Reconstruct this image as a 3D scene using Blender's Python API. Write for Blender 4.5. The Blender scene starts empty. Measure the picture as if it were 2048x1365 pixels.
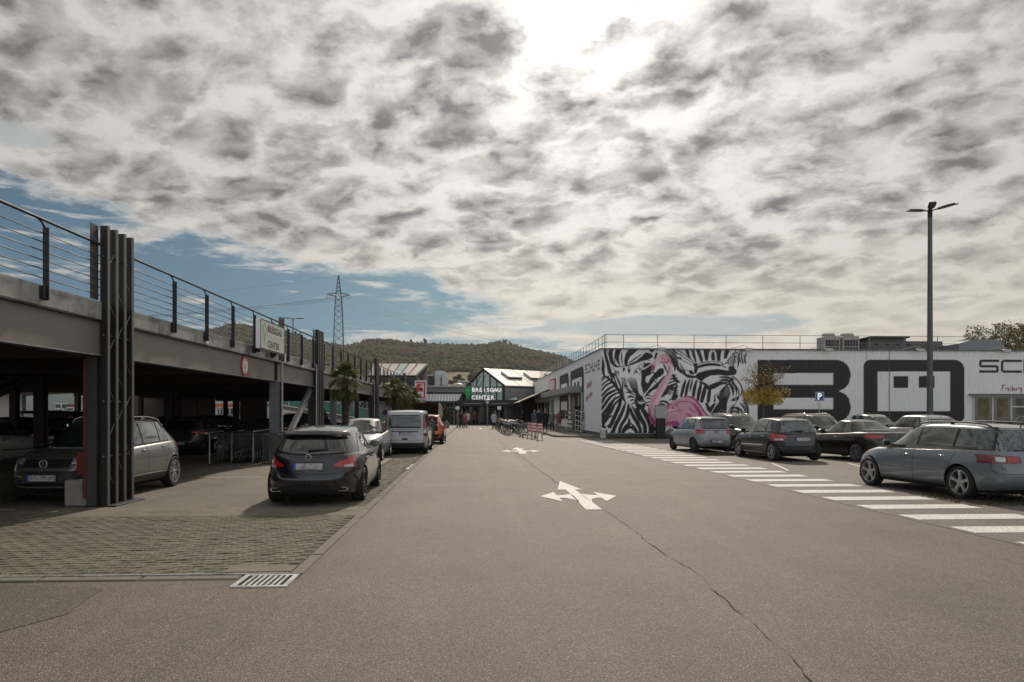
import bpy, bmesh, math, random
import numpy as np
from mathutils import Vector, Matrix
from mathutils.bvhtree import BVHTree
from mathutils import noise as mnoise

R = math.radians
SC = bpy.context.scene
COL = SC.collection
random.seed(7)
rng = np.random.default_rng(11)

# ------------------------------------------------------------------ camera
FOC, EYE, HOR = 1440.0, 1.72, 823.0           # focal length in photo pixels, eye height, horizon row
YAW = math.atan((1024 - 947) / FOC)
cam_data = bpy.data.cameras.new('camera')
cam = bpy.data.objects.new('camera', cam_data); COL.objects.link(cam)
cam_data.sensor_width = 36.0
cam_data.lens = 36.0 * FOC / 2048.0
cam_data.shift_y = (HOR - 682.5) / 2048.0
cam_data.clip_start = 0.1; cam_data.clip_end = 12000
cam.location = (0, 0, EYE); cam.rotation_euler = (R(90), 0, -YAW)
SC.camera = cam

# ------------------------------------------------------------------ sky and sun
SUN_AZ, SUN_EL = R(9.0), R(37.0)             # azimuth measured from +Y towards +X
SUN_DIR = Vector((math.sin(SUN_AZ) * math.cos(SUN_EL), math.cos(SUN_AZ) * math.cos(SUN_EL), math.sin(SUN_EL)))
world = bpy.data.worlds.new('World'); SC.world = world; world.use_nodes = True
WT = world.node_tree; WT.nodes.clear()

class NT:
    """small helper to write node trees"""
    def __init__(s, tree): s.t = tree
    def n(s, kind, ins=None, **props):
        nd = s.t.nodes.new(kind)
        for k, v in props.items(): setattr(nd, k, v)
        for k, v in (ins or {}).items():
            sock = nd.inputs[k]
            if isinstance(v, bpy.types.NodeSocket): s.t.links.new(v, sock)
            else: sock.default_value = v
        return nd
    def m(s, op, a, b=0.0, c=None, clamp=False):
        ins = {0: a, 1: b}
        if c is not None: ins[2] = c
        return s.n('ShaderNodeMath', ins, operation=op, use_clamp=clamp).outputs[0]
    def v(s, op, a, b=(0, 0, 0)):
        return s.n('ShaderNodeVectorMath', {0: a, 1: b}, operation=op).outputs[0]
    def sm(s, x, lo, hi, a=0.0, b=1.0):
        return s.n('ShaderNodeMapRange', {0: x, 1: lo, 2: hi, 3: a, 4: b}, interpolation_type='SMOOTHSTEP').outputs[0]
    def noise(s, vec, scale, detail=4, rough=.55, dist=0.0):
        return s.n('ShaderNodeTexNoise', {'Vector': vec, 'Scale': scale, 'Detail': detail, 'Roughness': rough, 'Distortion': dist}).outputs
    def mix(s, f, a, b, mode='MIX'):
        nd = s.t.nodes.new('ShaderNodeMix'); nd.data_type = 'RGBA'; nd.blend_type = mode
        for i, v in ((0, f), (6, a), (7, b)):
            if isinstance(v, bpy.types.NodeSocket): s.t.links.new(v, nd.inputs[i])
            else: nd.inputs[i].default_value = v if i == 0 else (tuple(v) + (1,))[:4]
        return nd.outputs[2]
    def comb(s, x, y, z):
        return s.n('ShaderNodeCombineXYZ', {0: x, 1: y, 2: z}).outputs[0]

def build_sky():
    g = NT(WT)
    sky = g.n('ShaderNodeTexSky', sky_type='NISHITA', sun_disc=False, sun_elevation=SUN_EL, sun_rotation=SUN_AZ,
              altitude=250.0, air_density=1.0, dust_density=1.2, ozone_density=2.0)
    D = g.n('ShaderNodeTexCoord').outputs['Generated']
    sp = g.n('ShaderNodeSeparateXYZ', {0: D}); x, y, z = sp.outputs
    zc = g.m('ADD', g.m('MAXIMUM', z, 0.0), 0.27)
    px, py = g.m('DIVIDE', x, zc), g.m('DIVIDE', y, zc)
    P = g.comb(px, py, 0.0)
    # rows of cloud run obliquely: stretch along a slanted axis
    ca, sa = math.cos(R(-34)), math.sin(R(-34))
    u = g.m('ADD', g.m('MULTIPLY', px, ca), g.m('MULTIPLY', py, sa))
    w = g.m('SUBTRACT', g.m('MULTIPLY', py, ca), g.m('MULTIPLY', px, sa))
    S = g.comb(g.m('MULTIPLY', u, 1.0), g.m('MULTIPLY', w, 1.35), 3.7)
    wob = g.noise(P, 4.4, 3, .5)[1]
    S = g.v('ADD', S, g.v('MULTIPLY', g.v('SUBTRACT', wob, (.5, .5, .5)), (.20, .20, .20)))
    n1 = g.noise(S, 6.2, 2.5, .45, .1)[0]
    n2 = g.noise(g.v('ADD', P, (4.1, 2.2, 0)), 2.4, 3, .5)[0]
    n3 = g.noise(S, 16.0, 6, .60, .15)[0]
    n4 = g.noise(g.v('ADD', S, (0, 0, 5.0)), 70.0, 5, .62, .1)[0]
    wob2 = g.noise(P, 13.0, 5, .6)[1]
    SV = g.v('ADD', S, g.v('MULTIPLY', g.v('SUBTRACT', wob2, (.5, .5, .5)), (.13, .13, 0)))
    vor = g.n('ShaderNodeTexVoronoi', {'Vector': SV, 'Scale': 7.4, 'Smoothness': .45, 'Randomness': 1.0}, feature='SMOOTH_F1', voronoi_dimensions='2D').outputs['Distance']
    vor = g.m('SUBTRACT', .62, vor)
    wob3 = g.noise(P, 9.0, 9, .62)[1]
    SE = g.v('ADD', S, g.v('MULTIPLY', g.v('SUBTRACT', wob3, (.5, .5, .5)), (.34, .34, 0)))
    rim = g.n('ShaderNodeTexVoronoi', {'Vector': SE, 'Scale': 5.2, 'Randomness': 1.0}, feature='DISTANCE_TO_EDGE', voronoi_dimensions='2D').outputs['Distance']
    rim = g.m('MULTIPLY', g.sm(rim, .0, .30, -1.0, 1.0), .062)
    d = g.m('ADD', g.m('MULTIPLY', n1, .30), g.m('MULTIPLY', n2, .30))
    d = g.m('ADD', d, g.m('MULTIPLY', n3, .26))
    d = g.m('ADD', d, g.m('MULTIPLY', vor, .34))
    d = g.m('ADD', d, rim)
    d = g.m('ADD', d, g.m('MULTIPLY', g.m('SUBTRACT', g.noise(S, 34.0, 6, .65, .1)[0], .5), .16))
    d = g.m('ADD', d, g.m('MULTIPLY', n4, .05))                    # about .585 on average
    # --- where the layer opens
    ta = g.m('DIVIDE', x, g.m('MAXIMUM', y, .05))
    front = g.sm(y, 0.0, .3)
    hn = g.noise(g.comb(g.m('MULTIPLY', ta, 1.0), g.m('MULTIPLY', z, 3.2), 1.0), 5.0, 9, .68)[0]
    hs = g.m('MULTIPLY', g.m('SUBTRACT', hn, .5), 5.0)
    def hole(a, b, ra, rb, amt=1.0):
        e1 = g.m('DIVIDE', g.m('SUBTRACT', ta, a), ra); e2 = g.m('DIVIDE', g.m('SUBTRACT', z, b), rb)
        q = g.m('ADD', g.m('MULTIPLY', e1, e1), g.m('MULTIPLY', e2, e2))
        q = g.m('ADD', q, hs)
        return g.m('MULTIPLY', g.sm(q, .55, 1.5, 1.0, 0.0), amt)
    H = g.m('MAXIMUM', hole(-.36, .150, .20, .070), hole(-.66, .170, .24, .085))
    H = g.m('MAXIMUM', H, hole(-.19, .125, .19, .060))
    H = g.m('MAXIMUM', H, hole(-.04, .075, .28, .032, .95))
    H = g.m('MAXIMUM', H, hole(-.67, .30, .10, .018, .35))
    H = g.m('MAXIMUM', H, hole(.26, .115, .22, .014, .6))
    H = g.m('MAXIMUM', H, g.m('MULTIPLY', g.sm(z, .0, .085, 1.0, 0.0), .80))
    H = g.m('MULTIPLY', H, front)
    # thin streaks of cloud inside the openings
    st = g.noise(g.comb(g.m('MULTIPLY', ta, 5.0), g.m('MULTIPLY', z, 46.0), 9.0), 1.3, 6, .6, .5)[0]
    streak = g.sm(st, .54, .70)
    cover = g.m('SUBTRACT', 1.0, g.m('MULTIPLY', H, g.m('SUBTRACT', 1.0, g.m('MULTIPLY', streak, .92))), clamp=True)
    small = g.sm(d, .34, .45)                                      # a few small gaps elsewhere
    cover = g.m('MULTIPLY', cover, g.m('ADD', g.m('MULTIPLY', small, .14), .86))
    # --- brightness of the cloud
    d = g.m('ADD', d, g.m('MULTIPLY', g.m('SUBTRACT', g.noise(g.v('ADD', P, (9, 3, 2)), 1.0, 2, .5)[0], .5), .13))
    thick = g.n('ShaderNodeMapRange', {0: d, 1: .35, 2: .72, 3: 0.0, 4: 1.0}).outputs[0]
    thick = g.m('MULTIPLY', thick, g.sm(H, .0, .5, 1.0, .15))
    thick = g.m('MULTIPLY', thick, g.sm(z, .06, .26, .30, 1.0))
    cl = g.mix(thick, (.93, .90, .845), (.215, .212, .212))
    fine = g.noise(S, 34.0, 7, .62)[0]
    cl = g.mix(.24, cl, g.mix(fine, (.62, .61, .60), (1.3, 1.3, 1.3)), 'MULTIPLY')
    sd = g.n('ShaderNodeVectorMath', {0: D, 1: tuple(SUN_DIR)}, operation='DOT_PRODUCT').outputs['Value']
    gd = Vector((math.sin(R(9.2)) * math.cos(R(29)), math.cos(R(9.2)) * math.cos(R(29)), math.sin(R(29))))
    sd2 = g.n('ShaderNodeVectorMath', {0: D, 1: tuple(gd)}, operation='DOT_PRODUCT').outputs['Value']
    sd2 = g.m('MAXIMUM', sd2, 0.0)
    broad = g.m('POWER', sd2, 9.0); tight = g.m('POWER', sd2, 420.0)
    gl = g.m('ADD', g.m('ADD', g.m('MULTIPLY', broad, .34), .60), g.sm(y, -.35, .25, .40, 0.0))  # clouds behind the camera lifted here, cooled below, to light the facades
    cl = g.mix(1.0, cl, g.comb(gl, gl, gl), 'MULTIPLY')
    cl = g.mix(g.sm(y, -.3, .3, 1.0, 0.0), cl, g.mix(1.0, cl, (.93, .98, 1.06), 'MULTIPLY'))
    trans = g.m('SUBTRACT', 1.25, thick)
    add = g.m('MULTIPLY', g.m('MULTIPLY', tight, trans), 1.1)
    add = g.m('ADD', add, g.m('MULTIPLY', g.m('MULTIPLY', g.m('POWER', sd2, 30.0), trans), .20))
    cl = g.mix(1.0, cl, g.comb(add, g.m('MULTIPLY', add, .97), g.m('MULTIPLY', add, .90)), 'ADD')
    cl = g.mix(g.m('MULTIPLY', g.sm(z, .02, .30, 1.0, 0.0), front), cl, g.mix(1.0, cl, (1.06, 1.0, .90), 'MULTIPLY'))
    cl = g.mix(1.0, cl, (10, 10, 10), 'MULTIPLY')
    lift = g.n('ShaderNodeVectorMath', {0: D, 1: (0, 0, .16)}, operation='ADD').outputs[0]
    g.t.links.new(g.v('NORMALIZE', lift), sky.inputs['Vector']) if 'Vector' in sky.inputs else None
    blue = g.mix(1.0, sky.outputs[0], (.240, .345, .345), 'MULTIPLY')
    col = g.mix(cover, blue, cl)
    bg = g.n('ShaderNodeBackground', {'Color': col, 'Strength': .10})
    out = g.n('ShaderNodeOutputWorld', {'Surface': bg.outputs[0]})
build_sky()
world.cycles.sampling_method = 'MANUAL'; world.cycles.sample_map_resolution = 1024

sun_data = bpy.data.lights.new('sun', 'SUN'); sun_data.energy = 2.6; sun_data.angle = R(2.0); sun_data.color = (1.0, .88, .72)
sun = bpy.data.objects.new('sun', sun_data); COL.objects.link(sun)
sun.rotation_euler = (-SUN_DIR).to_track_quat('-Z', 'Y').to_euler(); sun.location = (0, 0, 60)
SC.view_settings.view_transform = 'Standard'; SC.view_settings.look = 'None'
SC.view_settings.gamma = 1.0; SC.view_settings.exposure = 0.18; SC.view_settings.use_curve_mapping = False
SC.cycles.use_denoising = True
SC.cycles.max_bounces = 6; SC.cycles.diffuse_bounces = 3; SC.cycles.glossy_bounces = 3
SC.cycles.transmission_bounces = 6; SC.cycles.transparent_max_bounces = 8

# ------------------------------------------------------------------ photo measurements -> places in the world
SY, CY = math.sin(YAW), math.cos(YAW)
def ray(px, py=HOR):
    a = (px - 1024) / FOC
    return CY * a + SY, -SY * a + CY, (HOR - py) / FOC
def G(px, py, z=0.0):
    x, y, zz = ray(px, py); k = (z - EYE) / zz
    return x * k, y * k
def at_y(px, Y, py=HOR):
    x, y, zz = ray(px, py); k = Y / y
    return x * k, EYE + zz * k
def at_x(px, X, py=HOR):
    x, y, zz = ray(px, py); k = X / x
    return y * k, EYE + zz * k

# ------------------------------------------------------------------ materials
def newmat(name):
    m = bpy.data.materials.new(name); m.use_nodes = True
    t = m.node_tree
    return m, NT(t), t.nodes['Principled BSDF']
def lk(g, a, bsdf, name):
    g.t.links.new(a, bsdf.inputs[name])
def bump(g, b, h, strength=.3, dist=.01):
    bn = g.n('ShaderNodeBump', {'Height': h, 'Strength': strength, 'Distance': dist})
    g.t.links.new(bn.outputs[0], b.inputs['Normal'])
MATS = {}
def plain(name, col, rough=.5, metal=0.0, var=.12, scale=6.0, coat=0.0, spec=.5, bmp=0.0, bscale=40.0, grime=None, emit=0.0, alpha=None, trans=0.0, ior=1.45):
    """a surface of one colour with uneven tone, wear and fine relief"""
    if name in MATS: return MATS[name]
    m, g, b = newmat(name)
    oc = g.n('ShaderNodeTexCoord').outputs['Object']
    n = g.noise(oc, scale, 6, .6)[0]
    f = g.n('ShaderNodeMapRange', {0: n, 1: .3, 2: .7, 3: 1 - var, 4: 1 + var}).outputs[0]
    c = g.mix(1.0, col, g.comb(f, f, f), 'MULTIPLY')
    if grime:
        n2 = g.noise(oc, grime[1], 8, .65)[0]
        c = g.mix(g.sm(n2, grime[2], grime[2] + .15), c, grime[0])
    lk(g, c, b, 'Base Color')
    rr = g.n('ShaderNodeMapRange', {0: n, 1: .3, 2: .7, 3: max(rough - .08, 0.0), 4: min(rough + .08, 1)}).outputs[0]
    lk(g, rr, b, 'Roughness')
    b.inputs['Metallic'].default_value = metal
    b.inputs['Specular IOR Level'].default_value = spec
    b.inputs['Coat Weight'].default_value = coat; b.inputs['Coat Roughness'].default_value = .04
    b.inputs['Transmission Weight'].default_value = trans; b.inputs['IOR'].default_value = ior
    if bmp: bump(g, b, g.noise(oc, bscale, 5, .6)[0], bmp, .01)
    if emit:
        b.inputs['Emission Color'].default_value = tuple(col) + (1,); b.inputs['Emission Strength'].default_value = emit
    MATS[name] = m
    return m

def asphalt(name, c1, c2, c3, tint=(1, 1, 1), moss=0.0, patchy=.2):
    m, g, b = newmat(name)
    P = g.n('ShaderNodeNewGeometry').outputs['Position']
    v = g.n('ShaderNodeTexVoronoi', {'Vector': P, 'Scale': 150.0, 'Randomness': 1.0}, feature='F1')
    cr = g.n('ShaderNodeValToRGB', {0: g.n('ShaderNodeSeparateXYZ', {0: v.outputs['Color']}).outputs[0]})
    e = cr.color_ramp.elements
    e[0].position = .0; e[0].color = (*c1, 1); e[1].position = .55; e[1].color = (*c2, 1)
    k = e.new(.90); k.color = (*c3, 1)
    k = e.new(.97); k.color = (min(c3[0] * 1.7, 1), min(c3[1] * 1.68, 1), min(c3[2] * 1.62, 1), 1)
    n0 = g.noise(P, 260, 3, .7)[0]
    c = g.mix(.26, cr.outputs[0], g.mix(n0, (.25, .25, .25), (1.9, 1.9, 1.9)), 'MULTIPLY')
    n1 = g.noise(P, .55, 7, .6)[0]; n2 = g.noise(P, 5.0, 5, .6)[0]
    f = g.m('ADD', g.m('MULTIPLY', g.m('SUBTRACT', n1, .5), patchy * 3), g.m('MULTIPLY', g.m('SUBTRACT', n2, .5), patchy * 1.2))
    f = g.m('ADD', f, 1.0)
    c = g.mix(1.0, c, g.comb(f, f, f), 'MULTIPLY')
    # slightly worn wheel tracks along the carriageway
    x = g.n('ShaderNodeSeparateXYZ', {0: P}).outputs[0]
    y = g.n('ShaderNodeSeparateXYZ', {0: P}).outputs[1]
    tr = g.noise(g.comb(g.m('MULTIPLY', x, 1.6), g.m('MULTIPLY', y, .06), 0.0), 1.0, 4, .6)[0]
    tf = g.m('ADD', .70, g.m('MULTIPLY', tr, .60)); c = g.mix(1.0, c, g.comb(tf, tf, tf), 'MULTIPLY')
    oil = g.noise(P, .9, 3, .5)[0]; oil2 = g.noise(P, 9.0, 5, .7)[0]
    of = g.m('MULTIPLY', g.sm(oil, .60, .72), g.sm(oil2, .45, .65)); c = g.mix(g.m('MULTIPLY', of, .45), c, (.03, .027, .024))
    c = g.mix(1.0, c, tint, 'MULTIPLY')
    if moss:
        nm = g.noise(P, 1.4, 8, .7)[0]
        c = g.mix(g.m('MULTIPLY', g.sm(nm, .44, .66), moss), c, (.085, .082, .038))
    lk(g, c, b, 'Base Color')
    b.inputs['Roughness'].default_value = .74; b.inputs['Specular IOR Level'].default_value = .5
    bump(g, b, g.m('ADD', v.outputs['Distance'], g.m('MULTIPLY', n0, .3)), .5, .006)
    return m

def corrugated(name, attr, rough=.5):
    """painted steel sheet: paint from the mesh's colour attribute, rain streaks"""
    m, g, b = newmat(name)
    a = g.n('ShaderNodeVertexColor', layer_name=attr).outputs[0]
    P = g.n('ShaderNodeTexCoord').outputs['Object']
    sp = g.n('ShaderNodeSeparateXYZ', {0: P}).outputs
    sv = g.comb(g.m('MULTIPLY', sp[0], 9.0), g.m('MULTIPLY', sp[1], 9.0), g.m('MULTIPLY', sp[2], .6))
    n = g.noise(sv, 1.0, 6, .65)[0]; n2 = g.noise(P, .8, 5, .6)[0]
    f = g.m('ADD', .80, g.m('ADD', g.m('MULTIPLY', n, .28), g.m('MULTIPLY', n2, .14)))
    c = g.mix(1.0, a, g.comb(f, f, g.m('MULTIPLY', f, .985)), 'MULTIPLY')
    top = g.sm(sp[2], 5.25, 5.72, 0.0, 1.0)
    c = g.mix(g.m('MULTIPLY', g.m('MULTIPLY', top, g.sm(n, .45, .66)), .5), c, (.20, .19, .18))
    lk(g, c, b, 'Base Color'); b.inputs['Roughness'].default_value = rough
    return m

# ------------------------------------------------------------------ mesh builder
class MB:
    def __init__(s): s.v = []; s.f = []; s.m = []; s.mi = 0
    def add(s, vs, fs):
        o = len(s.v); s.v += [tuple(p) for p in vs]
        for f in fs: s.f.append([o + i for i in f]); s.m.append(s.mi)
        return s
    def box(s, x0, x1, y0, y1, z0, z1):
        vs = [(x, y, z) for z in (z0, z1) for y in (y0, y1) for x in (x0, x1)]
        return s.add(vs, [(0, 2, 3, 1), (4, 5, 7, 6), (0, 1, 5, 4), (2, 6, 7, 3), (0, 4, 6, 2), (1, 3, 7, 5)])
    def cbox(s, x0, x1, y0, y1, z0, z1, c=.01):
        """box with chamfered edges"""
        bm = bmesh.new(); bmesh.ops.create_cube(bm, size=1)
        for v in bm.verts: v.co = Vector(((x0 + x1) / 2 + v.co.x * (x1 - x0), (y0 + y1) / 2 + v.co.y * (y1 - y0), (z0 + z1) / 2 + v.co.z * (z1 - z0)))
        bmesh.ops.bevel(bm, geom=list(bm.edges), offset=c, segments=1, affect='EDGES', profile=.5)
        bm.verts.index_update()
        s.add([v.co for v in bm.verts], [[v.index for v in f.verts] for f in bm.faces]); bm.free()
        return s
    def obox(s, c, ax, ay, az):
        """box about c with half axes"""
        c, ax, ay, az = map(Vector, (c, ax, ay, az))
        vs = [c + ax * i + ay * j + az * k for k in (-1, 1) for j in (-1, 1) for i in (-1, 1)]
        return s.add(vs, [(0, 2, 3, 1), (4, 5, 7, 6), (0, 1, 5, 4), (2, 6, 7, 3), (0, 4, 6, 2), (1, 3, 7, 5)])
    def tube(s, pts, r, n=8, cap=True):
        pts = [Vector(p) for p in pts]; rs = r if isinstance(r, (list, tuple)) else [r] * len(pts)
        rings = []; up = None
        for i, p in enumerate(pts):
            d = (pts[min(i + 1, len(pts) - 1)] - pts[max(i - 1, 0)]).normalized()
            if up is None or abs(up.dot(d)) > .98: up = Vector((0, 0, 1)) if abs(d.z) < .9 else Vector((1, 0, 0))
            a = d.cross(up).normalized(); b_ = a.cross(d).normalized(); up = b_
            rings.append([p + (a * math.cos(t) + b_ * math.sin(t)) * rs[i] for t in [2 * math.pi * k / n for k in range(n)]])
        vs = [v for r_ in rings for v in r_]; fs = []
        for i in range(len(pts) - 1):
            for k in range(n):
                a, b_ = i * n + k, i * n + (k + 1) % n
                fs.append((a, b_, b_ + n, a + n))
        if cap: fs.append(tuple(range(n))[::-1]); fs.append(tuple((len(pts) - 1) * n + k for k in range(n)))
        return s.add(vs, fs)
    def lathe(s, prof, n=16, c=(0, 0, 0), axis='z', closed=False):
        """prof: (radius, height) pairs"""
        vs = []
        for (r, h) in prof:
            for k in range(n):
                t = 2 * math.pi * k / n; a, b_ = r * math.cos(t), r * math.sin(t)
                p = (a, b_, h) if axis == 'z' else ((a, h, b_) if axis == 'y' else (h, a, b_))
                vs.append((c[0] + p[0], c[1] + p[1], c[2] + p[2]))
        fs = []; m = len(prof)
        for i in range(m - 1 + (1 if closed else 0)):
            for k in range(n):
                a, b_ = i * n + k, i * n + (k + 1) % n; j = ((i + 1) % m) * n
                fs.append((a, b_, j + (k + 1) % n, j + k))
        return s.add(vs, fs)
    def prism(s, poly, base, ex):
        """flat polygon of 3-D points extruded by the vector ex"""
        ex = Vector(ex); n = len(poly); vs = [Vector(p) for p in poly]; vs = vs + [p + ex for p in vs]
        fs = [tuple(range(n))[::-1], tuple(range(n, 2 * n))] + [(i, (i + 1) % n, (i + 1) % n + n, i + n) for i in range(n)]
        return s.add(vs, fs)
    def sheet(s, poly):
        return s.add(poly, [tuple(range(len(poly)))])
    def mesh(s, name, mats, smooth=False):
        me = bpy.data.meshes.new(name)
        me.from_pydata(s.v, [], s.f)
        mats = mats if isinstance(mats, (list, tuple)) else [mats]
        for m in mats: me.materials.append(m)
        if len(mats) > 1: me.polygons.foreach_set('material_index', s.m)
        if smooth:
            me.polygons.foreach_set('use_smooth', [True] * len(me.polygons))
            me.set_sharp_from_angle(angle=R(smooth if smooth is not True else 40))
        me.validate(); me.update()
        return me
    def build(s, name, mats, parent=None, smooth=False, loc=None, fix=True):
        me = s.mesh(name, mats, smooth)
        if fix:
            bm = bmesh.new(); bm.from_mesh(me); bmesh.ops.recalc_face_normals(bm, faces=bm.faces); bm.to_mesh(me); bm.free()
        return link(name, me, parent, loc)

def link(name, me, parent=None, loc=None, rz=None):
    o = bpy.data.objects.new(name, me); COL.objects.link(o)
    if parent is not None: o.parent = parent
    if loc is not None: o.location = loc
    if rz is not None: o.rotation_euler = (0, 0, rz)
    return o
def tag(o, label=None, cat=None, group=None, kind=None):
    if label: o['label'] = label
    if cat: o['category'] = cat
    if group: o['group'] = group
    if kind: o['kind'] = kind
    return o
def thing(name, label, cat, loc=(0, 0, 0), rz=0.0, group=None, kind=None):
    o = bpy.data.objects.new(name, None); COL.objects.link(o)
    o.location = loc; o.rotation_euler = (0, 0, rz); o.empty_display_size = .2
    return tag(o, label, cat, group, kind)
def dup(o, parent=None, loc=None, rz=None, label=None):
    """a copy of a thing with its parts and sub-parts; mesh data shared"""
    c = o.copy(); COL.objects.link(c)
    if parent is not None: c.parent = parent
    if loc is not None: c.location = loc
    if rz is not None: c.rotation_euler = (0, 0, rz)
    if label: c['label'] = label
    for ch in list(o.children): dup(ch, c)
    return c
def text_mesh(txt, size, depth=.01, bold=0.0, spacing=1.0, shear=0.0, align='LEFT'):
    cu = bpy.data.curves.new('lettering', 'FONT'); cu.body = txt; cu.size = size; cu.extrude = depth / 2
    cu.offset = bold; cu.space_character = spacing; cu.shear = shear; cu.align_x = align; cu.resolution_u = 3
    ob = bpy.data.objects.new('lettering', cu); COL.objects.link(ob)
    me = bpy.data.meshes.new_from_object(ob.evaluated_get(bpy.context.evaluated_depsgraph_get()))
    bpy.data.objects.remove(ob); return me
def put_text(name, txt, size, mat, parent, origin, xdir, updir=(0, 0, 1), **k):
    me = text_mesh(txt, size, **k); me.materials.clear(); me.materials.append(mat)
    o = link(name, me, parent)
    x = Vector(xdir).normalized(); u = Vector(updir).normalized(); nrm = x.cross(u)
    o.matrix_local = Matrix(((x.x, u.x, nrm.x, origin[0]), (x.y, u.y, nrm.y, origin[1]), (x.z, u.z, nrm.z, origin[2]), (0, 0, 0, 1)))
    return o
def stroke_poly(pts, w):
    """ribbon outline around a poly-line (2-D); w one width or one per point"""
    P = [Vector(p) for p in pts]; n = len(P); ws = w if isinstance(w, (list, tuple)) else [w] * n
    L, Rr = [], []
    for i in range(n):
        d = (P[min(i + 1, n - 1)] - P[max(i - 1, 0)])
        d = d.normalized() if d.length > 0 else Vector((1, 0)); nn = Vector((-d.y, d.x))
        L.append(P[i] + nn * ws[i] / 2); Rr.append(P[i] - nn * ws[i] / 2)
    return [tuple(p) for p in L] + [tuple(p) for p in reversed(Rr)]

# paint used all over
M_steel = plain('dark_steel', (.015, .0145, .016), .6, .0, .25, 3.0, bmp=.1)
M_steel_edge = plain('lit_steel_edge', (.15, .145, .135), .5, .4, .2, 5.0)  # paler copy of the steel, painting the light on the fin edges
M_galv = plain('galvanised_steel', (.30, .31, .32), .42, .75, .25, 9.0)
M_girder = plain('girder_paint', (.190, .172, .148), .55, .0, .12, 1.0, grime=((.13, .115, .098), .8, .60))
M_conc = plain('concrete_edge', (.30, .30, .28), .85, 0, .25, 2.2, bmp=.25, grime=((.12, .12, .11), 1.6, .52))
M_concblock = plain('concrete_block', (.30, .275, .25), .9, 0, .2, 5.0, bmp=.35, grime=((.15, .13, .11), 3.0, .6))
M_black = plain('black_plastic', (.014, .014, .015), .45, 0, .15, 8.0)
M_rubber = plain('tyre_rubber', (.018, .018, .018), .8, 0, .2, 20.0, bmp=.2)
M_white = plain('white_paint', (.72, .72, .70), .5, 0, .06, 4.0)
M_chrome = plain('chrome_trim', (.62, .62, .62), .16, 1.0, .05)
M_glass_dark = plain('tinted_glass', (.012, .016, .016), .04, 0, .05, spec=.9, coat=.6)
M_mark = plain('road_marking_paint', (.66, .65, .61), .7, 0, .12, 3.5, bmp=.3, bscale=180, grime=((.165, .150, .130), 26.0, .515))

# ------------------------------------------------------------------ ground, carriageway, paving, markings
M_road = asphalt('asphalt_road', (.042, .033, .024), (.092, .075, .056), (.185, .155, .121), patchy=.26)
M_lot = asphalt('asphalt_car_park', (.048, .042, .036), (.112, .098, .083), (.22, .197, .170), patchy=.22, moss=.18)
M_bay = asphalt('asphalt_bay', (.052, .046, .034), (.118, .106, .078), (.20, .18, .135), patchy=.3, moss=.5)
M_patch = asphalt('asphalt_old_patch', (.030, .023, .018), (.070, .055, .043), (.155, .130, .105), patchy=.2)
M_path = asphalt('asphalt_walkway', (.050, .045, .040), (.105, .094, .083), (.19, .17, .15), patchy=.15)
M_strip = plain('concrete_strip', (.175, .155, .118), .9, 0, .25, 2.5, bmp=.3, bscale=90, grime=((.115, .105, .06), 1.8, .50))
M_kerb = plain('kerb_stone', (.175, .155, .125), .88, 0, .22, 4.0, bmp=.35, bscale=70, grime=((.085, .08, .045), 4.0, .54))
M_gap = plain('joint_soil', (.070, .063, .040), .95, 0, .3, 12)

def ground_sheet(name, poly, z, mat):
    # a sheet cut into cells so that it never reads as one flat facet
    o = MB().sheet([(x, y, z) for x, y in poly]).build(name, mat)
    return tag(o, kind='structure')
g0 = plain('far_ground', (.10, .105, .06), .95, 0, .3, .02)
ground_sheet('ground', [(-3500, -40), (3500, -40), (3500, 4500), (-3500, 4500)], -.05, g0)
ground_sheet('car_park_surface', [(-90, -20), (90, -20), (90, 150), (-90, 150)], -.012, M_lot)
KX = -1.80                                           # line of the flush kerb
ground_sheet('road', [(KX, -8), (9.0, -8), (8.6, 8.5), (4.9, 41), (4.9, 92), (KX, 92)], -.004, M_road)
ground_sheet('road_forecourt', [(-16, -8), (KX - .004, -8), (KX - .004, 7.50), (-16, 7.50)], -.006, M_road)
ground_sheet('old_asphalt_patch', [(-12, 3.2), (-3.95, 5.3), (-3.45, 6.3), (-3.6, 7.2), (-4.7, 7.45), (-12, 7.45)], -.001, M_patch)
ground_sheet('forecourt_plaza', [(KX - 6, 92.05), (60, 92.05), (60, 140), (KX - 6, 140)], .0, M_lot)
ground_sheet('bay_surface', [(-26, 13.25), (KX - .14, 13.25), (KX - .14, 68), (-26, 68)], -.006, M_bay)
ground_sheet('concrete_strip', [(-26, 12.12), (KX - .14, 12.12), (KX - .14, 13.24), (-26, 13.24)], -.003, M_strip)
# the walkway under the crossing bars, a little darker, beside the carriageway
def edge(t):                                          # left edge of the bars: two photo points on the ground
    (xa, ya), (xb, yb) = G(2000, 1078), G(1170, 885)
    return xa + (xb - xa) * (t - ya) / (yb - ya)
ground_sheet('walkway', [(edge(6) - .10, 6), (edge(6) + 2.35, 6), (edge(41.5) + 2.35, 41.5), (edge(41.5) - .10, 41.5)], .0005, M_path)

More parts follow.
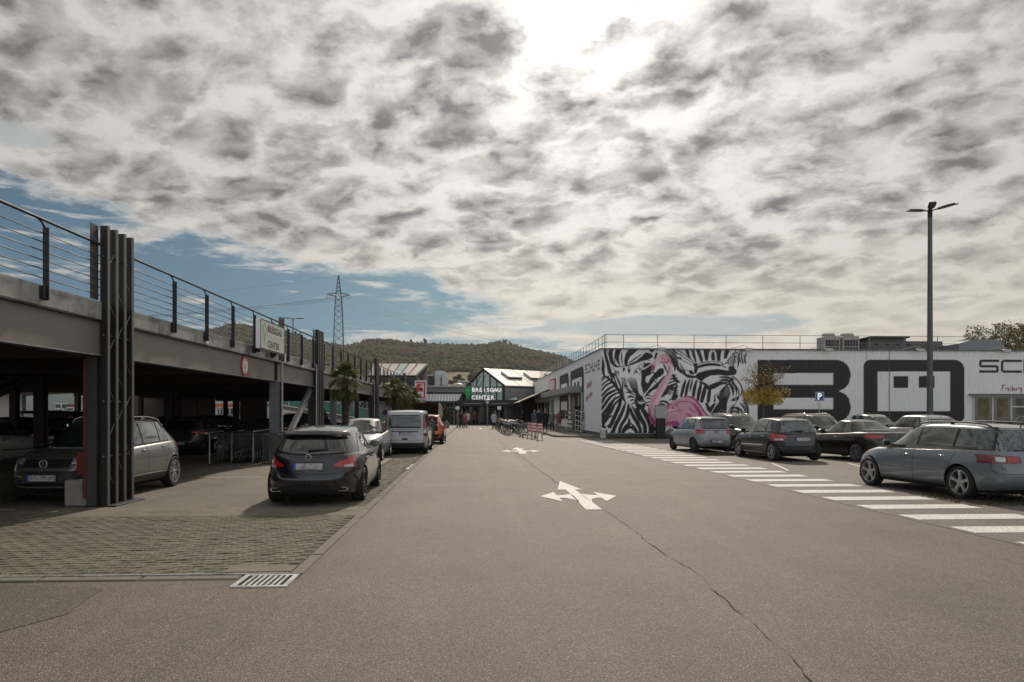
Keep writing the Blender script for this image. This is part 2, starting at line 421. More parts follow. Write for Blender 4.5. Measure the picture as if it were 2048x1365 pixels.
# flush kerb along the road, kerb slabs one by one
kerb = thing('kerb_strip', None, None, kind='structure')
y = 7.72; k = 0
km = []
for v in range(4):
    km.append(MB().cbox(-.065, .065, .004, .990, -.06, .010 + .003 * (v % 2), .008).mesh('kerb_slab', M_kerb))
while y < 86:
    o = link('kerb_slab', km[k % 4], kerb, (KX - .07 + random.uniform(-.006, .006), y, random.uniform(-.003, .003)), random.uniform(-.006, .006)); y += 1.0; k += 1
gut = thing('gutter_kerb', None, None, kind='structure')
x = KX - .62; k = 0
gm = [MB().cbox(-.990, -.006, -.075, .075, -.06, .006 + .004 * v, .008).mesh('gutter_slab', M_kerb) for v in range(3)]
while x > -14:
    link('gutter_slab', gm[k % 3], gut, (x, 7.60 + random.uniform(-.01, .01) - .02 * math.sin(x), random.uniform(-.003, .003)), random.uniform(-.02, .02)); x -= 1.0; k += 1
ground_sheet('joint_bed', [(-16, 7.48), (KX + .03, 7.48), (KX + .03, 12.13), (-16, 12.13)], -.0055, M_gap)
MB().box(-15.6, KX - .14, 7.70, 7.735, -.02, .014).build('gutter_joint', M_conc, gut)

# interlocking concrete pavers: zig-zag blocks, each its own piece near the camera
def paver_mesh(v):
    w, d, j = .222, .112, .016
    pts = [(-w/2, -d/2), (-w/4, -d/2 - j), (0, -d/2), (w/4, -d/2 + j), (w/2, -d/2), (w/2 - j*.4, 0), (w/2, d/2), (w/4, d/2 + j), (0, d/2), (-w/4, d/2 - j), (-w/2, d/2), (-w/2 - j*.4, 0)]
    pts = [(a * .968, b * .95) for a, b in pts]
    mb = MB(); n = len(pts)
    vs = [(a, b, -.05) for a, b in pts] + [(a, b, -.002) for a, b in pts] + [(a * .93, b * .90, .004) for a, b in pts]
    fs = [(i, (i + 1) % n, (i + 1) % n + n, i + n) for i in range(n)] + [(i + n, (i + 1) % n + n, (i + 1) % n + 2 * n, i + 2 * n) for i in range(n)] + [tuple(2 * n + i for i in range(n))]
    return vs, fs
def paver_mat():
    m, g, b = newmat('paver_concrete')
    P = g.n('ShaderNodeNewGeometry').outputs['Position']
    oi = g.n('ShaderNodeObjectInfo').outputs['Random']
    n = g.noise(P, 3.0, 6, .65)[0]; n2 = g.noise(P, 70, 5, .7)[0]; cell = g.noise(P, 7.0, 2, .5)[0]
    c = g.mix(g.sm(n, .35, .65), (.165, .145, .105), (.105, .097, .062))
    c = g.mix(.75, c, g.mix(n2, (.45, .45, .45), (1.55, 1.55, 1.55)), 'MULTIPLY')
    c = g.mix(.35, c, g.mix(oi, (.72, .72, .70), (1.25, 1.25, 1.25)), 'MULTIPLY')
    c = g.mix(.5, c, g.mix(g.sm(cell, .35, .65), (.8, .8, .78), (1.2, 1.2, 1.2)), 'MULTIPLY')
    nm = g.noise(P, 1.1, 6, .7)[0]
    c = g.mix(g.m('MULTIPLY', g.sm(nm, .5, .68), .4), c, (.065, .066, .030))
    lk(g, c, b, 'Base Color'); b.inputs['Roughness'].default_value = .9; bump(g, b, n2, .4, .006)
    return m
M_paver = paver_mat()
pav = thing('paved_strip', None, None, kind='structure')
pv, pf = paver_mesh(0)
pavers = []
row = 0; yy = 7.815
while yy < 12.07:
    x = KX - .26 - (.111 if row % 2 else 0)
    while x > -12.5:
        pavers.append((x, yy)); x -= .224
    yy += .1235; row += 1
def seen_size(p):                                     # how large a block shows from the road
    inside = abs((p[0] / p[1]) + SY) < .70
    sunk = 1 if p[0] > -3.2 - (p[1] - 8) * .4 else 0
    return (0 if inside and p[0] / p[1] > -.67 else 1, p[1] ** 2 + .25 * p[0] ** 2)
pavers.sort(key=seen_size)
me_p = MB().add(pv, pf).mesh('paver', M_paver)
for (x, y) in pavers[:300]:
    o = link('paver', me_p, pav, (x, y, random.gauss(0, .0022)), random.gauss(0, .012))
    o.rotation_euler = (random.gauss(0, .012), random.gauss(0, .008), random.gauss(0, .012))
rest = MB()
for (x, y) in pavers[300:]:
    dz = random.gauss(0, .002); a, b_ = random.gauss(0, .012), random.gauss(0, .010)
    rest.add([(x + p[0], y + p[1], p[2] + dz + (p[1] * a + p[0] * b_ if p[2] > -.01 else 0)) for p in pv], pf)
o = rest.build('paver_field', M_paver, pav, fix=False); tag(o, kind='stuff')
rest = MB(); yy = 13.30; row = 0
while yy < 30:
    for k in range(4):
        x = KX - .26 - (.111 if row % 2 else 0) - k * .224; dz = random.gauss(0, .002)
        rest.add([(x + p[0], yy + p[1], p[2] + dz) for p in pv], pf)
    yy += .1235; row += 1
tag(rest.build('paver_edge_field', M_paver, pav, fix=False), kind='stuff')
MB().cbox(KX - .86, KX - .15, 7.80, 8.10, -.05, .014, .006).build('repair_slab', M_strip, pav)

# storm drain grate
gx0, gx1, gy0, gy1 = KX - .58, KX - .03, 7.16, 7.70
dr = thing('drain_grate', 'galvanised rectangular drain grate at the corner of the kerb', 'drain grate', (0, 0, 0))
fr = MB(); fr.box(gx0, gx1, gy0, gy0 + .05, -.03, .008); fr.box(gx0, gx1, gy1 - .05, gy1, -.03, .008)
fr.box(gx0, gx0 + .05, gy0 + .05, gy1 - .05, -.03, .008); fr.box(gx1 - .05, gx1, gy0 + .05, gy1 - .05, -.03, .008)
fr.build('frame', plain('grate_metal', (.42, .43, .42), .5, .4, .2, 9), dr)
for i in range(7):
    bx = gx0 + .05 + (i + 1) * (gx1 - gx0 - .10) / 8
    MB().box(bx - .014, bx + .014, gy0 + .05, gy1 - .05, -.03, .006).build('bar', MATS['grate_metal'], dr)
MB().box(gx0 + .05, gx1 - .05, gy0 + .05, gy1 - .05, -.0035, -.001).build('pit', plain('pit_dark', (.004, .004, .004), 1.0), dr)

# long crack in the wearing course
cp = [G(*p) for p in ((1625, 1365), (1600, 1338), (1560, 1295), (1500, 1240), (1440, 1190), (1400, 1152), (1345, 1118), (1300, 1088), (1270, 1062), (1240, 1040), (1205, 1018), (1110, 963), (1075, 938), (1045, 915), (1020, 900), (1004, 886), (985, 872), (972, 860))]
pts = []
for (a, b_) in zip(cp[:-1], cp[1:]):
    n = max(3, int(math.dist(a, b_) / .09))
    for i in range(n):
        t = i / n; pts.append((a[0] + (b_[0] - a[0]) * t, a[1] + (b_[1] - a[1]) * t))
cr = MB(); rr = random.Random(3); px_, prev = [], None
jit = 0; L_, R_ = [], []
for i, (x, y) in enumerate(pts):
    jit = jit * .7 + rr.gauss(0, .009); w = abs(.007 + .008 * mnoise.noise(Vector((y * 1.3, 0, 2))) + rr.gauss(0, .003)) + (.006 if y > 14 else 0)
    if 0.38 < (y % 2.9) / 2.9 < .45: w *= .35
    L_.append((x + jit - w / 2, y, .0035)); R_.append((x + jit + w / 2, y, .0035))
n = len(L_); cr.add(L_ + R_, [(i, i + n, i + 1 + n, i + 1) for i in range(n - 1)])
ck = cr.build('asphalt_crack', plain('crack_tar', (.016, .014, .012), .9, 0, .3, 30)); tag(ck, kind='structure')

# crossing bars
xw = thing('zebra_crossing', None, None, kind='structure')
yb = G(1890, 1050)[1]; per = (G(1697, 1008)[1] - yb) / 2.0
per = (G(1400, 932)[1] - G(1837, 1040)[1]) / 8.0 if False else per
y = G(1837, 1040)[1] - 2 * per
sl = (edge(30) - edge(12)) / 18.0
k = 0
while y < 41:
    e0 = edge(y)
    MB().add([(e0, y, .0045), (e0 + 2.02, y, .0045), (e0 + 2.02 + sl * .5, y + per * .43, .0045), (e0 + sl * .5, y + per * .43, .0045)], [(0, 1, 2, 3)]).build('bar', M_mark, xw)
    y += per; k += 1

# three-way arrows
def arrow(X, Y, s):
    a = MB()
    def P(pts): a.add([(X + x * s, Y + y, .005) for x, y in pts], [tuple(range(len(pts)))])
    P([(-.16, 0), (.13, 0), (.10, 3.2), (-.10, 3.2)])
    P([(-.28, 3.2), (.26, 3.2), (0, 5.15)])
    for q in (-1, 1):
        P([(q * .10, 1.75), (q * .10, 2.45), (q * .26, 2.20), (q * .42, 2.16), (q * .42, 1.72), (q * .30, 1.70), (q * .18, 1.45), (q * .12, 1.0)])
        P([(q * .42, 1.15), (q * .42, 2.75), (q * .78, 2.0)])
    o = a.build('lane_arrow', M_mark); return tag(o, kind='structure')
ax, ay = G(1190, 1020); arrow(ax, ay, 1.0)
ax, ay = G(1050, 908); arrow(ax - .05, ay, 1.15)
ax, ay = G(962, 858); arrow(ax, ay - 1, 1.1)

# painted bay lines
bl = thing('parking_line_set', None, None, kind='structure')
def pline(x0, y0, x1, y1, w=.10, z=.0015):
    d = Vector((x1 - x0, y1 - y0)); d.normalize(); nn = Vector((-d.y, d.x)) * w / 2
    MB().sheet([(x0 + nn.x, y0 + nn.y, z), (x1 + nn.x, y1 + nn.y, z), (x1 - nn.x, y1 - nn.y, z), (x0 - nn.x, y0 - nn.y, z)]).build('bay_line', M_mark, bl)
for yv in (19.1, 22.6, 26.0, 33.0, 40.0): pline(-7.1, yv, -4.3 if yv < 20 else -2.2, yv, .09)
pline(-12.6, 13.0, -8.0, 13.02, .08)
pline(-7.4, 11.2, -6.9, 12.0, .06)
pline(-1.98, 21.5, -1.98, 23.6, .07); pline(-1.98, 36.5, -1.98, 40, .08)
for i in range(7): pline(9.2 + i * 2.55, 20.6, 9.9 + i * 2.55, 23.4, .09, -.006)
for i in range(8): pline(8.2 + i * 2.55, 33.5, 8.2 + i * 2.55, 38.4, .10, -.006)
pline(7.5, 38.5, 30, 38.5, .10, -.006)

# ------------------------------------------------------------------ raised parking deck on the left
DA = (968 - 947) / FOC
DK = Matrix.Translation((G(217, 1013)[0], G(217, 1013)[1], 0)) @ Matrix.Rotation(-DA, 4, 'Z')
D0 = G(217, 1013)[1]
deck = thing('parking_deck', 'long raised steel parking deck with open ground level beside the road', 'parking deck')
deck.matrix_world = DK
# local frame: x = distance from the fin line (negative under the deck), y = distance along from the first fin
Y0, Y1 = -16.0, 56.0; XF = -.12; XB = -18.5
ZB, ZG, ZC = 2.72, 3.37, 3.70
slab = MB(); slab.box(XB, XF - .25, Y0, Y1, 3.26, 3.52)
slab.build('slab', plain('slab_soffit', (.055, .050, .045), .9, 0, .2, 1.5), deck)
JO = [-16.0, .35, 11.1, 16.6, 32.2, 48.6, 56.0]
for a, b_ in zip(JO[:-1], JO[1:]):
    MB().cbox(XF - .25, XF, a + .008, b_ - .008, ZG + .002, ZC, .012).build('edge_beam', M_conc, deck)
    gd = MB()
    gd.box(XF - .10, XF - .085, a + .05, b_ - .05, ZB + .022, ZG - .022)                # web
    gd.build('girder_web', M_girder, deck)
    MB().box(XF - .22, XF + .0, a + .02, b_ - .02, ZB, ZB + .022).build('girder_flange', M_galv, deck)  # lower flange in paler metal, its lit line put into the colour
    MB().box(XF - .22, XF - .0, a + .02, b_ - .02, ZG - .022, ZG).build('girder_flange', M_steel, deck)
    MB().box(XF - .20, XF - .02, a + .03, a + .05, ZB + .022, ZG - .022).build('end_plate', M_steel, deck)
# white joint caps on the concrete edge
for yv in (4.85, 11.9, 14.2):
    MB().box(XF + .001, XF + .03, yv, yv + .14, ZG + .03, ZC + .012).build('joint_cap', M_white, deck)
# cross beams and inner girders under the slab
BY = [-15.8, -8.0, -.1, 5.4, 11.1, 16.6, 24.4, 32.2, 40.4, 48.4, 55.8]
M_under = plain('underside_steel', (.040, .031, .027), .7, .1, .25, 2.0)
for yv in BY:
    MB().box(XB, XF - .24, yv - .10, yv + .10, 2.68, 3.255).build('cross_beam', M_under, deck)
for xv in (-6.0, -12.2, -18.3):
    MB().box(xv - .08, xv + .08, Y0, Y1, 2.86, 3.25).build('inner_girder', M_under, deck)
# columns: H sections
def hcol(x, y, w, d, mat, name='column', h=2.70, t=.03):
    c = MB(); c.box(x - w / 2, x + w / 2, y - d / 2, y - d / 2 + t, 0, h); c.box(x - w / 2, x + w / 2, y + d / 2 - t, y + d / 2, 0, h)
    c.box(x - t / 2, x + t / 2, y - d / 2 + t, y + d / 2 - t, 0, h)
    return c.build(name, mat, deck)
M_colgrey = plain('column_blue_grey', (.17, .19, .205), .5, .2, .15, 3.0, grime=((.10, .10, .09), 3.0, .6))
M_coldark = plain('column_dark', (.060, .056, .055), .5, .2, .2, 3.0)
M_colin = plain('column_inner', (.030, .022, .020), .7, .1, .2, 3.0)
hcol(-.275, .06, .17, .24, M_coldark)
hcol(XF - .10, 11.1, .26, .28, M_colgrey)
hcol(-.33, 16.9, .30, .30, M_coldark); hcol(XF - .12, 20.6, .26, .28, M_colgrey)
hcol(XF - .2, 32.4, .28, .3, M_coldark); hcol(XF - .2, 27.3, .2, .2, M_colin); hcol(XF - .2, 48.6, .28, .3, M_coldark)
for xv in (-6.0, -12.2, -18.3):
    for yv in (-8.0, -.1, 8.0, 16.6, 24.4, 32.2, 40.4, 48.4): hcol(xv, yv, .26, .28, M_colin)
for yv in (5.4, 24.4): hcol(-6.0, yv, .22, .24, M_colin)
# downpipes at the joints
for yv in (11.42, 16.45, 32.0, 48.4):
    MB().tube([(XF + .06, yv, 0), (XF + .06, yv, 2.75), (XF + .06, yv, 3.05), (XF + .06, yv, 3.62)], .045, 8).build('downpipe', M_galv, deck, smooth=True)
MB().tube([(-.405, -.02, .15), (-.405, -.02, 2.66)], .036, 10).build('drain_pipe', plain('rust_red_pipe', (.14, .020, .010), .55, 0, .25, 6), deck, smooth=True)
MB().box(-.52, -.41, -.075, .06, .58, .98).build('pipe_guard', MATS['rust_red_pipe'], deck)
# diagonal bracing
def brace(a, b_, w, mat, name='brace'):
    a, b_ = Vector(a), Vector(b_); d = (b_ - a); L = d.length; d.normalize(); s_ = Vector((1, 0, 0)); u = d.cross(s_).normalized()
    m = MB(); m.obox((a + b_) / 2 + u * w / 2, d * L / 2, s_ * .07, u * .008); m.obox((a + b_) / 2 - u * w / 2, d * L / 2, s_ * .07, u * .008)
    m.obox((a + b_) / 2, d * L / 2, s_ * .006, u * (w / 2 - .008))
    return m.build(name, mat, deck)
brace((XF - .12, 11.5, .1), (XF - .12, 16.25, 2.66), .20, M_galv)
brace((XF - .22, 22.1, .1), (XF - .22, 17.2, 2.66), .12, M_colin)
brace((-6.0, 1.0, .1), (-6.0, 7.5, 2.7), .12, M_colin); brace((-12.2, 8.4, .1), (-12.2, 16.0, 2.7), .12, M_colin)
MB().cbox(-.80, -.37, .02, .42, 0, .47, .02).build('concrete_block', M_concblock, deck)
MB().cbox(-.40, .16, -.06, 1.08, 0, .018, .004).build('base_plate', M_steel, deck)

# fin clusters standing in front of the deck
def fins(y, n=4, top=5.08, pitch=.300):
    for i in range(n):
        yy = y + i * pitch
        MB().box(-.150, -.022, yy, yy + .012, .018, top).build('fin', M_steel, deck)
        MB().box(-.022, .0, yy - .012, yy + .055, .018, top).build('fin_edge', M_steel_edge, deck)
    for z in (top - .55, 3.1, 1.9, .9):
        MB().tube([(-.085, y - .02, z), (-.085, y + (n - 1) * pitch + .04, z)], .016, 6).build('tie_rod', M_galv, deck)
    k = 0; z = .35
    while z < top - .8:
        i = k % (n - 1); s_ = 1 if (k // (n - 1)) % 2 else -1
        a, b_ = (y + i * pitch + .02, y + (i + 1) * pitch)
        MB().tube([(-.05, a, z if s_ > 0 else z + .36), (-.05, b_, z + .36 if s_ > 0 else z)], .0055, 5).build('cross_rod', M_galv, deck)
        k += 1; z += .26
    MB().box(-.16, -.152, y - .32, y - .05, 3.72, top - .02).build('perforated_plate', plain('perforated_plate', (.10, .095, .09), .5, .4, .2, 8), deck)
for yv in (0.0, 16.6, 32.7, 48.9): fins(yv, top=5.08 if yv < 40 else 5.0)
for yv in (11.0, 11.32): MB().box(-.16 + .10, -.152 + .20, yv, yv + .012, 3.42, 4.86).build('perforated_plate', MATS['perforated_plate'], deck)
# railing on the deck edge
rail = thing('deck_railing', 'dark steel railing with thin horizontal bars along the raised deck edge', 'railing')
rail.matrix_world = DK
ztop = 4.72
posts = [-1.75 - 1.9 * i for i in range(6)] + [2.95 + 1.86 * i for i in range(29)]
for yv in posts:
    p = MB(); p.box(XF + .004, XF + .096, yv, yv + .016, 3.46, ztop - .12)
    p.build('post', M_steel, rail)
    MB().tube([(XF + .02, yv + .05, ztop - .13), (XF + .02, yv - .06, ztop - .045), (XF + .02, yv - .17, ztop - .012)], [.022, .014, .010], 6).build('rail_bracket', M_steel, rail)
    MB().cbox(XF + .004, XF + .070, yv - .09, yv - .002, 3.47, 3.68, .006).build('post_shoe', M_steel, rail)
segs = [(-15.5, -.08), (1.05, 16.4), (17.7, 32.5), (33.8, 48.7), (50.1, 55.9)]
for a, b_ in segs:
    MB().tube([(XF + .02, a, ztop), (XF + .02, b_, ztop)], .026, 8).build('handrail', M_steel, rail, smooth=True)
    for i in range(6):
        z = 3.80 + i * .140
        MB().tube([(XF + .035, a, z), (XF + .035, b_, z)], .0085, 6).build('bar', M_steel, rail)
# far-side railing of the deck, seen through
for z in (4.7, 4.2): MB().tube([(XB, Y0, z), (XB, Y1, z)], .02, 6).build('back_rail', M_steel, rail)
for i in range(24): MB().box(XB - .02, XB + .02, Y0 + i * 3, Y0 + i * 3 + .06, 3.52, 4.7).build('back_post', M_steel, rail)

def decal(txt, size, x, y, z, parent, mat, **k):
    return put_text('lettering', txt, size, mat, parent, (x, y, z), (0, 1, 0), **k)
M_ink = plain('sign_ink', (.05, .055, .055), .6, 0, .05)
M_signgreen = plain('sign_green', (.22, .42, .30), .5, 0, .1)
M_signpale = plain('sign_face', (.52, .53, .47), .45, 0, .08, 3, grime=((.36, .38, .33), 3.0, .55))
M_red = plain('sign_red', (.45, .03, .035), .5, 0, .08)
def pin_shape(cy, cz, s, n=20):
    pts = []
    for i in range(n + 1):
        t = R(-40) + R(260) * i / n
        pts.append((cy + s * .5 * math.cos(t), cz + s * .5 * math.sin(t)))
    pts.append((cy, cz - s * 1.15)); return pts
# advertising sign on the railing
sg = thing('advertising_sign', 'white advertising sign with grey BREISGAU CENTER lettering on the deck railing', 'sign')
sg.matrix_world = DK
SX = .22; sa_, sb_ = 8.15, 10.70; sz0, sz1 = 3.58, 4.46
MB().cbox(SX - .14, SX, sa_, sb_, sz0, sz1, .008).build('sign_box', M_white, sg)
MB().box(SX + .001, SX + .004, sa_ + .03, sb_ - .03, sz0 + .025, sz1 - .025).build('sign_face', M_signpale, sg)
f = MB(); f.box(SX, SX + .012, sa_, sb_, sz1 - .02, sz1); f.box(SX, SX + .012, sa_, sb_, sz0, sz0 + .02); f.box(SX, SX + .012, sa_, sa_ + .025, sz0 + .02, sz1 - .02); f.box(SX, SX + .012, sb_ - .025, sb_, sz0 + .02, sz1 - .02)
f.build('sign_frame', M_steel, sg)
sh = MB(); P_ = pin_shape(sa_ + .38, 4.17, .40); sh.prism([(SX + .005, a, b_) for a, b_ in P_], 0, (.003, 0, 0)); sh.build('map_pin_symbol', M_signgreen, sg)
MB().prism([(SX + .009, sa_ + .38 + .10 * math.cos(R(a)), 4.17 + .10 * math.sin(R(a))) for a in range(0, 360, 30)], 0, (.003, 0, 0)).build('pin_hole', M_signpale, sg)
decal('BREISGAU', .30, SX + .006, sa_ + .68, 4.13, sg, M_ink, bold=.009, depth=.004, spacing=1.22)
decal('CENTER', .28, SX + .006, sa_ + .68, 3.68, sg, M_ink, bold=.008, depth=.004, spacing=1.25)
hl = [(sa_ + .62 + i * .1, 4.0 + .05 * math.sin(i * .9) + .02 * math.sin(i * 2.3)) for i in range(19)]
MB().sheet([(SX + .006, a, b_) for a, b_ in stroke_poly(hl, .022)]).build('hill_line', plain('sign_blue_grey', (.25, .33, .36), .5), sg)
for yv in (8.55, 10.2): MB().box(XF + .03, SX - .14, yv, yv + .06, 3.5, 3.62).build('bracket', M_steel, sg)
# round clearance sign on the girder
cs = thing('height_limit_sign', 'round white height limit sign with red rim on the steel girder', 'road sign')
cs.matrix_world = DK
cz, cyy = 3.04, 8.0
MB().lathe([(0, XF - .075), (.30, XF - .075), (.30, XF - .055), (0, XF - .055)], 28, (0, cyy, cz), 'x').build('rim', M_red, cs)
MB().lathe([(0, XF - .054), (.22, XF - .054), (.22, XF - .050), (0, XF - .050)], 28, (0, cyy, cz), 'x').build('face', M_white, cs)
decal('2,1', .19, XF - .047, cyy - .14, cz - .07, cs, M_ink, depth=.003, bold=.004)
for q in (-1, 1): MB().prism([(XF - .049, cyy - .05, cz + q * .19), (XF - .049, cyy + .05, cz + q * .19), (XF - .049, cyy, cz + q * .12)], 0, (.002, 0, 0)).build('arrow_mark', M_ink, cs)

# access ramp at the back of the deck, with a glass parapet
ramp = thing('access_ramp', 'concrete access ramp with green glass parapet behind the parking deck', 'ramp')
def ramp_x(px, Y): return at_y(px, Y)[0]
rx0, rx1 = ramp_x(440, 74), ramp_x(770, 74)
M_soff = plain('ramp_concrete', (.20, .19, .175), .9, 0, .15, 1.5)
M_gglass = plain('green_glass', (.12, .24, .21), .15, 0, .1, 2, spec=.8)
MB().prism([(rx0, 74, 3.0), (rx0, 74, 3.35), (rx1, 74, .55), (rx1, 74, .1)], 0, (0, 5, 0)).build('ramp_slab', M_soff, ramp)
for i in range(12):
    a = rx0 + (rx1 - rx0) * i / 12; b_ = rx0 + (rx1 - rx0) * (i + 1) / 12 - .05
    za, zb = 3.42 - 2.8 * i / 12, 3.42 - 2.8 * (i + 1) / 12
    MB().prism([(a, 73.9, za), (a, 73.9, za + 1.0), (b_, 73.9, zb + 1.0), (b_, 73.9, zb)], 0, (0, .04, 0)).build('glass_panel', M_gglass, ramp)
MB().tube([(rx0, 73.9, 4.46), (rx1, 73.9, 1.66)], .04, 6).build('handrail', M_galv, ramp)
# pale ramp and wall at the far left behind the deck
M_pale = plain('pale_render', (.40, .37, .32), .8, 0, .08, .8)
rm2 = thing('ramp_wall', 'pale rendered wall under a sloping ramp behind the dark deck, far left', 'wall')
a0 = at_y(-120, 46)[0]; a1 = at_y(44, 46)[0]
MB().box(a0 - 6, a1, 46, 46.4, 0, 2.75).build('wall', M_pale, rm2)
MB().prism([(a0 - 6, 45.2, 2.2), (a0 - 6, 45.2, 2.5), (a1 + 3.4, 45.2, 3.45), (a1 + 3.4, 45.2, 3.1)], 0, (0, 5, 0)).build('ramp_slab', M_soff, rm2)
# dark partition walls closing parts of the back side
for (pa, pb, Yv, c_) in ((205, 328, 56.2, 'a'), (355, 395, 57.0, 'b'), (398, 428, 57.0, 'c'), (480, 532, 58.0, 'd')):
    xa, xb = at_y(pa, Yv)[0], at_y(pb, Yv)[0]
    w = MB().box(xa, xb, Yv, Yv + .3, 0, 3.0).build('partition_wall', plain('partition_dark', (.10, .085, .075), .85, 0, .12, 1.0), None)
    tag(w, {'a': 'dark partition wall directly behind the grey car under the deck', 'b': 'narrow dark partition under the deck right of the pale gap', 'c': 'second narrow partition beside the gap showing the orange banded block', 'd': 'long dark partition under the ramp behind the trolley bay'}[c_], 'wall')

# ------------------------------------------------------------------ cars
def interp(pts, x):
    """smooth curve through sorted points"""
    xs = [p[0] for p in pts]; ys = [p[1] for p in pts]
    if x <= xs[0]: return ys[0]
    if x >= xs[-1]: return ys[-1]
    i = max(j for j in range(len(xs) - 1) if xs[j] <= x)
    def sl(k):
        if k <= 0: return (ys[1] - ys[0]) / (xs[1] - xs[0])
        if k >= len(xs) - 1: return (ys[-1] - ys[-2]) / (xs[-1] - xs[-2])
        a = (ys[k] - ys[k - 1]) / (xs[k] - xs[k - 1]); b = (ys[k + 1] - ys[k]) / (xs[k + 1] - xs[k])
        return 0 if a * b <= 0 else 2 * a * b / (a + b)
    h = xs[i + 1] - xs[i]; t = (x - xs[i]) / h; m0, m1 = sl(i) * h, sl(i + 1) * h
    return (2 * t**3 - 3 * t**2 + 1) * ys[i] + (t**3 - 2 * t**2 + t) * m0 + (-2 * t**3 + 3 * t**2) * ys[i + 1] + (t**3 - t**2) * m1

def paint(name, col, metal=.35, rough=.38):
    if name in MATS: return MATS[name]
    m, g, b = newmat(name)
    P = g.n('ShaderNodeTexCoord').outputs['Object']
    z = g.n('ShaderNodeSeparateXYZ', {0: P}).outputs[2]
    n = g.noise(P, 5.0, 6, .65)[0]
    dirt = g.m('MULTIPLY', g.sm(z, .18, .62, 1.0, 0.0), g.sm(n, .30, .75))
    c = g.mix(g.m('MULTIPLY', dirt, .45), col, (.09, .08, .065))
    fl = g.noise(P, 900, 1, .5)[0]
    c = g.mix(.25, c, g.mix(fl, (.75, .75, .75), (1.25, 1.25, 1.25)), 'MULTIPLY')
    lk(g, c, b, 'Base Color')
    rr = g.n('ShaderNodeMapRange', {0: dirt, 1: 0.0, 2: 1.0, 3: rough, 4: .8}).outputs[0]
    lk(g, rr, b, 'Roughness'); b.inputs['Metallic'].default_value = metal
    b.inputs['Coat Weight'].default_value = .8; b.inputs['Coat Roughness'].default_value = .05
    MATS[name] = m; return m
M_badge = plain('badge_silver', (.6, .6, .6), .3, .4)
M_arch = plain('wheel_well', (.006, .006, .006), .95)
M_trim = plain('car_trim', (.020, .020, .022), .5, 0, .2, 12)
M_rim = plain('alloy_rim', (.45, .45, .46), .30, .85, .08, 12)
M_rimdark = plain('alloy_rim_dark', (.07, .07, .075), .35, .7, .1, 12)
M_brake = plain('brake_disc', (.05, .048, .046), .6, .4)
M_tail = plain('tail_lamp', (.35, .012, .014), .12, 0, .12, 14, coat=1.0)
M_taildark = plain('tail_lamp_dark', (.12, .010, .012), .12, 0, .12, 14, coat=1.0)
M_lampclear = plain('lamp_clear', (.45, .46, .47), .10, .35, .25, 18, coat=1.0)
M_seam = plain('panel_gap', (.006, .006, .006), .8)
M_euroblue = plain('plate_blue', (.02, .09, .40), .5)
M_int = plain('car_interior', (.030, .029, .028), .8, 0, .2)
def plate_mat():
    m, g, b = newmat('plate_face')
    P = g.n('ShaderNodeTexCoord').outputs['Object']
    sp = g.n('ShaderNodeSeparateXYZ', {0: P}).outputs
    q = g.comb(g.m('SNAP', sp[1], .032), g.m('SNAP', sp[0], .5), g.m('SNAP', sp[2], .028))
    n = g.noise(q, 23.0, 1, .5)[0]
    c = g.mix(g.sm(n, .35, .70), (.50, .50, .50), (.20, .205, .21))
    lk(g, c, b, 'Base Color'); b.inputs['Roughness'].default_value = .4
    return m
M_plate = plate_mat()
def glass_mat(name, tint, interior):
    """car glazing: mirror-like reflection over a dim cabin"""
    m, g, b = newmat(name)
    P = g.n('ShaderNodeTexCoord').outputs['Object']
    n = g.noise(P, 1.2, 1, .4)[0]
    c = g.mix(g.sm(n, .30, .70), interior, tint)
    lk(g, c, b, 'Base Color'); b.inputs['Roughness'].default_value = .03
    b.inputs['IOR'].default_value = 1.75; b.inputs['Coat Weight'].default_value = .7; b.inputs['Coat Roughness'].default_value = .015
    MATS[name] = m; return m
M_gdark = glass_mat('privacy_glass', (.010, .011, .012), (.004, .004, .004))
M_gteal = glass_mat('cabin_glass', (.040, .058, .055), (.018, .024, .023))

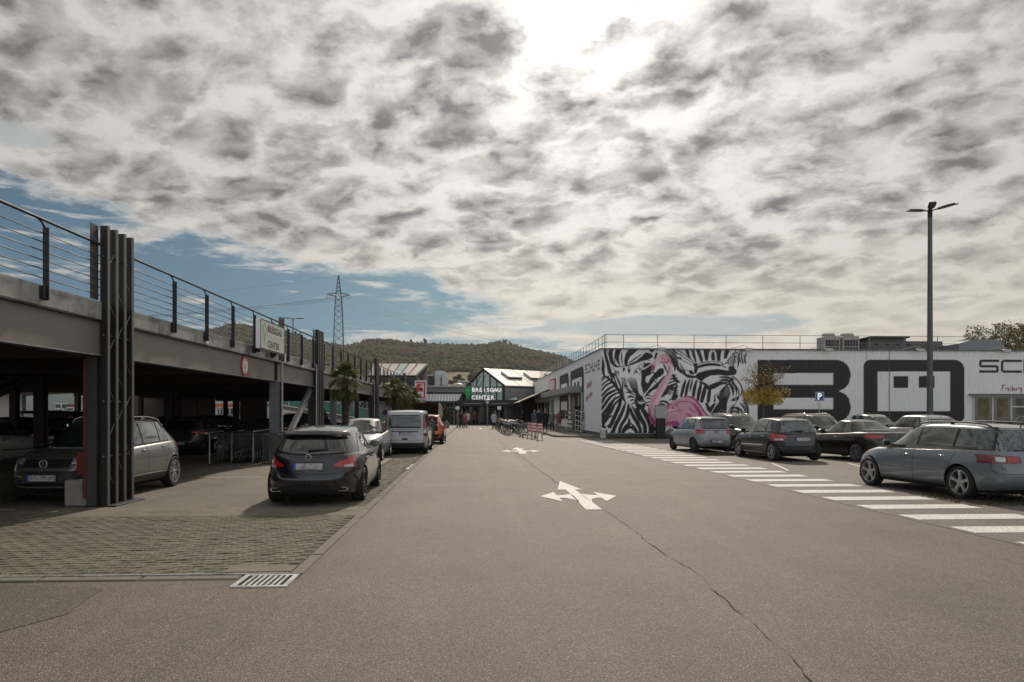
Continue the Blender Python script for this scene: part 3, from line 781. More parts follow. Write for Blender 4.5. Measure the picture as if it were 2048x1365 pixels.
WHEELS = {}
def wheel(parent, name, loc, r, w, style, rimmat, side):
    """tyre and rim; spokes face outwards (side = +1 left, -1 right)"""
    key = (r, w, style, rimmat.name)
    if key not in WHEELS:
        t = MB(); rr = r * .73
        t.lathe([(rr, -w * .46), (r * .93, -w * .5), (r * .985, -w * .42), (r, -w * .25), (r, w * .25), (r * .985, w * .42), (r * .93, w * .5), (rr, w * .46)], 30, axis='y', closed=True)
        tm = t.mesh('tyre', M_rubber, smooth=35)
        q = MB()
        q.lathe([(rr * 1.005, -w * .40), (rr * 1.03, w * .47), (rr * .96, w * .485), (rr * .93, w * .30), (rr * .90, -w * .40)], 30, axis='y', closed=True)
        q.mi = 1; q.lathe([(0, w * .02), (rr * .62, w * .02), (rr * .62, -w * .05), (rr * .90, -w * .10), (rr * .90, -w * .2), (0, -w * .2)], 24, axis='y'); q.mi = 0
        n, sw, twin = style
        for i in range(n):
            for s_ in ((-1, 1) if twin else (0,)):
                a = 2 * math.pi * i / n + s_ * twin; ca, sa = math.cos(a + math.pi / 2), math.sin(a + math.pi / 2)
                rad, tan = Vector((ca, 0, sa)), Vector((-sa, 0, ca)); out = Vector((0, 1, 0))
                p = []
                for (d, hw, yo, yi) in ((rr * .10, sw * .9, w * .40, w * .22), (rr * .55, sw * .62, w * .385, w * .25), (rr * .95, sw * .95, w * .44, w * .25)):
                    c = rad * d; p += [c + tan * hw + out * yi, c - tan * hw + out * yi, c - tan * hw * .7 + out * yo, c + tan * hw * .7 + out * yo]
                q.add(p, [(0, 1, 2, 3)] + [(k * 4 + j, k * 4 + (j + 1) % 4, k * 4 + 4 + (j + 1) % 4, k * 4 + 4 + j) for k in (0, 1) for j in range(4)] + [(8, 9, 10, 11)])
        q.lathe([(0, w * .43), (rr * .13, w * .43), (rr * .17, w * .36), (rr * .17, w * .2)], 14, axis='y')
        rm = q.mesh('rim', [rimmat, M_brake], smooth=35)
        bm = bmesh.new(); bm.from_mesh(rm); bmesh.ops.recalc_face_normals(bm, faces=bm.faces); bm.to_mesh(rm); bm.free()
        WHEELS[key] = (tm, rm)
    tm, rm = WHEELS[key]
    e = bpy.data.objects.new(name, None); COL.objects.link(e); e.parent = parent; e.location = loc; e.empty_display_size = .1
    if side < 0: e.rotation_euler = (0, 0, math.pi)
    link('tyre', tm, e); link('rim', rm, e)
    return e

def make_car(S, label, loc, rz, group='parked cars', name='parked_car', cat='car'):
    L, W, H, WB = S['L'], S['W'], S['H'], S['WB']
    ax_f = S.get('axf', L / 2 - .88); ax_r = ax_f - WB
    rt = S.get('rt', .32); hw = W / 2
    belt = [(-L / 2 + a, z) for a, z in S['belt']]            # from the rear
    low = S.get('low', .20); roof = S['roof']                # roof: (x from rear, z)
    roofp = [(-L / 2 + a, z) for a, z in roof]
    zb = lambda x: interp(belt, x)
    zl = lambda x: low + .07 * max(0, abs(x) / (L / 2) - .72) / .28
    prof = S.get('prof') or [(0, .90, .16, .14), (.07, .955, .06, .05), (.22, .985, .0, .0), (.45, 1.0, .0, .01), (.64, 1.0, .03, .035), (.80, .985, .09, .055), (.92, .96, .17, .075), (.975, .935, .24, .09), (1.0, .90, .30, .115)]
    nf, nr = S.get('nf', 3.3), S.get('nr', 4.6); NS = 112
    def outline(xf, xr, w, nf_=nf, nr_=nr):
        xc = (xf + xr) / 2; a = (xf - xr) / 2; out = []
        for k in range(NS):
            t = 2 * math.pi * (k + .5) / NS; c, s = math.cos(t), math.sin(t)
            n = nf_ if c > 0 else nr_
            out.append((xc + a * math.copysign(abs(c) ** (2 / n), c), w * math.copysign(abs(s) ** (2 / n), s)))
        return out
    flare = S.get('flare', .022)
    def loop_quads(nrings):
        return [(i * NS + k, i * NS + (k + 1) % NS, (i + 1) * NS + (k + 1) % NS, (i + 1) * NS + k) for i in range(nrings - 1) for k in range(NS)]
    vs = []
    for (t, wf, fi, ri) in prof:
        for (x, y) in outline(L / 2 - fi * S.get('fs', 1), -L / 2 + ri * S.get('rs', 1), hw * wf):
            z = zl(x) + t * (zb(x) - zl(x))
            fl = sum(math.exp(-((x - xa) / .40) ** 2) for xa in (ax_f, ax_r)) * max(0, 1 - abs(z - .52) / .42)
            if abs(y) > hw * .8: y += math.copysign(flare * fl, y)
            vs.append((x, y, z))
    rings = len(prof); (t, wf, fi, ri) = prof[-1]
    top = outline(L / 2 - fi * S.get('fs', 1), -L / 2 + ri * S.get('rs', 1), hw * wf)
    for q in (.985, .94, .80, .55, .25, .04):
        for (x, y) in top:
            x *= q; y *= q; vs.append((x, y, zb(x) + .055 * (1 - q ** 2) + .012 * (q < .98)))
        rings += 1
    fs = loop_quads(rings); fs.append(tuple((rings - 1) * NS + k for k in range(NS))); fs.append(tuple(range(NS))[::-1])
    lower = MB().add(vs, fs)
    me = lower.mesh('lower', [S['paint'], M_arch]); bm = bmesh.new(); bm.from_mesh(me); bmesh.ops.recalc_face_normals(bm, faces=bm.faces); bm.to_mesh(me); bm.free()
    lo = bpy.data.objects.new('lower', me); COL.objects.link(lo)
    # cut the wheel wells
    Rw = rt + S.get('archgap', .045); cuts = MB()
    for xa in (ax_f, ax_r):
        for s in (-1, 1):
            cuts.lathe([(0, s * (hw - .30)), (Rw, s * (hw - .30)), (Rw, s * (hw + .12)), (0, s * (hw + .12))], 36, (xa, 0, rt * .98), 'y')
    cm = cuts.mesh('cut', M_arch); bm = bmesh.new(); bm.from_mesh(cm); bmesh.ops.remove_doubles(bm, verts=bm.verts, dist=1e-5); bmesh.ops.recalc_face_normals(bm, faces=bm.faces); bm.to_mesh(cm); bm.free()
    co = bpy.data.objects.new('cut', cm); COL.objects.link(co)
    md = lo.modifiers.new('b', 'BOOLEAN'); md.operation = 'DIFFERENCE'; md.object = co; md.solver = 'EXACT'
    me2 = bpy.data.meshes.new_from_object(lo.evaluated_get(bpy.context.evaluated_depsgraph_get()))
    bpy.data.objects.remove(lo); bpy.data.objects.remove(co)
    body = MB(); body.v = [tuple(v.co) for v in me2.vertices]
    for p in me2.polygons:
        c = p.center; mi = 0
        for xa in (ax_f, ax_r):
            if math.hypot(c.x - xa, c.z - rt * .98) < Rw + .012 and (math.hypot(c.x - xa, c.z - rt * .98) < Rw * .97 or abs(p.normal.y) < .5): mi = 1
        if c.z < low + .02 and p.normal.z < -.5: mi = 1
        body.f.append(list(p.vertices)); body.m.append(mi)
    # greenhouse
    gh = S['gh']                                              # xf0, xf1, xr0, xr1 measured from the rear; w0, w1
    xf0, xf1, xr0, xr1 = [-L / 2 + v for v in gh[:4]]; w0, w1 = gh[4], gh[5]
    zr = lambda x: interp(roofp, x)
    bowf, bowr = S.get('bowf', .04), S.get('bowr', .03)
    gv = []; levels = (0, .2, .4, .6, .78, .90, .965, 1.0)
    gnf, gnr = S.get('gnf', 3.6), S.get('gnr', 4.6)
    def gl_dims(v):
        e = max(0, (v - .88) / .12) ** 2
        xf = xf0 + (xf1 - xf0) * v + bowf * 4 * v * (1 - v) - .05 * e; xr = xr0 + (xr1 - xr0) * v - bowr * 4 * v * (1 - v) + .04 * e
        w = w0 + (w1 - w0) * (v ** 1.15) - .035 * e
        return xf, xr, w
    def gz(x, v):
        vv = v - .012 * max(0, (v - .9) / .1) ** 2
        b0 = zb(x) - .02
        return b0 + vv * (zr(x) - b0)
    for v in levels:
        xf, xr, w = gl_dims(v)
        for (x, y) in outline(xf, xr, w, gnf, gnr): gv.append((x, y, gz(x, v)))
    gr = len(levels); xf, xr, w = gl_dims(1.0); base = outline(xf, xr, w, gnf, gnr); xc = (xf + xr) / 2
    for q in (.97, .88, .70, .42, .1):
        for (x, y) in base:
            x = xc + (x - xc) * q; y *= q; gv.append((x, y, gz(x, 1.0) + .040 * (1 - q ** 2)))
        gr += 1
    gf = loop_quads(gr); gf.append(tuple((gr - 1) * NS + k for k in range(NS))); gf.append(tuple(range(NS))[::-1])
    body.mi = 0; body.add(gv, gf)
    root = thing(name, label, cat, loc, rz, group)
    bo = body.build('body', [S['paint'], M_arch], root, smooth=38)
    tree = BVHTree.FromPolygons([Vector(v) for v in body.v], body.f)
    DIRS = {'L': (Vector((0, -1, 0)), 1), 'R': (Vector((0, 1, 0)), 1), 'F': (Vector((-1, 0, 0)), 0), 'B': (Vector((1, 0, 0)), 0), 'T': (Vector((0, 0, -1)), 2)}
    def proj(d, p, off):
        dr = DIRS[d][0]
        if d in 'LR': o = Vector((p[0], -dr.y * 3, p[1]))
        elif d in 'FB': o = Vector((-dr.x * 5, p[0], p[1]))
        else: o = Vector((p[0], p[1], 4))
        h, n, i, _ = tree.ray_cast(o, dr)
        k_ = 0
        while (h is None or (d in 'FB' and abs(h.x) < L * .10)) and k_ < 24:
            k_ += 1
            if d in 'FB': o.y *= .975
            elif d in 'LR': o.x *= .99
            h, n, i, _ = tree.ray_cast(o, dr)
        if h is None: return None
        if n.dot(dr) > 0: n = -n
        return h + n * off
    def strip(name_, d, lo_pts, hi_pts, mat, off=.005, nu=14, nv=5, parent=root, thick=0.0, mat2=None):
        def samp(pts, t):
            ls = [0]
            for a, b in zip(pts[:-1], pts[1:]): ls.append(ls[-1] + math.dist(a, b))
            if ls[-1] == 0: return pts[0]
            s = t * ls[-1]
            for i in range(len(pts) - 1):
                if s <= ls[i + 1] + 1e-9:
                    u = (s - ls[i]) / max(ls[i + 1] - ls[i], 1e-9); return (pts[i][0] + (pts[i + 1][0] - pts[i][0]) * u, pts[i][1] + (pts[i + 1][1] - pts[i][1]) * u)
            return pts[-1]
        g = []; last = None
        for j in range(nv + 1):
            for i in range(nu + 1):
                a, b = samp(lo_pts, i / nu), samp(hi_pts, i / nu); t = j / nv
                q = proj(d, (a[0] + (b[0] - a[0]) * t, a[1] + (b[1] - a[1]) * t), off)
                if q is None: q = last or Vector((0, 0, 0))
                last = q; g.append(q)
        m = MB(); fs_ = [(j * (nu + 1) + i, j * (nu + 1) + i + 1, (j + 1) * (nu + 1) + i + 1, (j + 1) * (nu + 1) + i) for j in range(nv) for i in range(nu)]
        # closed edge: fold the rim back into the body
        rimi = [i for i in range(nu + 1)] + [j * (nu + 1) + nu for j in range(1, nv + 1)] + [nv * (nu + 1) + i for i in range(nu - 1, -1, -1)] + [j * (nu + 1) for j in range(nv - 1, 0, -1)]
        dr = DIRS[d][0]; k0 = len(g); g2 = [g[i] + dr * (off + .012) for i in rimi]
        n_ = len(rimi); fs_ += [(rimi[i], rimi[(i + 1) % n_], k0 + (i + 1) % n_, k0 + i) for i in range(n_)]
        m.add(g + g2, fs_)
        return m.build(name_, mat, parent, smooth=50)
    def poly(name_, d, pts, mat, off=.006, parent=root):
        """band drawn on the body along a poly-line"""
        return strip(name_, d, [(p[0], p[1]) for p in pts[0]], [(p[0], p[1]) for p in pts[1]], mat, off, 12, 2, parent)
    def line(name_, d, pts, w, mat, off=.003):
        m = MB(); q = []
        for a, b in zip(pts[:-1], pts[1:]):
            n = max(2, int(math.dist(a, b) / .06))
            for i in range(n): q.append((a[0] + (b[0] - a[0]) * i / n, a[1] + (b[1] - a[1]) * i / n))
        q.append(pts[-1]); P3 = [proj(d, p, off) for p in q]; P3 = [p for p in P3 if p is not None]
        if len(P3) < 2: return None
        vs_ = []
        for i, p in enumerate(P3):
            t = (P3[min(i + 1, len(P3) - 1)] - P3[max(i - 1, 0)]).normalized(); s_ = t.cross(DIRS[d][0]).normalized() * w / 2
            vs_ += [p + s_, p - s_]
        m.add(vs_, [(2 * i, 2 * i + 1, 2 * i + 3, 2 * i + 2) for i in range(len(P3) - 1)])
        return m.build(name_, mat, root, fix=False)
    X = lambda a: -L / 2 + a
    glass_s = S.get('glass_side', M_gteal); glass_r = S.get('glass_rear', M_gteal)
    sides = (('L', 1), ('R', -1))
    # side glazing: one black band, panes set on it, so the pillars read between them
    for d, s in sides:
        for wdw in S['win']:
            lo_ = [(X(a), gz(X(a), v)) for a, v in wdw[0]]; hi_ = [(X(a), gz(X(a), v)) for a, v in wdw[1]]
            strip('side_window', d, lo_, hi_, glass_s if len(wdw) < 3 else wdw[2], .008, 12, 5)
        bl_, bh_ = S['band']
        lo_ = [(X(a), gz(X(a), v)) for a, v in bl_]; hi_ = [(X(a), gz(X(a), v)) for a, v in bh_]
        strip('window_surround', d, lo_, hi_, S.get('surround', M_trim), .004, 20, 5)
        if S.get('chrome_line'):
            line('chrome_strip', d, lo_, .022, M_chrome, .010)
        if S.get('chrome_arc'):
            line('chrome_strip', d, hi_, .024, M_chrome, .010)
    # windscreen and rear window
    fw = S['fwin']; rw = S['rwin']                          # half widths bottom/top and z bottom/top
    strip('windscreen', 'F', [(-fw[0], fw[2]), (-fw[0] * .5, fw[2] - .01), (0, fw[2] - .015), (fw[0] * .5, fw[2] - .01), (fw[0], fw[2])], [(-fw[1], fw[3]), (0, fw[3] + .02), (fw[1], fw[3])], S.get('glass_front', M_gteal), .006, 16, 6)
    strip('rear_window', 'B', [(-rw[0], rw[2]), (0, rw[2] - rw[4] if len(rw) > 4 else rw[2]), (rw[0], rw[2])], [(-rw[1], rw[3]), (0, rw[3] + .015), (rw[1], rw[3])], glass_r, .007, 16, 6)
    # lamps
    for s in (-1, 1):
        for lp in S['tail']:
            lo_ = [(s * a, z) for a, z in lp[0]]; hi_ = [(s * a, z) for a, z in lp[1]]
            strip('tail_light', 'B', lo_, hi_, lp[2], .010 if len(lp) < 4 else lp[3], 8, 4)
        for lp in S.get('tailside', []):
            strip('tail_light', 'L' if s > 0 else 'R', [(X(a + S.get('tso', .20)), z) for a, z in lp[0]], [(X(a + S.get('tso', .20)), z) for a, z in lp[1]], lp[2], .009, 5, 4)
        for lp in S.get('head', []):
            strip('headlight', 'F', [(s * a, z) for a, z in lp[0]], [(s * a, z) for a, z in lp[1]], lp[2], .010, 8, 4)
    # bumpers, grille, trim strips on the ends
    for (nm, d, lo_, hi_, mt, off) in S.get('ends', []): strip(nm, d, lo_, hi_, mt, off, 16, 3)
    for (nm, lo_, hi_, mt, off) in S.get('sidetrim', []):
        for dd, s in sides: strip(nm, dd, [(X(a), z) for a, z in lo_], [(X(a), z) for a, z in hi_], mt, off, 18, 2)
    # shut lines
    for (d, pts, w) in S.get('gaps', []):
        for dd in (('L', 'R') if d == 'S' else (d,)):
            line('shut_line', dd, [(X(a), z) if dd in 'LR' else (a, z) for a, z in pts], w, M_seam)
    # door handles and mirrors
    for (a, z) in S.get('handles', []):
        for s in (1, -1):
            p = proj('L' if s > 0 else 'R', (X(a), z), .0)
            if p: MB().cbox(p.x - .085, p.x + .085, p.y - .012 if s > 0 else p.y - .030, p.y + .030 if s > 0 else p.y + .012, z - .014, z + .014, .008).build('door_handle', S.get('handlemat', S['paint']), root, smooth=True)
    if S.get('mirror'):
        a, z, mm = S['mirror']
        for s in (1, -1):
            p = proj('L' if s > 0 else 'R', (X(a), z - .03), 0) or Vector((X(a), s * hw * .9, z))
            m = MB(); m.tube([(X(a), p.y - s * .03, z - .02), (X(a) - .01, p.y + s * .09, z + .005)], [.03, .022], 6)
            prof_ = [(0.0, -.075), (.055, -.068), (.085, -.02), (.078, .035), (.045, .062), (0, .070)]
            bmx = bmesh.new(); bmesh.ops.create_uvsphere(bmx, u_segments=12, v_segments=8, radius=1)
            vv = []
            for v in bmx.verts:
                c = v.co; xx = c.x * .075 if c.x > 0 else c.x * .02
                vv.append((X(a) + xx - .01, p.y + s * (.165 + c.y * .105), z + .02 + c.z * .072 * (1 + .15 * c.y * s)))
            m.add(vv, [[v.index for v in f.verts] for f in bmx.faces]); bmx.free()
            mo = m.build('side_mirror', mm, root, smooth=60)
            MB().add([(X(a) - .031, p.y + s * (.165 + yy), z + .02 + zz) for yy, zz in ((-.085, -.045), (.085, -.05), (.09, .045), (-.07, .05))], [(0, 1, 2, 3)]).build('mirror_glass', M_gdark, mo, fix=False)
    if S.get('rails'):
        a0, a1, mt = S['rails']
        for s in (1, -1):
            pts = []
            for i in range(9):
                t = i / 8; x = X(a0 + (a1 - a0) * t); up = .052 * min(1, min(t, 1 - t) * 7)
                p = proj('T', (x, s * (w1 - .065)), 0); pts.append((p.x, p.y, p.z + up))
            MB().tube(pts, .017, 7).build('roof_rail', mt, root, smooth=60)
            for t in (.02, .5, .98):
                p = proj('T', (X(a0 + (a1 - a0) * t), s * (w1 - .065)), 0); MB().box(p.x - .04, p.x + .04, p.y - .012, p.y + .012, p.z - .01, p.z + .04).build('rail_foot', mt, root)
    if S.get('antenna'):
        p = proj('T', (X(S['antenna']), 0), 0); MB().tube([(p.x, 0, p.z - .01), (p.x - .03, 0, p.z + .06), (p.x - .10, 0, p.z + .17)], [.014, .007, .003], 6).build('antenna', M_black, root)
    if S.get('fin_antenna'):
        p = proj('T', (X(S['fin_antenna']), 0), 0); MB().prism([(p.x - .07, -.012, p.z - .008), (p.x + .07, -.012, p.z - .008), (p.x - .05, -.012, p.z + .05)], 0, (0, .024, 0)).build('antenna', S['paint'], root)
    # number plates
    for (d, y0, z0, tilt) in S.get('plates', []):
        p = proj(d, (y0, z0), .0)
        if p is None: continue
        s = -1 if d == 'B' else 1; e = p.x + s * .016
        pl = MB().box(e - .006, e + .006, y0 - .26, y0 + .26, z0 - .055, z0 + .055).build('number_plate', M_plate, root)
        q = -s * .26
        ya, yb = (y0 - .26, y0 - .215) if d == 'F' else (y0 + .215, y0 + .26)
        if d == 'F': ya, yb = y0 - .26, y0 - .215
        MB().box(e + s * .0065, e + s * .008, ya, yb, z0 - .055, z0 + .055).build('blue_band', M_euroblue, pl)
        MB().box(e - .010, e - .0065 if s > 0 else e + .010, y0 - .275, y0 + .275, z0 - .07, z0 + .07).build('plate_holder', M_black, pl) if s > 0 else MB().box(e + .0065, e + .012, y0 - .275, y0 + .275, z0 - .07, z0 + .07).build('plate_holder', M_black, pl)
    # badge
    if S.get('badge'):
        kind, d, z0, r_, mt = S['badge']; p = proj(d, (0, z0), 0); s = -1 if d == 'B' else 1; ex_ = [q.x for q in (proj(d, (0, z0 + k * r_), 0) for k in (-1, 0, 1)) if q is not None and abs(q.x - p.x) < .1]; xx = (max(ex_) if s > 0 else min(ex_)) + s * .016
        b = MB(); ring = [(r_, -.004), (r_, .004), (r_ * .86, .006), (r_ * .86, -.004)]
        if kind in ('star', 'vw'): b.lathe([(a_, s * h_) for a_, h_ in ring], 24, (xx, 0, z0), 'x', closed=True)
        def seg(pts_, w_):
            for (a_, b_) in zip(pts_[:-1], pts_[1:]):
                pl_ = stroke_poly([a_, b_], w_); b.prism([(xx, yy * r_, z0 + zz * r_) for yy, zz in pl_], 0, (s * .006, 0, 0))
        if kind == 'star':
            for a_ in (90, 210, 330): seg([(0, 0), (.9 * math.cos(R(a_)), .9 * math.sin(R(a_)))], .010)
        elif kind == 'vw':
            seg([(-.42, .78), (0, .08), (.42, .78)], .009); seg([(-.82, .35), (-.42, -.72), (0, 0), (.42, -.72), (.82, .35)], .009)
        elif kind == 'diamond':
            seg([(0, 1), (.62, 0), (0, -1), (-.62, 0), (0, 1)], .012)
        elif kind == 'lion':
            seg([(-.3, -.9), (-.1, -.2), (-.4, .1), (.1, .4), (0, .9)], .016); seg([(-.1, -.2), (.35, -.7)], .014); seg([(.1, .4), (.5, .2)], .012)
        b.build('badge', M_badge if mt == M_chrome else mt, root)
    if S.get('wiper'):
        y0, z0, y1, z1 = S['wiper']; a_, b_ = proj('B', (y0, z0), .03), proj('B', (y1, z1), .03)
        if a_ and b_: MB().tube([a_, (a_ + b_) / 2, b_], [.020, .012, .008], 5).build('wiper', M_black, root)
    for s in (1, -1):
        for k_ in S.get('exhaust', []):
            (y0, z0, hw_, hh_) = k_; p = proj('B', (s * y0, z0 + .03), 0)
            if p:
                o_ = [(p.x - .025, s * y0 - hw_, z0), (p.x - .025, s * y0 - hw_ * .7, z0 - hh_), (p.x - .025, s * y0 + hw_ * .7, z0 - hh_), (p.x - .025, s * y0 + hw_, z0), (p.x - .025, s * y0 + hw_ * .8, z0 + hh_), (p.x - .025, s * y0 - hw_ * .8, z0 + hh_)]
                i_ = [(p.x - .027, s * y0 + (q_[1] - s * y0) * .78, z0 + (q_[2] - z0) * .7) for q_ in o_]
                m = MB(); m.prism(o_, 0, (.10, 0, 0)); m.build('exhaust_trim', M_chrome, root)
                m = MB(); m.prism(i_, 0, (.02, 0, 0)); m.build('exhaust_opening', M_arch, root)
    # underside
    MB().box(X(.35), X(L - .35), -hw * .75, hw * .75, .16, low + .06).build('underbody', M_arch, root)
    for xa, nm in ((ax_f, 'wheel'), (ax_r, 'wheel')):
        for s in (1, -1): wheel(root, nm, (xa, s * (hw - S.get('inset', .115)), rt), rt, S.get('wt', .215), S.get('spokes', (5, .045, 0)), S.get('rimmat', M_rim), s)
    if S.get('extra'): S['extra'](root, strip, line, proj, X)
    return root

def glazing(gh, rear_lo, rear_hi, splits, v0=.09, v1=.86, margin=.13, pil=.055, rake=0.0):
    xf0, xf1 = gh[0], gh[1]
    F = lambda v: xf0 + (xf1 - xf0) * v - margin
    band = ([(rear_lo - .05, v0 - .03), (F(v0) + .06, v0 - .03)], [(rear_hi - .04, v1 + .035), (F(v1) + .03, v1 + .035)])
    ed = [(rear_lo, rear_hi)] + [(a + rake * .5, a - rake * .5) for a in splits] + [(F(v0), F(v1))]
    win = []
    for i in range(len(ed) - 1):
        l0, h0 = ed[i]; l1, h1 = ed[i + 1]
        p0 = pil / 2 if i else 0; p1 = pil / 2 if i < len(ed) - 2 else 0
        win.append(([(l0 + p0, v0), (l1 - p1, v0)], [(h0 + p0, v1), (h1 - p1, v1)]))
    return dict(win=win, band=band)

def seams(front_door, mid, rear_door, arch, z0=.30, zt=.95, hood=None):
    g = [('S', [(front_door, z0 + .02), (front_door + .02, zt - .06)], .009), ('S', [(mid, z0), (mid, zt)], .009),
         ('S', [(rear_door + .12, z0 + .02), (rear_door + .10, .55), (rear_door - .10, zt - .02)], .009), ('S', [(rear_door + .12, z0 + .01), (front_door, z0 + .01)], .008)]
    return g

P_black = paint('paint_black_blue', (.005, .006, .010), .2, .22)
P_troc = paint('paint_warm_grey', (.19, .19, .185), .55, .35)
P_silver = paint('paint_silver', (.42, .43, .43), .55, .38)
P_van = paint('paint_van_silver', (.34, .35, .37), .45, .4)
P_orange = paint('paint_orange', (.55, .10, .02), .2, .3)
P_polo = paint('paint_pale_grey', (.25, .27, .29), .35, .42)
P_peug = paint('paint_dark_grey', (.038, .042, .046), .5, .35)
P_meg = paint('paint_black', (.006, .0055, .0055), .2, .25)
P_mazda = paint('paint_blue_grey', (.155, .180, .210), .45, .36)
P_red = paint('paint_dark_red', (.10, .008, .008), .3, .3)
P_suv = paint('paint_brown_grey', (.085, .080, .078), .5, .35)

GH = (3.80, 2.80, .10, .58, .80, .575)
CLA = dict(L=4.63, W=1.777, H=1.435, WB=2.70, rt=.325, paint=P_black, low=.17,
    belt=[(0, .90), (.35, .945), (1.2, .955), (2.4, .92), (3.4, .88), (3.9, .82), (4.35, .70), (4.63, .58)],
    roof=[(.2, 1.235), (.6, 1.315), (1.2, 1.375), (2.0, 1.41), (2.7, 1.405), (3.2, 1.35)], gh=GH, **glazing(GH, .98, 1.62, [1.55, 2.35], pil=.07),
    nr=3.7, rs=1.2, gnr=3.6, flare=.035,
    fwin=(.66, .52, .93, 1.36), rwin=(.66, .53, .955, 1.245, .03), glass_rear=M_gdark, glass_side=M_gdark, surround=P_black,
    tail=[([(.44, .735), (.62, .70), (.78, .69)], [(.44, .765), (.60, .84), (.76, .905)], M_tail), ([(.60, .715), (.74, .705)], [(.60, .745), (.74, .755)], M_lampclear, .014)],
    tailside=[([(.10, .71), (.30, .78)], [(.16, .90), (.46, .90)], M_tail)],
    ends=[('diffuser', 'B', [(-.80, .22), (.80, .22)], [(-.72, .40), (.72, .40)], M_trim, .006), ('spoiler', 'B', [(-.60, 1.225), (0, 1.235), (.60, 1.225)], [(-.55, 1.285), (0, 1.30), (.55, 1.285)], P_black, .07),
          ('plate_recess', 'B', [(-.40, .66), (0, .65), (.40, .66)], [(-.44, .835), (0, .84), (.44, .835)], P_black, .004),
          ('grille', 'F', [(-.45, .36), (.45, .36)], [(-.50, .60), (.50, .60)], M_trim, .006)],
    head=[([(.48, .58), (.78, .60)], [(.50, .70), (.76, .74)], M_lampclear)],
    gaps=seams(3.52, 2.42, 1.32, 0, .28, .93) + [('B', [(-.72, .90), (-.74, .70), (-.52, .60), (0, .585), (.52, .60), (.74, .70), (.72, .90)], .007), ('B', [(-.82, .50), (-.4, .46), (.4, .46), (.82, .50)], .006), ('B', [(-.74, .58), (-.80, .44), (-.76, .30)], .03), ('B', [(.74, .58), (.80, .44), (.76, .30)], .03)],
    handles=[(2.62, .80), (1.55, .82)], handlemat=M_chrome, mirror=(3.30, .98, M_black), plates=[('B', 0, .735, 0)], badge=('star', 'B', .895, .055, M_chrome),
    wiper=(.02, .985, -.34, 1.02), exhaust=[(.58, .315, .115, .034)], spokes=(10, .018, .0), rimmat=M_rimdark, chrome_line=True, wt=.235, inset=.12)

GH = (3.30, 2.42, .10, .68, .82, .595)
TROC = dict(L=4.23, W=1.82, H=1.57, WB=2.59, rt=.345, paint=P_troc, low=.25,
    belt=[(0, 1.00), (.5, 1.05), (1.4, 1.03), (2.6, .985), (3.3, .955), (3.8, .90), (4.1, .82), (4.23, .76)],
    roof=[(.3, 1.42), (.8, 1.50), (1.6, 1.555), (2.3, 1.55), (2.8, 1.48)], gh=GH, **glazing(GH, .95, 1.05, [1.28, 2.05], pil=.05, rake=.10),
    fwin=(.70, .55, 1.00, 1.50), rwin=(.62, .52, 1.06, 1.40), glass_side=M_gteal, surround=M_trim,
    tail=[([(.52, .90), (.82, .88)], [(.52, 1.0), (.80, 1.02)], M_tail)], tailside=[([(.05, .90), (.30, .92)], [(.10, 1.03), (.28, 1.02)], M_tail)],
    head=[([(.44, .74), (.82, .76)], [(.44, .84), (.78, .88)], M_lampclear)],
    ends=[('bumper_trim', 'F', [(-.84, .30), (.84, .30)], [(-.80, .46), (.80, .46)], M_trim, .008), ('grille', 'F', [(-.42, .68), (.42, .68)], [(-.42, .83), (.42, .83)], M_trim, .008), ('air_intake', 'F', [(-.70, .44), (.70, .44)], [(-.62, .62), (.62, .62)], M_trim, .006), ('chrome_strip', 'F', [(-.42, .838), (.42, .838)], [(-.42, .852), (.42, .852)], M_chrome, .014), ('chrome_strip', 'F', [(-.6, .315), (.6, .315)], [(-.6, .335), (.6, .335)], M_chrome, .014), ('bumper_trim', 'B', [(-.84, .28), (.84, .28)], [(-.82, .52), (.82, .52)], M_trim, .008)],
    sidetrim=[('sill_trim', [(.95, .27), (1.3, .25), (2.95, .25)], [(.95, .40), (1.3, .385), (2.95, .385)], M_trim, .010), ('chrome_strip', [(1.32, .40), (2.98, .385)], [(1.32, .415), (2.98, .40)], M_chrome, .014)],
    gaps=seams(3.02, 2.05, 1.12, 0, .42, 1.02), handles=[(2.22, .90), (1.28, .94)], mirror=(2.95, 1.03, M_black), rails=(.60, 2.50, M_chrome), chrome_arc=True,
    plates=[('F', 0, .50, 0), ('B', 0, .80, 0)], badge=('vw', 'F', .755, .075, M_chrome), spokes=(5, .030, .22), wt=.225, archgap=.05)

GH = (3.30, 2.40, .62, 1.50, .78, .555)
SEDAN = dict(L=4.60, W=1.77, H=1.44, WB=2.76, rt=.32, paint=P_silver, low=.18,
    belt=[(0, .90), (.2, .985), (.9, .99), (1.8, .95), (3.2, .90), (3.7, .87), (4.3, .76), (4.6, .62)],
    roof=[(1.0, 1.36), (1.6, 1.42), (2.3, 1.44), (2.8, 1.38)], gh=GH, **glazing(GH, 1.15, 1.45, [1.6, 2.38], pil=.05),
    fwin=(.67, .53, .93, 1.38), rwin=(.60, .50, 1.02, 1.36), glass_front=M_gdark, glass_side=M_gdark,
    tail=[([(.48, .74), (.80, .72)], [(.48, .86), (.78, .90)], M_tail)], head=[([(.46, .58), (.82, .60)], [(.48, .72), (.78, .80)], M_lampclear)],
    ends=[('grille', 'F', [(-.36, .50), (.36, .50)], [(-.40, .72), (.40, .72)], M_trim, .008), ('air_intake', 'F', [(-.6, .25), (.6, .25)], [(-.55, .38), (.55, .38)], M_trim, .006)],
    gaps=seams(3.35, 2.38, 1.35, 0, .28, .94), handles=[(2.6, .80), (1.5, .82)], handlemat=M_chrome, mirror=(3.15, 1.0, P_silver), plates=[('F', 0, .44, 0)], badge=('star', 'F', .62, .08, M_chrome), spokes=(5, .04, 0))

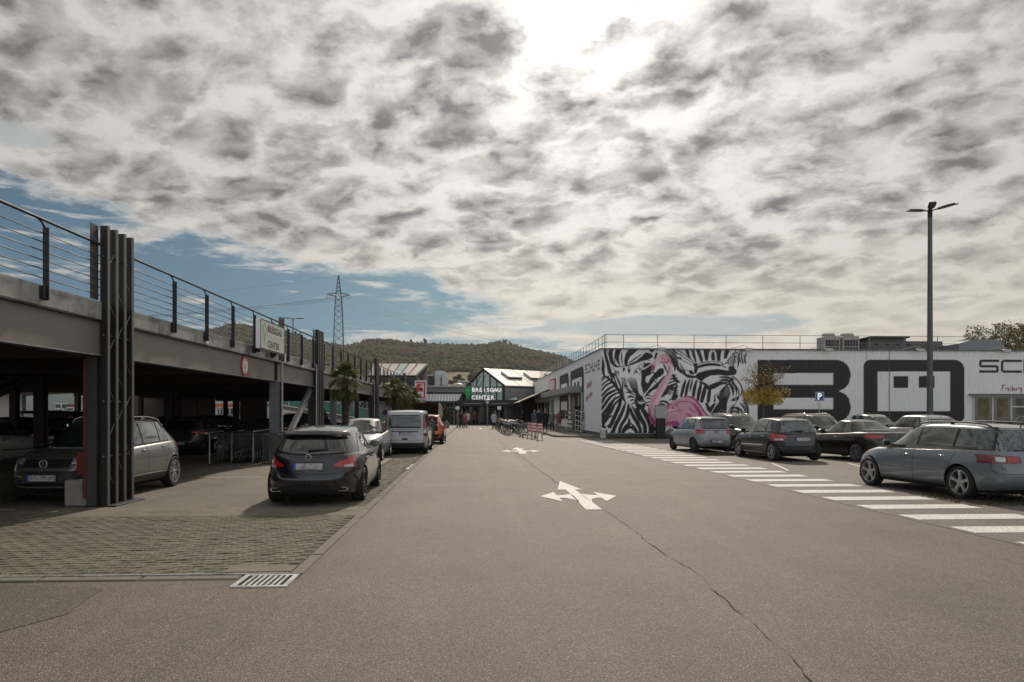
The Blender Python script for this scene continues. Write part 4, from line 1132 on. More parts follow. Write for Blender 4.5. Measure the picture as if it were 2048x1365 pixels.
GH = (4.02, 3.45, .00, .13, .90, .80)
VAN = dict(L=4.76, W=1.90, H=1.88, WB=3.20, rt=.335, paint=P_van, low=.24, axf=4.76 / 2 - .80,
    belt=[(0, 1.10), (2.5, 1.12), (3.6, 1.10), (4.1, 1.02), (4.6, .86), (4.76, .74)], prof=[(0, .93, .12, .06), (.06, .97, .05, .01), (.2, .99, .0, .0), (.5, 1.0, .02, .03), (.75, 1.0, .06, .04), (.93, .99, .12, .05), (1.0, .975, .2, .06)],
    roof=[(0, 1.83), (.6, 1.865), (2, 1.88), (3.4, 1.85), (3.8, 1.78)], gh=GH, nr=9, gnr=9, **glazing(GH, .30, .34, [1.6, 2.75], v0=.06, v1=.80, pil=.12),
    fwin=(.76, .66, 1.14, 1.74), rwin=(.70, .66, 1.20, 1.64), glass_rear=M_gteal,
    tail=[([(.77, 1.12), (.925, 1.12)], [(.77, 1.66), (.90, 1.66)], M_tail), ([(.79, .92), (.93, .92)], [(.77, 1.115), (.925, 1.115)], M_lampclear), ([(.80, .78), (.93, .78)], [(.79, .915), (.93, .915)], M_taildark)],
    tailside=[([(.01, 1.13), (.12, 1.13)], [(.05, 1.64), (.14, 1.64)], M_tail)],
    ends=[('window_surround', 'B', [(-.76, 1.13), (.76, 1.13)], [(-.76, 1.69), (.76, 1.69)], M_trim, .004), ('bumper', 'B', [(-.93, .30), (.93, .30)], [(-.93, .50), (.93, .50)], M_trim, .020), ('plate_recess', 'B', [(-.46, .80), (.46, .80)], [(-.52, .99), (.52, .99)], P_van, .012), ('handle_bar', 'B', [(-.56, .965), (.56, .965)], [(-.56, 1.0), (.56, 1.0)], M_trim, .028), ('tow_cover', 'B', [(-.12, .62), (.12, .62)], [(-.12, .70), (.12, .70)], M_trim, .010), ('grille', 'F', [(-.5, .55), (.5, .55)], [(-.5, .72), (.5, .72)], M_trim, .008)],
    head=[([(.5, .62), (.85, .64)], [(.5, .82), (.8, .9)], M_lampclear)],
    gaps=[('B', [(-.78, .52), (-.78, 1.1)], .010), ('B', [(.78, .52), (.78, 1.1)], .010), ('B', [(-.78, .60), (.78, .60)], .006), ('S', [(3.6, .35), (3.6, 1.05)], .01), ('S', [(2.7, .35), (2.7, 1.1)], .01), ('S', [(1.5, .5), (1.5, 1.1)], .01)],
    handles=[(2.9, .98)], mirror=(3.75, 1.16, M_black), plates=[('B', -.02, .88, 0)], badge=('star', 'B', 1.075, .05, M_chrome), wiper=(-.02, 1.15, .42, 1.26), spokes=(5, .04, 0), rimmat=M_rimdark, wt=.2)

GH = (3.10, 2.22, .06, .34, .78, .615)
POLO = dict(L=3.97, W=1.682, H=1.46, WB=2.47, rt=.305, paint=P_polo, low=.20,
    belt=[(0, .955), (.6, .985), (1.5, .965), (2.6, .915), (3.2, .885), (3.7, .80), (3.97, .68)],
    roof=[(.2, 1.40), (.6, 1.44), (1.3, 1.46), (2.1, 1.445), (2.6, 1.38)], gh=GH, **glazing(GH, .62, .72, [1.05, 1.90], pil=.05),
    fwin=(.66, .55, .95, 1.40), rwin=(.58, .52, 1.02, 1.33), glass_rear=M_gdark,
    tail=[([(.47, .80), (.74, .79)], [(.47, .945), (.72, .965)], M_tail)], tailside=[([(.02, .80), (.20, .82)], [(.08, .96), (.22, .95)], M_tail)],
    head=[([(.45, .60), (.75, .62)], [(.45, .72), (.7, .8)], M_lampclear)], ends=[('window_surround', 'B', [(-.63, .985), (.63, .985)], [(-.55, 1.37), (.55, 1.37)], M_trim, .004), ('spoiler', 'B', [(-.52, 1.36), (.52, 1.36)], [(-.5, 1.41), (.5, 1.41)], P_polo, .05), ('grille', 'F', [(-.45, .36), (.45, .36)], [(-.45, .5), (.45, .5)], M_trim, .008)],
    gaps=seams(2.92, 1.92, 1.0, 0, .28, .95) + [('B', [(-.66, .78), (-.64, .62), (.64, .62), (.66, .78)], .008)], handles=[(2.1, .80), (1.15, .82)], mirror=(2.80, .99, M_black), plates=[('B', 0, .47, 0)], badge=('vw', 'B', .88, .062, M_trim), antenna=.45, spokes=(5, .04, 0), rimmat=M_rimdark, wt=.19)

GH = (3.20, 2.22, .08, .42, .80, .60)
P207 = dict(L=4.03, W=1.748, H=1.47, WB=2.54, rt=.315, paint=P_peug, low=.20,
    belt=[(0, .955), (.5, .995), (1.5, .965), (2.6, .915), (3.3, .88), (3.75, .78), (4.03, .64)],
    roof=[(.2, 1.38), (.7, 1.44), (1.4, 1.47), (2.1, 1.45), (2.6, 1.38)], gh=GH, **glazing(GH, .72, .92, [1.12, 1.95], pil=.05),
    nr=3.9, fwin=(.66, .55, .95, 1.40), rwin=(.66, .54, 1.01, 1.35, .015), glass_rear=M_gteal,
    tail=[([(.56, .79), (.70, .70), (.82, .70)], [(.50, .86), (.62, .92), (.80, .935)], M_tail), ([(.60, .725), (.78, .715)], [(.62, .77), (.78, .78)], M_lampclear, .014)],
    tailside=[([(.06, .72), (.22, .80)], [(.10, .935), (.26, .945)], M_tail)],
    ends=[('window_surround', 'B', [(-.71, .985), (.71, .985)], [(-.57, 1.385), (.57, 1.385)], M_trim, .004), ('bumper_strip', 'B', [(-.84, .50), (.84, .50)], [(-.84, .555), (.84, .555)], M_trim, .016), ('plate_recess', 'B', [(-.34, .70), (.34, .70)], [(-.36, .835), (.36, .835)], P_peug, .006), ('bumper_trim', 'B', [(-.78, .22), (.78, .22)], [(-.80, .32), (.80, .32)], M_trim, .010), ('grille', 'F', [(-.45, .30), (.45, .30)], [(-.45, .5), (.45, .5)], M_trim, .008)],
    sidetrim=[('side_moulding', [(1.15, .52), (3.0, .49)], [(1.15, .56), (3.0, .53)], M_chrome, .010), ('sill_strip', [(1.15, .23), (3.0, .23)], [(1.15, .27), (3.0, .27)], M_chrome, .006)],
    gaps=seams(3.0, 1.97, 1.05, 0, .28, .95) + [('B', [(-.62, .72), (-.60, .62), (.60, .62), (.62, .72)], .008)], handles=[(2.15, .80), (1.2, .84)], handlemat=M_chrome, mirror=(2.88, .99, M_black), plates=[('B', 0, .765, 0)], badge=('lion', 'B', .925, .05, M_chrome), antenna=.42, wiper=(-.02, 1.02, .38, 1.04), spokes=(6, .030, 0), wt=.195,
    head=[([(.45, .60), (.78, .62)], [(.45, .72), (.72, .82)], M_lampclear)])

GH = (3.12, 2.28, .62, 1.42, .775, .555)
CC = dict(L=4.355, W=1.777, H=1.40, WB=2.52, rt=.32, paint=P_meg, low=.20,
    belt=[(0, .93), (.15, .985), (.8, .995), (1.6, .95), (2.8, .90), (3.3, .87), (4.0, .78), (4.355, .64)],
    roof=[(.9, 1.30), (1.4, 1.37), (2.0, 1.40), (2.6, 1.34)], gh=GH, **glazing(GH, 1.28, 1.5, [1.75], pil=.03),
    fwin=(.66, .52, .93, 1.34), rwin=(.60, .50, 1.02, 1.31), glass_rear=M_gteal,
    tail=[([(.46, .82), (.80, .80)], [(.46, .905), (.78, .93)], M_tail)], tailside=[([(.04, .82), (.42, .84)], [(.08, .94), (.32, .93)], M_tail)],
    gaps=[('S', [(3.05, .30), (3.07, .86)], .009), ('S', [(1.72, .34), (1.66, .92)], .009), ('S', [(1.72, .30), (3.05, .29)], .008)], handles=[(1.95, .81)], handlemat=M_chrome, mirror=(2.92, .99, M_black),
    plates=[('B', 0, .62, 0)], badge=('diamond', 'B', .87, .055, M_chrome), spokes=(7, .025, 0), wt=.2, ends=[('grille', 'F', [(-.5, .28), (.5, .28)], [(-.5, .42), (.5, .42)], M_trim, .008), ('brake_light', 'B', [(-.12, .992), (.12, .992)], [(-.12, 1.005), (.12, 1.005)], M_tail, .03)],
    head=[([(.5, .60), (.82, .62)], [(.5, .72), (.76, .82)], M_lampclear)])

GH = (3.62, 2.72, .09, .38, .80, .60)
def mazda_extra(root, strip, line, proj, X):
    pass
WAGON = dict(L=4.70, W=1.78, H=1.46, WB=2.675, rt=.325, paint=P_mazda, low=.20, axf=4.70 / 2 - .95,
    belt=[(0, .955), (.5, .985), (1.6, .965), (2.8, .93), (3.55, .89), (4.1, .81), (4.5, .70), (4.70, .60)],
    roof=[(.2, 1.385), (.8, 1.43), (1.8, 1.455), (2.6, 1.45), (3.1, 1.37)], gh=GH, **glazing(GH, .44, .52, [1.30, 2.30], pil=.075, v0=.07),
    nf=3.0, flare=.04, archgap=.05, fwin=(.66, .55, .95, 1.40), rwin=(.63, .55, 1.00, 1.36), glass_rear=M_gteal,
    tail=[([(.46, .76), (.84, .74)], [(.46, .88), (.82, .90)], M_taildark), ([(.50, .775), (.64, .77)], [(.50, .865), (.64, .87)], M_tail, .016), ([(.66, .775), (.74, .775)], [(.66, .865), (.74, .865)], M_lampclear, .016)],
    tailside=[([(.03, .75), (.30, .81), (.42, .84)], [(.10, .90), (.30, .885), (.42, .85)], M_taildark)],
    ends=[('window_surround', 'B', [(-.68, .975), (.68, .975)], [(-.57, 1.395), (.57, 1.395)], M_trim, .004), ('grille', 'F', [(-.4, .48), (.4, .48)], [(-.44, .62), (.44, .62)], M_trim, .008), ('air_intake', 'F', [(-.7, .24), (.7, .24)], [(-.6, .38), (.6, .38)], M_trim, .008), ('reflector', 'B', [(-.75, .36), (-.3, .34)], [(-.75, .385), (-.3, .365)], M_tail, .008)],
    sidetrim=[('side_moulding', [(1.55, .545), (3.30, .53)], [(1.55, .56), (3.30, .545)], M_chrome, .012), ('sill_trim', [(1.5, .20), (3.30, .20)], [(1.5, .26), (3.30, .26)], M_trim, .010)],
    gaps=seams(3.42, 2.32, 1.28, 0, .28, .95) + [('B', [(-.72, .92), (-.70, .56), (.70, .56), (.72, .92)], .008), ('S', [(.42, .93), (.40, .62), (.30, .55)], .008)],
    handles=[(2.50, .80), (1.52, .83)], handlemat=M_chrome, mirror=(3.26, .99, P_mazda), rails=(.50, 2.72, M_trim), chrome_line=True,
    plates=[('B', 0, .70, 0)], badge=('vw', 'B', .93, .05, M_chrome), antenna=.55, spokes=(5, .055, 0), wt=.22,
    head=[([(.44, .56), (.82, .58)], [(.48, .66), (.76, .76)], M_lampclear)], wiper=(0, 1.01, .35, 1.03))
def variant(base, **k):
    d = dict(base); d.update(k); return d

CLAMP = []
def recolor(root, m, old):
    for ch in [root] + list(root.children_recursive):
        if ch.type != 'MESH': continue
        for i, sl in enumerate(ch.material_slots):
            if sl.material == old: sl.link = 'OBJECT'; sl.material = m

PI = math.pi
def axle_place(S, wr, wf, side=1, shift=0.0):
    """position and turn from where the two wheels of one side (side = +1 left) meet the ground"""
    d = Vector((wf[0] - wr[0], wf[1] - wr[1])).normalized(); nn = Vector((-d.y, d.x)) * side
    axr = S.get('axf', S['L'] / 2 - .88) - S['WB']
    p = Vector(wr) - nn * (S['W'] / 2 - .01) - d * axr + d * shift
    return (p.x, p.y, 0), math.atan2(d.y, d.x)

# --- cars beside the deck
loc, rz = axle_place(CLA, G(730, 1001), (G(730, 1001)[0] - .07, G(730, 1001)[1] + 2.7), -1)
cla = make_car(CLA, 'black estate coupe seen from behind, parked at the kerb nearest the camera', loc, rz, 'cars parked along the left kerb')
troc = make_car(TROC, 'grey crossover with silver roof rails, parked nose out behind the tall steel fins', (-7.80, 13.42 + 4.23 / 2 + .12, 0), -PI / 2 + R(-1.5), 'cars under the parking deck')
sed = make_car(SEDAN, 'silver saloon facing the camera, parked behind the black estate coupe', (-4.05, 24.4 + 2.3, 0), -PI / 2 + R(1), 'cars parked along the left kerb')
sed.scale = (1, 1, 1)
van = make_car(VAN, 'silver van with large rear window and tall red tail lamps, parked at the left kerb', (-2.72, 29.3 + 2.38 - .75, 0), PI / 2, 'cars parked along the left kerb', cat='van')
van.scale = (.94, .94, .93)
ORANGE = variant(TROC, paint=P_orange, L=4.1, plates=[], badge=None, rails=None, chrome_arc=False, low=.22, tail=[([(.66, .82), (.86, .80)], [(.64, 1.16), (.80, 1.18)], M_tail)], tailside=[], rwin=(.60, .54, .70, 1.46), glass_rear=M_arch)  # dark patch painted for the open boot, in the rear window's place
org = make_car(ORANGE, 'orange hatchback with its tailgate raised, parked beyond the silver van', (-2.45, 38.0 + 2.05 - .5, 0), PI / 2, 'cars parked along the left kerb')
tg = MB()
gp = []
for i in range(7):
    for j in range(9):
        u, v = i / 6, j / 8; yy = (v - .5) * 2 * (.60 + .08 * u); xx = -2.05 + .55 - u * 1.02; zz = 1.56 + .55 * u + .05 * math.sin(u * PI) + .05 * (1 - (2 * v - 1) ** 2)
        gp.append((xx, yy, zz))
q_ = [(i * 9 + j, i * 9 + j + 1, (i + 1) * 9 + j + 1, (i + 1) * 9 + j) for i in range(6) for j in range(8)]
tg.add(gp, q_)
lowp = [(a, b * .96, c - .06) for a, b, c in gp]; tg.mi = 1; tg.add(lowp, [f[::-1] for f in q_])
tgo = tg.build('tailgate', [P_orange, M_int], org, smooth=60, fix=False)
MB().box(-2.02, -2.0, -.52, .52, 1.60, 1.62).build('tailgate_strut', M_trim, org)

# --- cars on the right-hand car park
loc, rz = axle_place(POLO, G(1384, 905), (G(1384, 905)[0] - .20, G(1384, 905)[1] + 2.5), 1)
polo = make_car(POLO, 'small pale grey hatchback parked in front of the flamingo mural', loc, rz, 'cars parked on the right')
loc, rz = axle_place(P207, G(1541, 922), (G(1541, 922)[0] - .22, G(1541, 922)[1] + 2.5), 1)
p207 = make_car(P207, 'dark grey hatchback parked right of the small pale grey one', loc, rz, 'cars parked on the right')
loc, rz = axle_place(CC, G(1710, 923), (G(1710, 923)[0] - .5, G(1710, 923)[1] + 2.5), 1)
meg = make_car(CC, 'black folding-roof coupe parked between the dark hatchback and the grey estate', loc, rz, 'cars parked on the right')
loc, rz = axle_place(WAGON, G(1917, 998), G(1746, 972), 1)
maz = make_car(WAGON, 'blue grey estate car with roof rails, nearest on the right beside the crossing', loc, rz, 'cars parked on the right')
SUV = variant(WAGON, paint=P_suv, rails=(.5, 2.7, M_chrome), glass_front=M_gteal, chrome_line=False, H=1.55, badge=None,
              roof=[(.2, 1.48), (.8, 1.54), (1.8, 1.57), (2.6, 1.56), (3.1, 1.47)], belt=[(0, 1.0), (.5, 1.03), (1.6, 1.01), (2.8, .98), (3.55, .95), (4.1, .88), (4.5, .78), (4.70, .68)], mirror=(3.26, 1.05, P_suv), plates=[('F', 0, .42, 0)])
suv = make_car(SUV, 'brown grey estate with chrome roof rails facing the camera, behind the dark hatchback', (15.4, 31.5, 0), -PI / 2 + R(10), 'cars parked on the right')
SILV = variant(P207, paint=P_silver, belt=[(0, 1.0), (.5, 1.03), (1.5, 1.01), (2.6, .96), (3.3, .92), (3.75, .82), (4.03, .68)], roof=[(.2, 1.45), (.7, 1.51), (1.4, 1.54), (2.1, 1.52), (2.6, 1.44)], badge=None, mirror=(2.88, 1.04, P_silver), sidetrim=[])
x_, z_ = at_y(1842, 31.5)
sil = make_car(SILV, 'silver hatchback parked at the foot of the tall lamp post', (x_, 32.0, 0), PI / 2 + R(7), 'cars parked on the right')
dk = dup(suv, None, (11.9, 32.0, 0), PI / 2 + R(190), 'dark grey estate seen between the pale hatchback and the dark hatchback')
recolor(dk, P_peug, P_suv)
x_, _ = at_y(1765, 38.5)
d2 = dup(sil, None, (x_, 39.2, 0), -PI / 2, 'pale hatchback whose roof shows behind the black coupe')
x_, _ = at_y(2012, 42.0)
d3 = dup(polo, None, (x_, 40.5, 0), PI / 2 + R(60), 'hatchback parked right under the shop window on the right')
recolor(d3, P_suv, P_polo)
x_, _ = at_y(1905, 38.5)
d4 = dup(p207, None, (x_, 39.5, 0), -PI / 2 + R(5), 'dark red hatchback right of the lamp post, mostly hidden')
recolor(d4, P_red, P_peug)

# --- cars in the shade of the deck
def shade(src, px, Y, rz_, lab, col=None, old=None):
    x, _ = at_y(px, Y); c = dup(src, None, (x, Y, 0), rz_, lab); c['group'] = 'cars under the parking deck'
    if col: recolor(c, col, old)
    return c
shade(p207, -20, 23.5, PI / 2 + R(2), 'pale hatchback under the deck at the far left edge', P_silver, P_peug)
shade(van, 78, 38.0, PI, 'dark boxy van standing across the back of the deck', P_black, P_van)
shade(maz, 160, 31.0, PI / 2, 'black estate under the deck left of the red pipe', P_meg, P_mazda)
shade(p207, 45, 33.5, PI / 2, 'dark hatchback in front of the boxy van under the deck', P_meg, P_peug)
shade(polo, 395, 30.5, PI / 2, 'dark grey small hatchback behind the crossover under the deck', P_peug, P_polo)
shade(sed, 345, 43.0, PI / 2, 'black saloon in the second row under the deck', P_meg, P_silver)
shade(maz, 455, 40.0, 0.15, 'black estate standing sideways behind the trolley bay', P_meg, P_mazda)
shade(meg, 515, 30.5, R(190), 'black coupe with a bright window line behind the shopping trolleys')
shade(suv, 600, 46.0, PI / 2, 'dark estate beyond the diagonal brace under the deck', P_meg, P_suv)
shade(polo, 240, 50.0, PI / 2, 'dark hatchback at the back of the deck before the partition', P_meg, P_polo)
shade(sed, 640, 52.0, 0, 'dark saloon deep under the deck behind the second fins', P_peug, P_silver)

# ------------------------------------------------------------------ shoe shop: long white corrugated building on the right
BX, BY_ = G(1203, 877)                                # front-left corner
BH = 5.72; BL = 34.0; BD = 56.0
def fu(px, py):                                      # photo point on the front wall -> (distance from corner, height)
    x, z = at_y(px, BY_, py); return x - BX, z
def su(px, py):                                      # photo point on the side wall -> (distance from corner, height)
    y, z = at_x(px, BX, py); return y - BY_, z

class Painter:
    """paints polygons and strokes on a grid of wall points (2x2 samples per vertex)"""
    def __init__(s, us, zs, base):
        s.us, s.zs = us, zs; du, dz = us[1] - us[0], zs[1] - zs[0]
        o = (-.25, .25)
        s.U = np.stack([us[None, :] + a * du + 0 * zs[:, None] for a in o for b in o], -1)
        s.Z = np.stack([zs[:, None] + b * dz + 0 * us[None, :] for a in o for b in o], -1)
        s.C = np.zeros(s.U.shape + (3,)); s.C[:] = base
    def poly(s, pts, col):
        pts = np.array(pts, float); x0, y0 = pts.min(0); x1, y1 = pts.max(0)
        i0, i1 = np.searchsorted(s.us, [x0 - .1, x1 + .1]); j0, j1 = np.searchsorted(s.zs, [y0 - .1, y1 + .1])
        if i0 >= i1 or j0 >= j1: return
        U, Z = s.U[j0:j1, i0:i1], s.Z[j0:j1, i0:i1]; ins = np.zeros(U.shape, bool); n = len(pts)
        for i in range(n):
            xa, ya = pts[i]; xb, yb = pts[(i + 1) % n]
            if ya == yb: continue
            ins ^= ((ya > Z) != (yb > Z)) & (U < (xb - xa) * (Z - ya) / (yb - ya) + xa)
        s.C[j0:j1, i0:i1][ins] = col
    def stroke(s, pts, w, col):
        ws = w if isinstance(w, (list, tuple)) else [w] * len(pts)
        P = smooth_line(pts, ws)
        for (xa, ya, wa), (xb, yb, wb) in zip(P[:-1], P[1:]):
            r = max(wa, wb) / 2; i0, i1 = np.searchsorted(s.us, [min(xa, xb) - r - .05, max(xa, xb) + r + .05]); j0, j1 = np.searchsorted(s.zs, [min(ya, yb) - r - .05, max(ya, yb) + r + .05])
            if i0 >= i1 or j0 >= j1: continue
            U, Z = s.U[j0:j1, i0:i1], s.Z[j0:j1, i0:i1]; dx, dy = xb - xa, yb - ya; L2 = dx * dx + dy * dy + 1e-12
            t = np.clip(((U - xa) * dx + (Z - ya) * dy) / L2, 0, 1)
            d = np.hypot(U - xa - t * dx, Z - ya - t * dy)
            s.C[j0:j1, i0:i1][d < (wa + (wb - wa) * t) / 2] = col
def smooth_line(pts, ws, n=5):
    P = [(*p, w) for p, w in zip(pts, ws)]
    if len(P) < 3: return P
    out = []
    for i in range(len(P) - 1):
        a = P[max(i - 1, 0)]; b = P[i]; c = P[i + 1]; d = P[min(i + 2, len(P) - 1)]
        for k in range(n):
            t = k / n
            out.append(tuple(.5 * (2 * b[m] + (c[m] - a[m]) * t + (2 * a[m] - 5 * b[m] + 4 * c[m] - d[m]) * t * t + (3 * b[m] - a[m] - 3 * c[m] + d[m]) * t ** 3) for m in range(3)))
    out.append(P[-1]); return out

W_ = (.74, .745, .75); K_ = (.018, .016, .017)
def corr_wall(name, length, z0, z1, du, dz, paintf, place, pitch=.165, depth=.028, base=W_, mats=None):
    """corrugated sheet standing in the plane given by place(u, out, z); painted by paintf"""
    q = pitch / 5; us = np.arange(0, length + q * .5, q); zs = np.arange(z0, z1 + dz * .5, dz); zs[-1] = z1
    p = Painter(us, zs, base); paintf(p)
    ph = np.mod(np.arange(len(us)), 5); off = np.where((ph == 0) | (ph == 1), 0.0, np.where(ph == 3, -depth, -depth)) ; off = np.where(ph == 4, -depth, off)
    C = p.C.mean(2)
    V = [place(u, o, z) for z in zs for u, o in zip(us, off)]
    nu = len(us); F = [(j * nu + i, j * nu + i + 1, (j + 1) * nu + i + 1, (j + 1) * nu + i) for j in range(len(zs) - 1) for i in range(nu - 1)]
    me = bpy.data.meshes.new(name); me.from_pydata(V, [], F)
    ca = me.color_attributes.new('paint', 'FLOAT_COLOR', 'POINT')
    buf = np.ones((len(V), 4), np.float32); buf[:, :3] = C.reshape(-1, 3); ca.data.foreach_set('color', buf.ravel())
    me.materials.append(mats or M_corr); return me
M_corr = corrugated('painted_corrugated_sheet', 'paint')

# ---- the mural, stroke by stroke, in enlarged photo coordinates
def ZA(p): return fu(1195 + p[0] / 6.825, 690 + p[1] / 6.825)
def ZB_(p): return fu(1345 + p[0] / 6.825, 690 + p[1] / 6.825)
PK1, PK2, PK3 = (.64, .36, .44), (.42, .07, .22), (.72, .54, .58)
MUR = []
def S_(z, pts, w, col=K_): MUR.append(('s', z, pts, w, col))
def P_(z, pts, col=K_): MUR.append(('p', z, pts, 0, col))
A, B = ZA, ZB_
S_(A, [(97, 40), (112, 150), (140, 250), (170, 370), (205, 470)], [30, 34, 40, 44, 14]); S_(A, [(60, 150), (78, 260), (76, 350), (95, 430)], [6, 34, 40, 20])
S_(A, [(190, 40), (182, 130), (200, 230), (250, 290), (300, 300)], [48, 46, 42, 30, 10]); S_(A, [(300, 45), (272, 140), (278, 220), (310, 280)], [62, 48, 34, 10])
P_(A, [(440, 45), (580, 45), (520, 100), (440, 170), (415, 230), (412, 285), (372, 285), (362, 210), (385, 120)])
P_(A, [(600, 160), (660, 100), (735, 120), (765, 165), (690, 205), (560, 235), (440, 275), (430, 262), (520, 225)])
P_(A, [(680, 45), (800, 45), (742, 115)]); P_(A, [(790, 110), (830, 110), (800, 190), (770, 200)]); P_(A, [(880, 50), (930, 50), (905, 100)])
S_(A, [(200, 275), (250, 292), (330, 297), (430, 280), (560, 235), (640, 205), (740, 215)], [6, 9, 10, 12, 10, 9, 4])
P_(A, [(600, 345), (640, 335), (700, 300), (745, 260), (765, 310), (720, 400), (660, 440), (650, 540), (620, 600), (590, 560), (600, 480)])
P_(A, [(625, 240), (680, 235), (735, 250), (690, 290), (630, 320)]); S_(A, [(640, 250), (700, 235)], 10, W_)
P_(A, [(840, 325), (890, 318), (912, 350), (900, 400), (850, 440), (790, 470), (740, 540), (700, 600), (640, 670), (615, 690), (660, 590), (700, 500), (760, 410)])
S_(A, [(915, 440), (860, 510), (800, 570), (730, 620), (680, 670), (650, 720)], [30, 46, 44, 36, 24, 10]); S_(A, [(905, 270), (930, 320), (950, 370)], [18, 22, 12])
P_(A, [(600, 560), (660, 500), (700, 540), (640, 640), (600, 680)])
for i, (pts, w) in enumerate([([(56, 500), (100, 450), (160, 430)], 14), ([(56, 560), (110, 505), (190, 470)], 20), ([(56, 625), (120, 550), (215, 505)], 24), ([(56, 700), (130, 620), (200, 575), (260, 560)], 28), ([(56, 790), (120, 690), (200, 640), (290, 600)], 34),
      ([(56, 880), (110, 800), (170, 720), (240, 670), (310, 650)], 36), ([(56, 970), (120, 890), (180, 800), (240, 740), (320, 700)], 40), ([(56, 1050), (110, 980), (190, 900), (230, 820), (310, 740)], 44), ([(80, 1100), (120, 1020), (190, 970)], 26), ([(56, 470), (90, 430), (120, 430)], 16)]): S_(A, pts, [w, w, w * .9] + [w * .6] * (len(pts) - 3))
S_(A, [(120, 440), (190, 490), (250, 560), (310, 640), (345, 720), (390, 790)], [26, 34, 40, 44, 40, 10]); S_(A, [(215, 400), (260, 480), (300, 560), (330, 640)], [36, 54, 46, 26]); S_(A, [(240, 430), (290, 560), (310, 600)], [14, 22, 8], W_)
S_(A, [(320, 740), (300, 830), (270, 900), (230, 990), (190, 1080), (150, 1120)], [34, 44, 46, 48, 46, 30]); S_(A, [(380, 800), (345, 900), (300, 1000), (250, 1090), (215, 1180), (170, 1250)], [20, 40, 44, 46, 48, 60])
S_(A, [(425, 820), (415, 930), (380, 1010), (330, 1090), (300, 1180), (290, 1262)], [28, 44, 40, 38, 36, 20]); S_(A, [(430, 1010), (430, 1080), (380, 1130), (345, 1200), (340, 1262)], [20, 40, 44, 40, 30])
S_(A, [(450, 870), (480, 960), (540, 1060), (585, 1160), (580, 1262)], [24, 44, 46, 40, 34]); S_(A, [(545, 880), (580, 980), (640, 1090), (650, 1180), (640, 1262)], [44, 50, 52, 46, 40]); S_(A, [(620, 890), (670, 970), (720, 1070), (740, 1160), (710, 1262)], [50, 60, 66, 70, 60])
S_(A, [(440, 1060), (500, 1120), (545, 1190), (565, 1262)], [12, 26, 24, 20]); S_(A, [(370, 1190), (400, 1150), (450, 1125), (500, 1160), (540, 1230)], [10, 26, 34, 26, 16]); S_(A, [(380, 1262), (400, 1225), (450, 1212), (500, 1230)], [12, 24, 24, 10])
P_(A, [(760, 1110), (820, 1120), (900, 1100), (905, 1262), (830, 1262), (780, 1170)]); S_(A, [(745, 1262), (780, 1215), (820, 1225)], [14, 26, 14])
P_(A, [(50, 1100), (120, 1110), (115, 1150), (50, 1130)]); P_(A, [(50, 1160), (130, 1160), (150, 1250), (100, 1190), (50, 1185)]); P_(A, [(130, 1090), (200, 1110), (190, 1140), (150, 1140)]); P_(A, [(140, 1215), (250, 1200), (230, 1240), (170, 1262)])
# zebra head looking down
P_(A, [(205, 290), (262, 345), (330, 390), (370, 330), (400, 300), (440, 300), (500, 360), (560, 300), (605, 235), (612, 330), (570, 410), (530, 440), (600, 560), (620, 660), (640, 760), (600, 810), (530, 800), (480, 780), (420, 800), (380, 760), (345, 620), (320, 480), (250, 410)], W_)
P_(A, [(228, 355), (290, 360), (300, 410), (255, 400)]); S_(A, [(262, 372), (285, 400)], 10, W_); S_(A, [(208, 300), (240, 360), (250, 410), (300, 430)], [5, 8, 8, 4]); S_(A, [(360, 330), (352, 360)], [34, 14]); P_(A, [(415, 290), (450, 300), (455, 345), (430, 400), (415, 350)]); S_(A, [(432, 310), (440, 330)], 16, W_)
S_(A, [(500, 380), (560, 300), (604, 240)], [8, 7, 4]); S_(A, [(608, 260), (608, 350), (560, 410)], [5, 8, 6]); S_(A, [(520, 350), (540, 380)], 18); S_(A, [(575, 320), (585, 345)], 20); S_(A, [(500, 400), (530, 370)], 8)
for k_ in range(7): S_(A, [(400 + k_ * 20, 430 + abs(3 - k_) * 10), (430 + k_ * 17, 510), (470 + k_ * 13, 600), (530 + k_ * 6, 690)], [4, 10, 10, 7])
S_(A, [(330, 440), (345, 520), (345, 620), (370, 700)], [5, 16, 14, 6]); S_(A, [(360, 440), (380, 500), (370, 560)], [5, 14, 6]); P_(A, [(355, 555), (400, 545), (410, 575), (365, 580)]); S_(A, [(400, 590), (450, 630), (520, 650)], [8, 14, 6])
S_(A, [(385, 650), (440, 650), (510, 690)], [6, 24, 8]); S_(A, [(405, 720), (450, 705), (515, 720)], [8, 26, 8]); S_(A, [(440, 770), (480, 750), (515, 760)], [6, 20, 8]); S_(A, [(470, 810), (500, 790)], 14)
P_(A, [(520, 690), (560, 660), (610, 700), (640, 760), (660, 790), (655, 840), (620, 890), (570, 885), (530, 850), (505, 800)]); P_(A, [(545, 760), (580, 770), (620, 760), (645, 790), (600, 812), (555, 800)], W_)
for k_ in range(4): S_(A, [(555 + k_ * 22, 700), (560 + k_ * 20, 780)], [4, 14])
S_(A, [(650, 700), (700, 690), (735, 700)], [6, 16, 10]); S_(A, [(655, 740), (700, 730), (735, 740)], [6, 18, 10]); S_(A, [(665, 790), (720, 780)], 14); S_(A, [(670, 820), (700, 830)], 20)
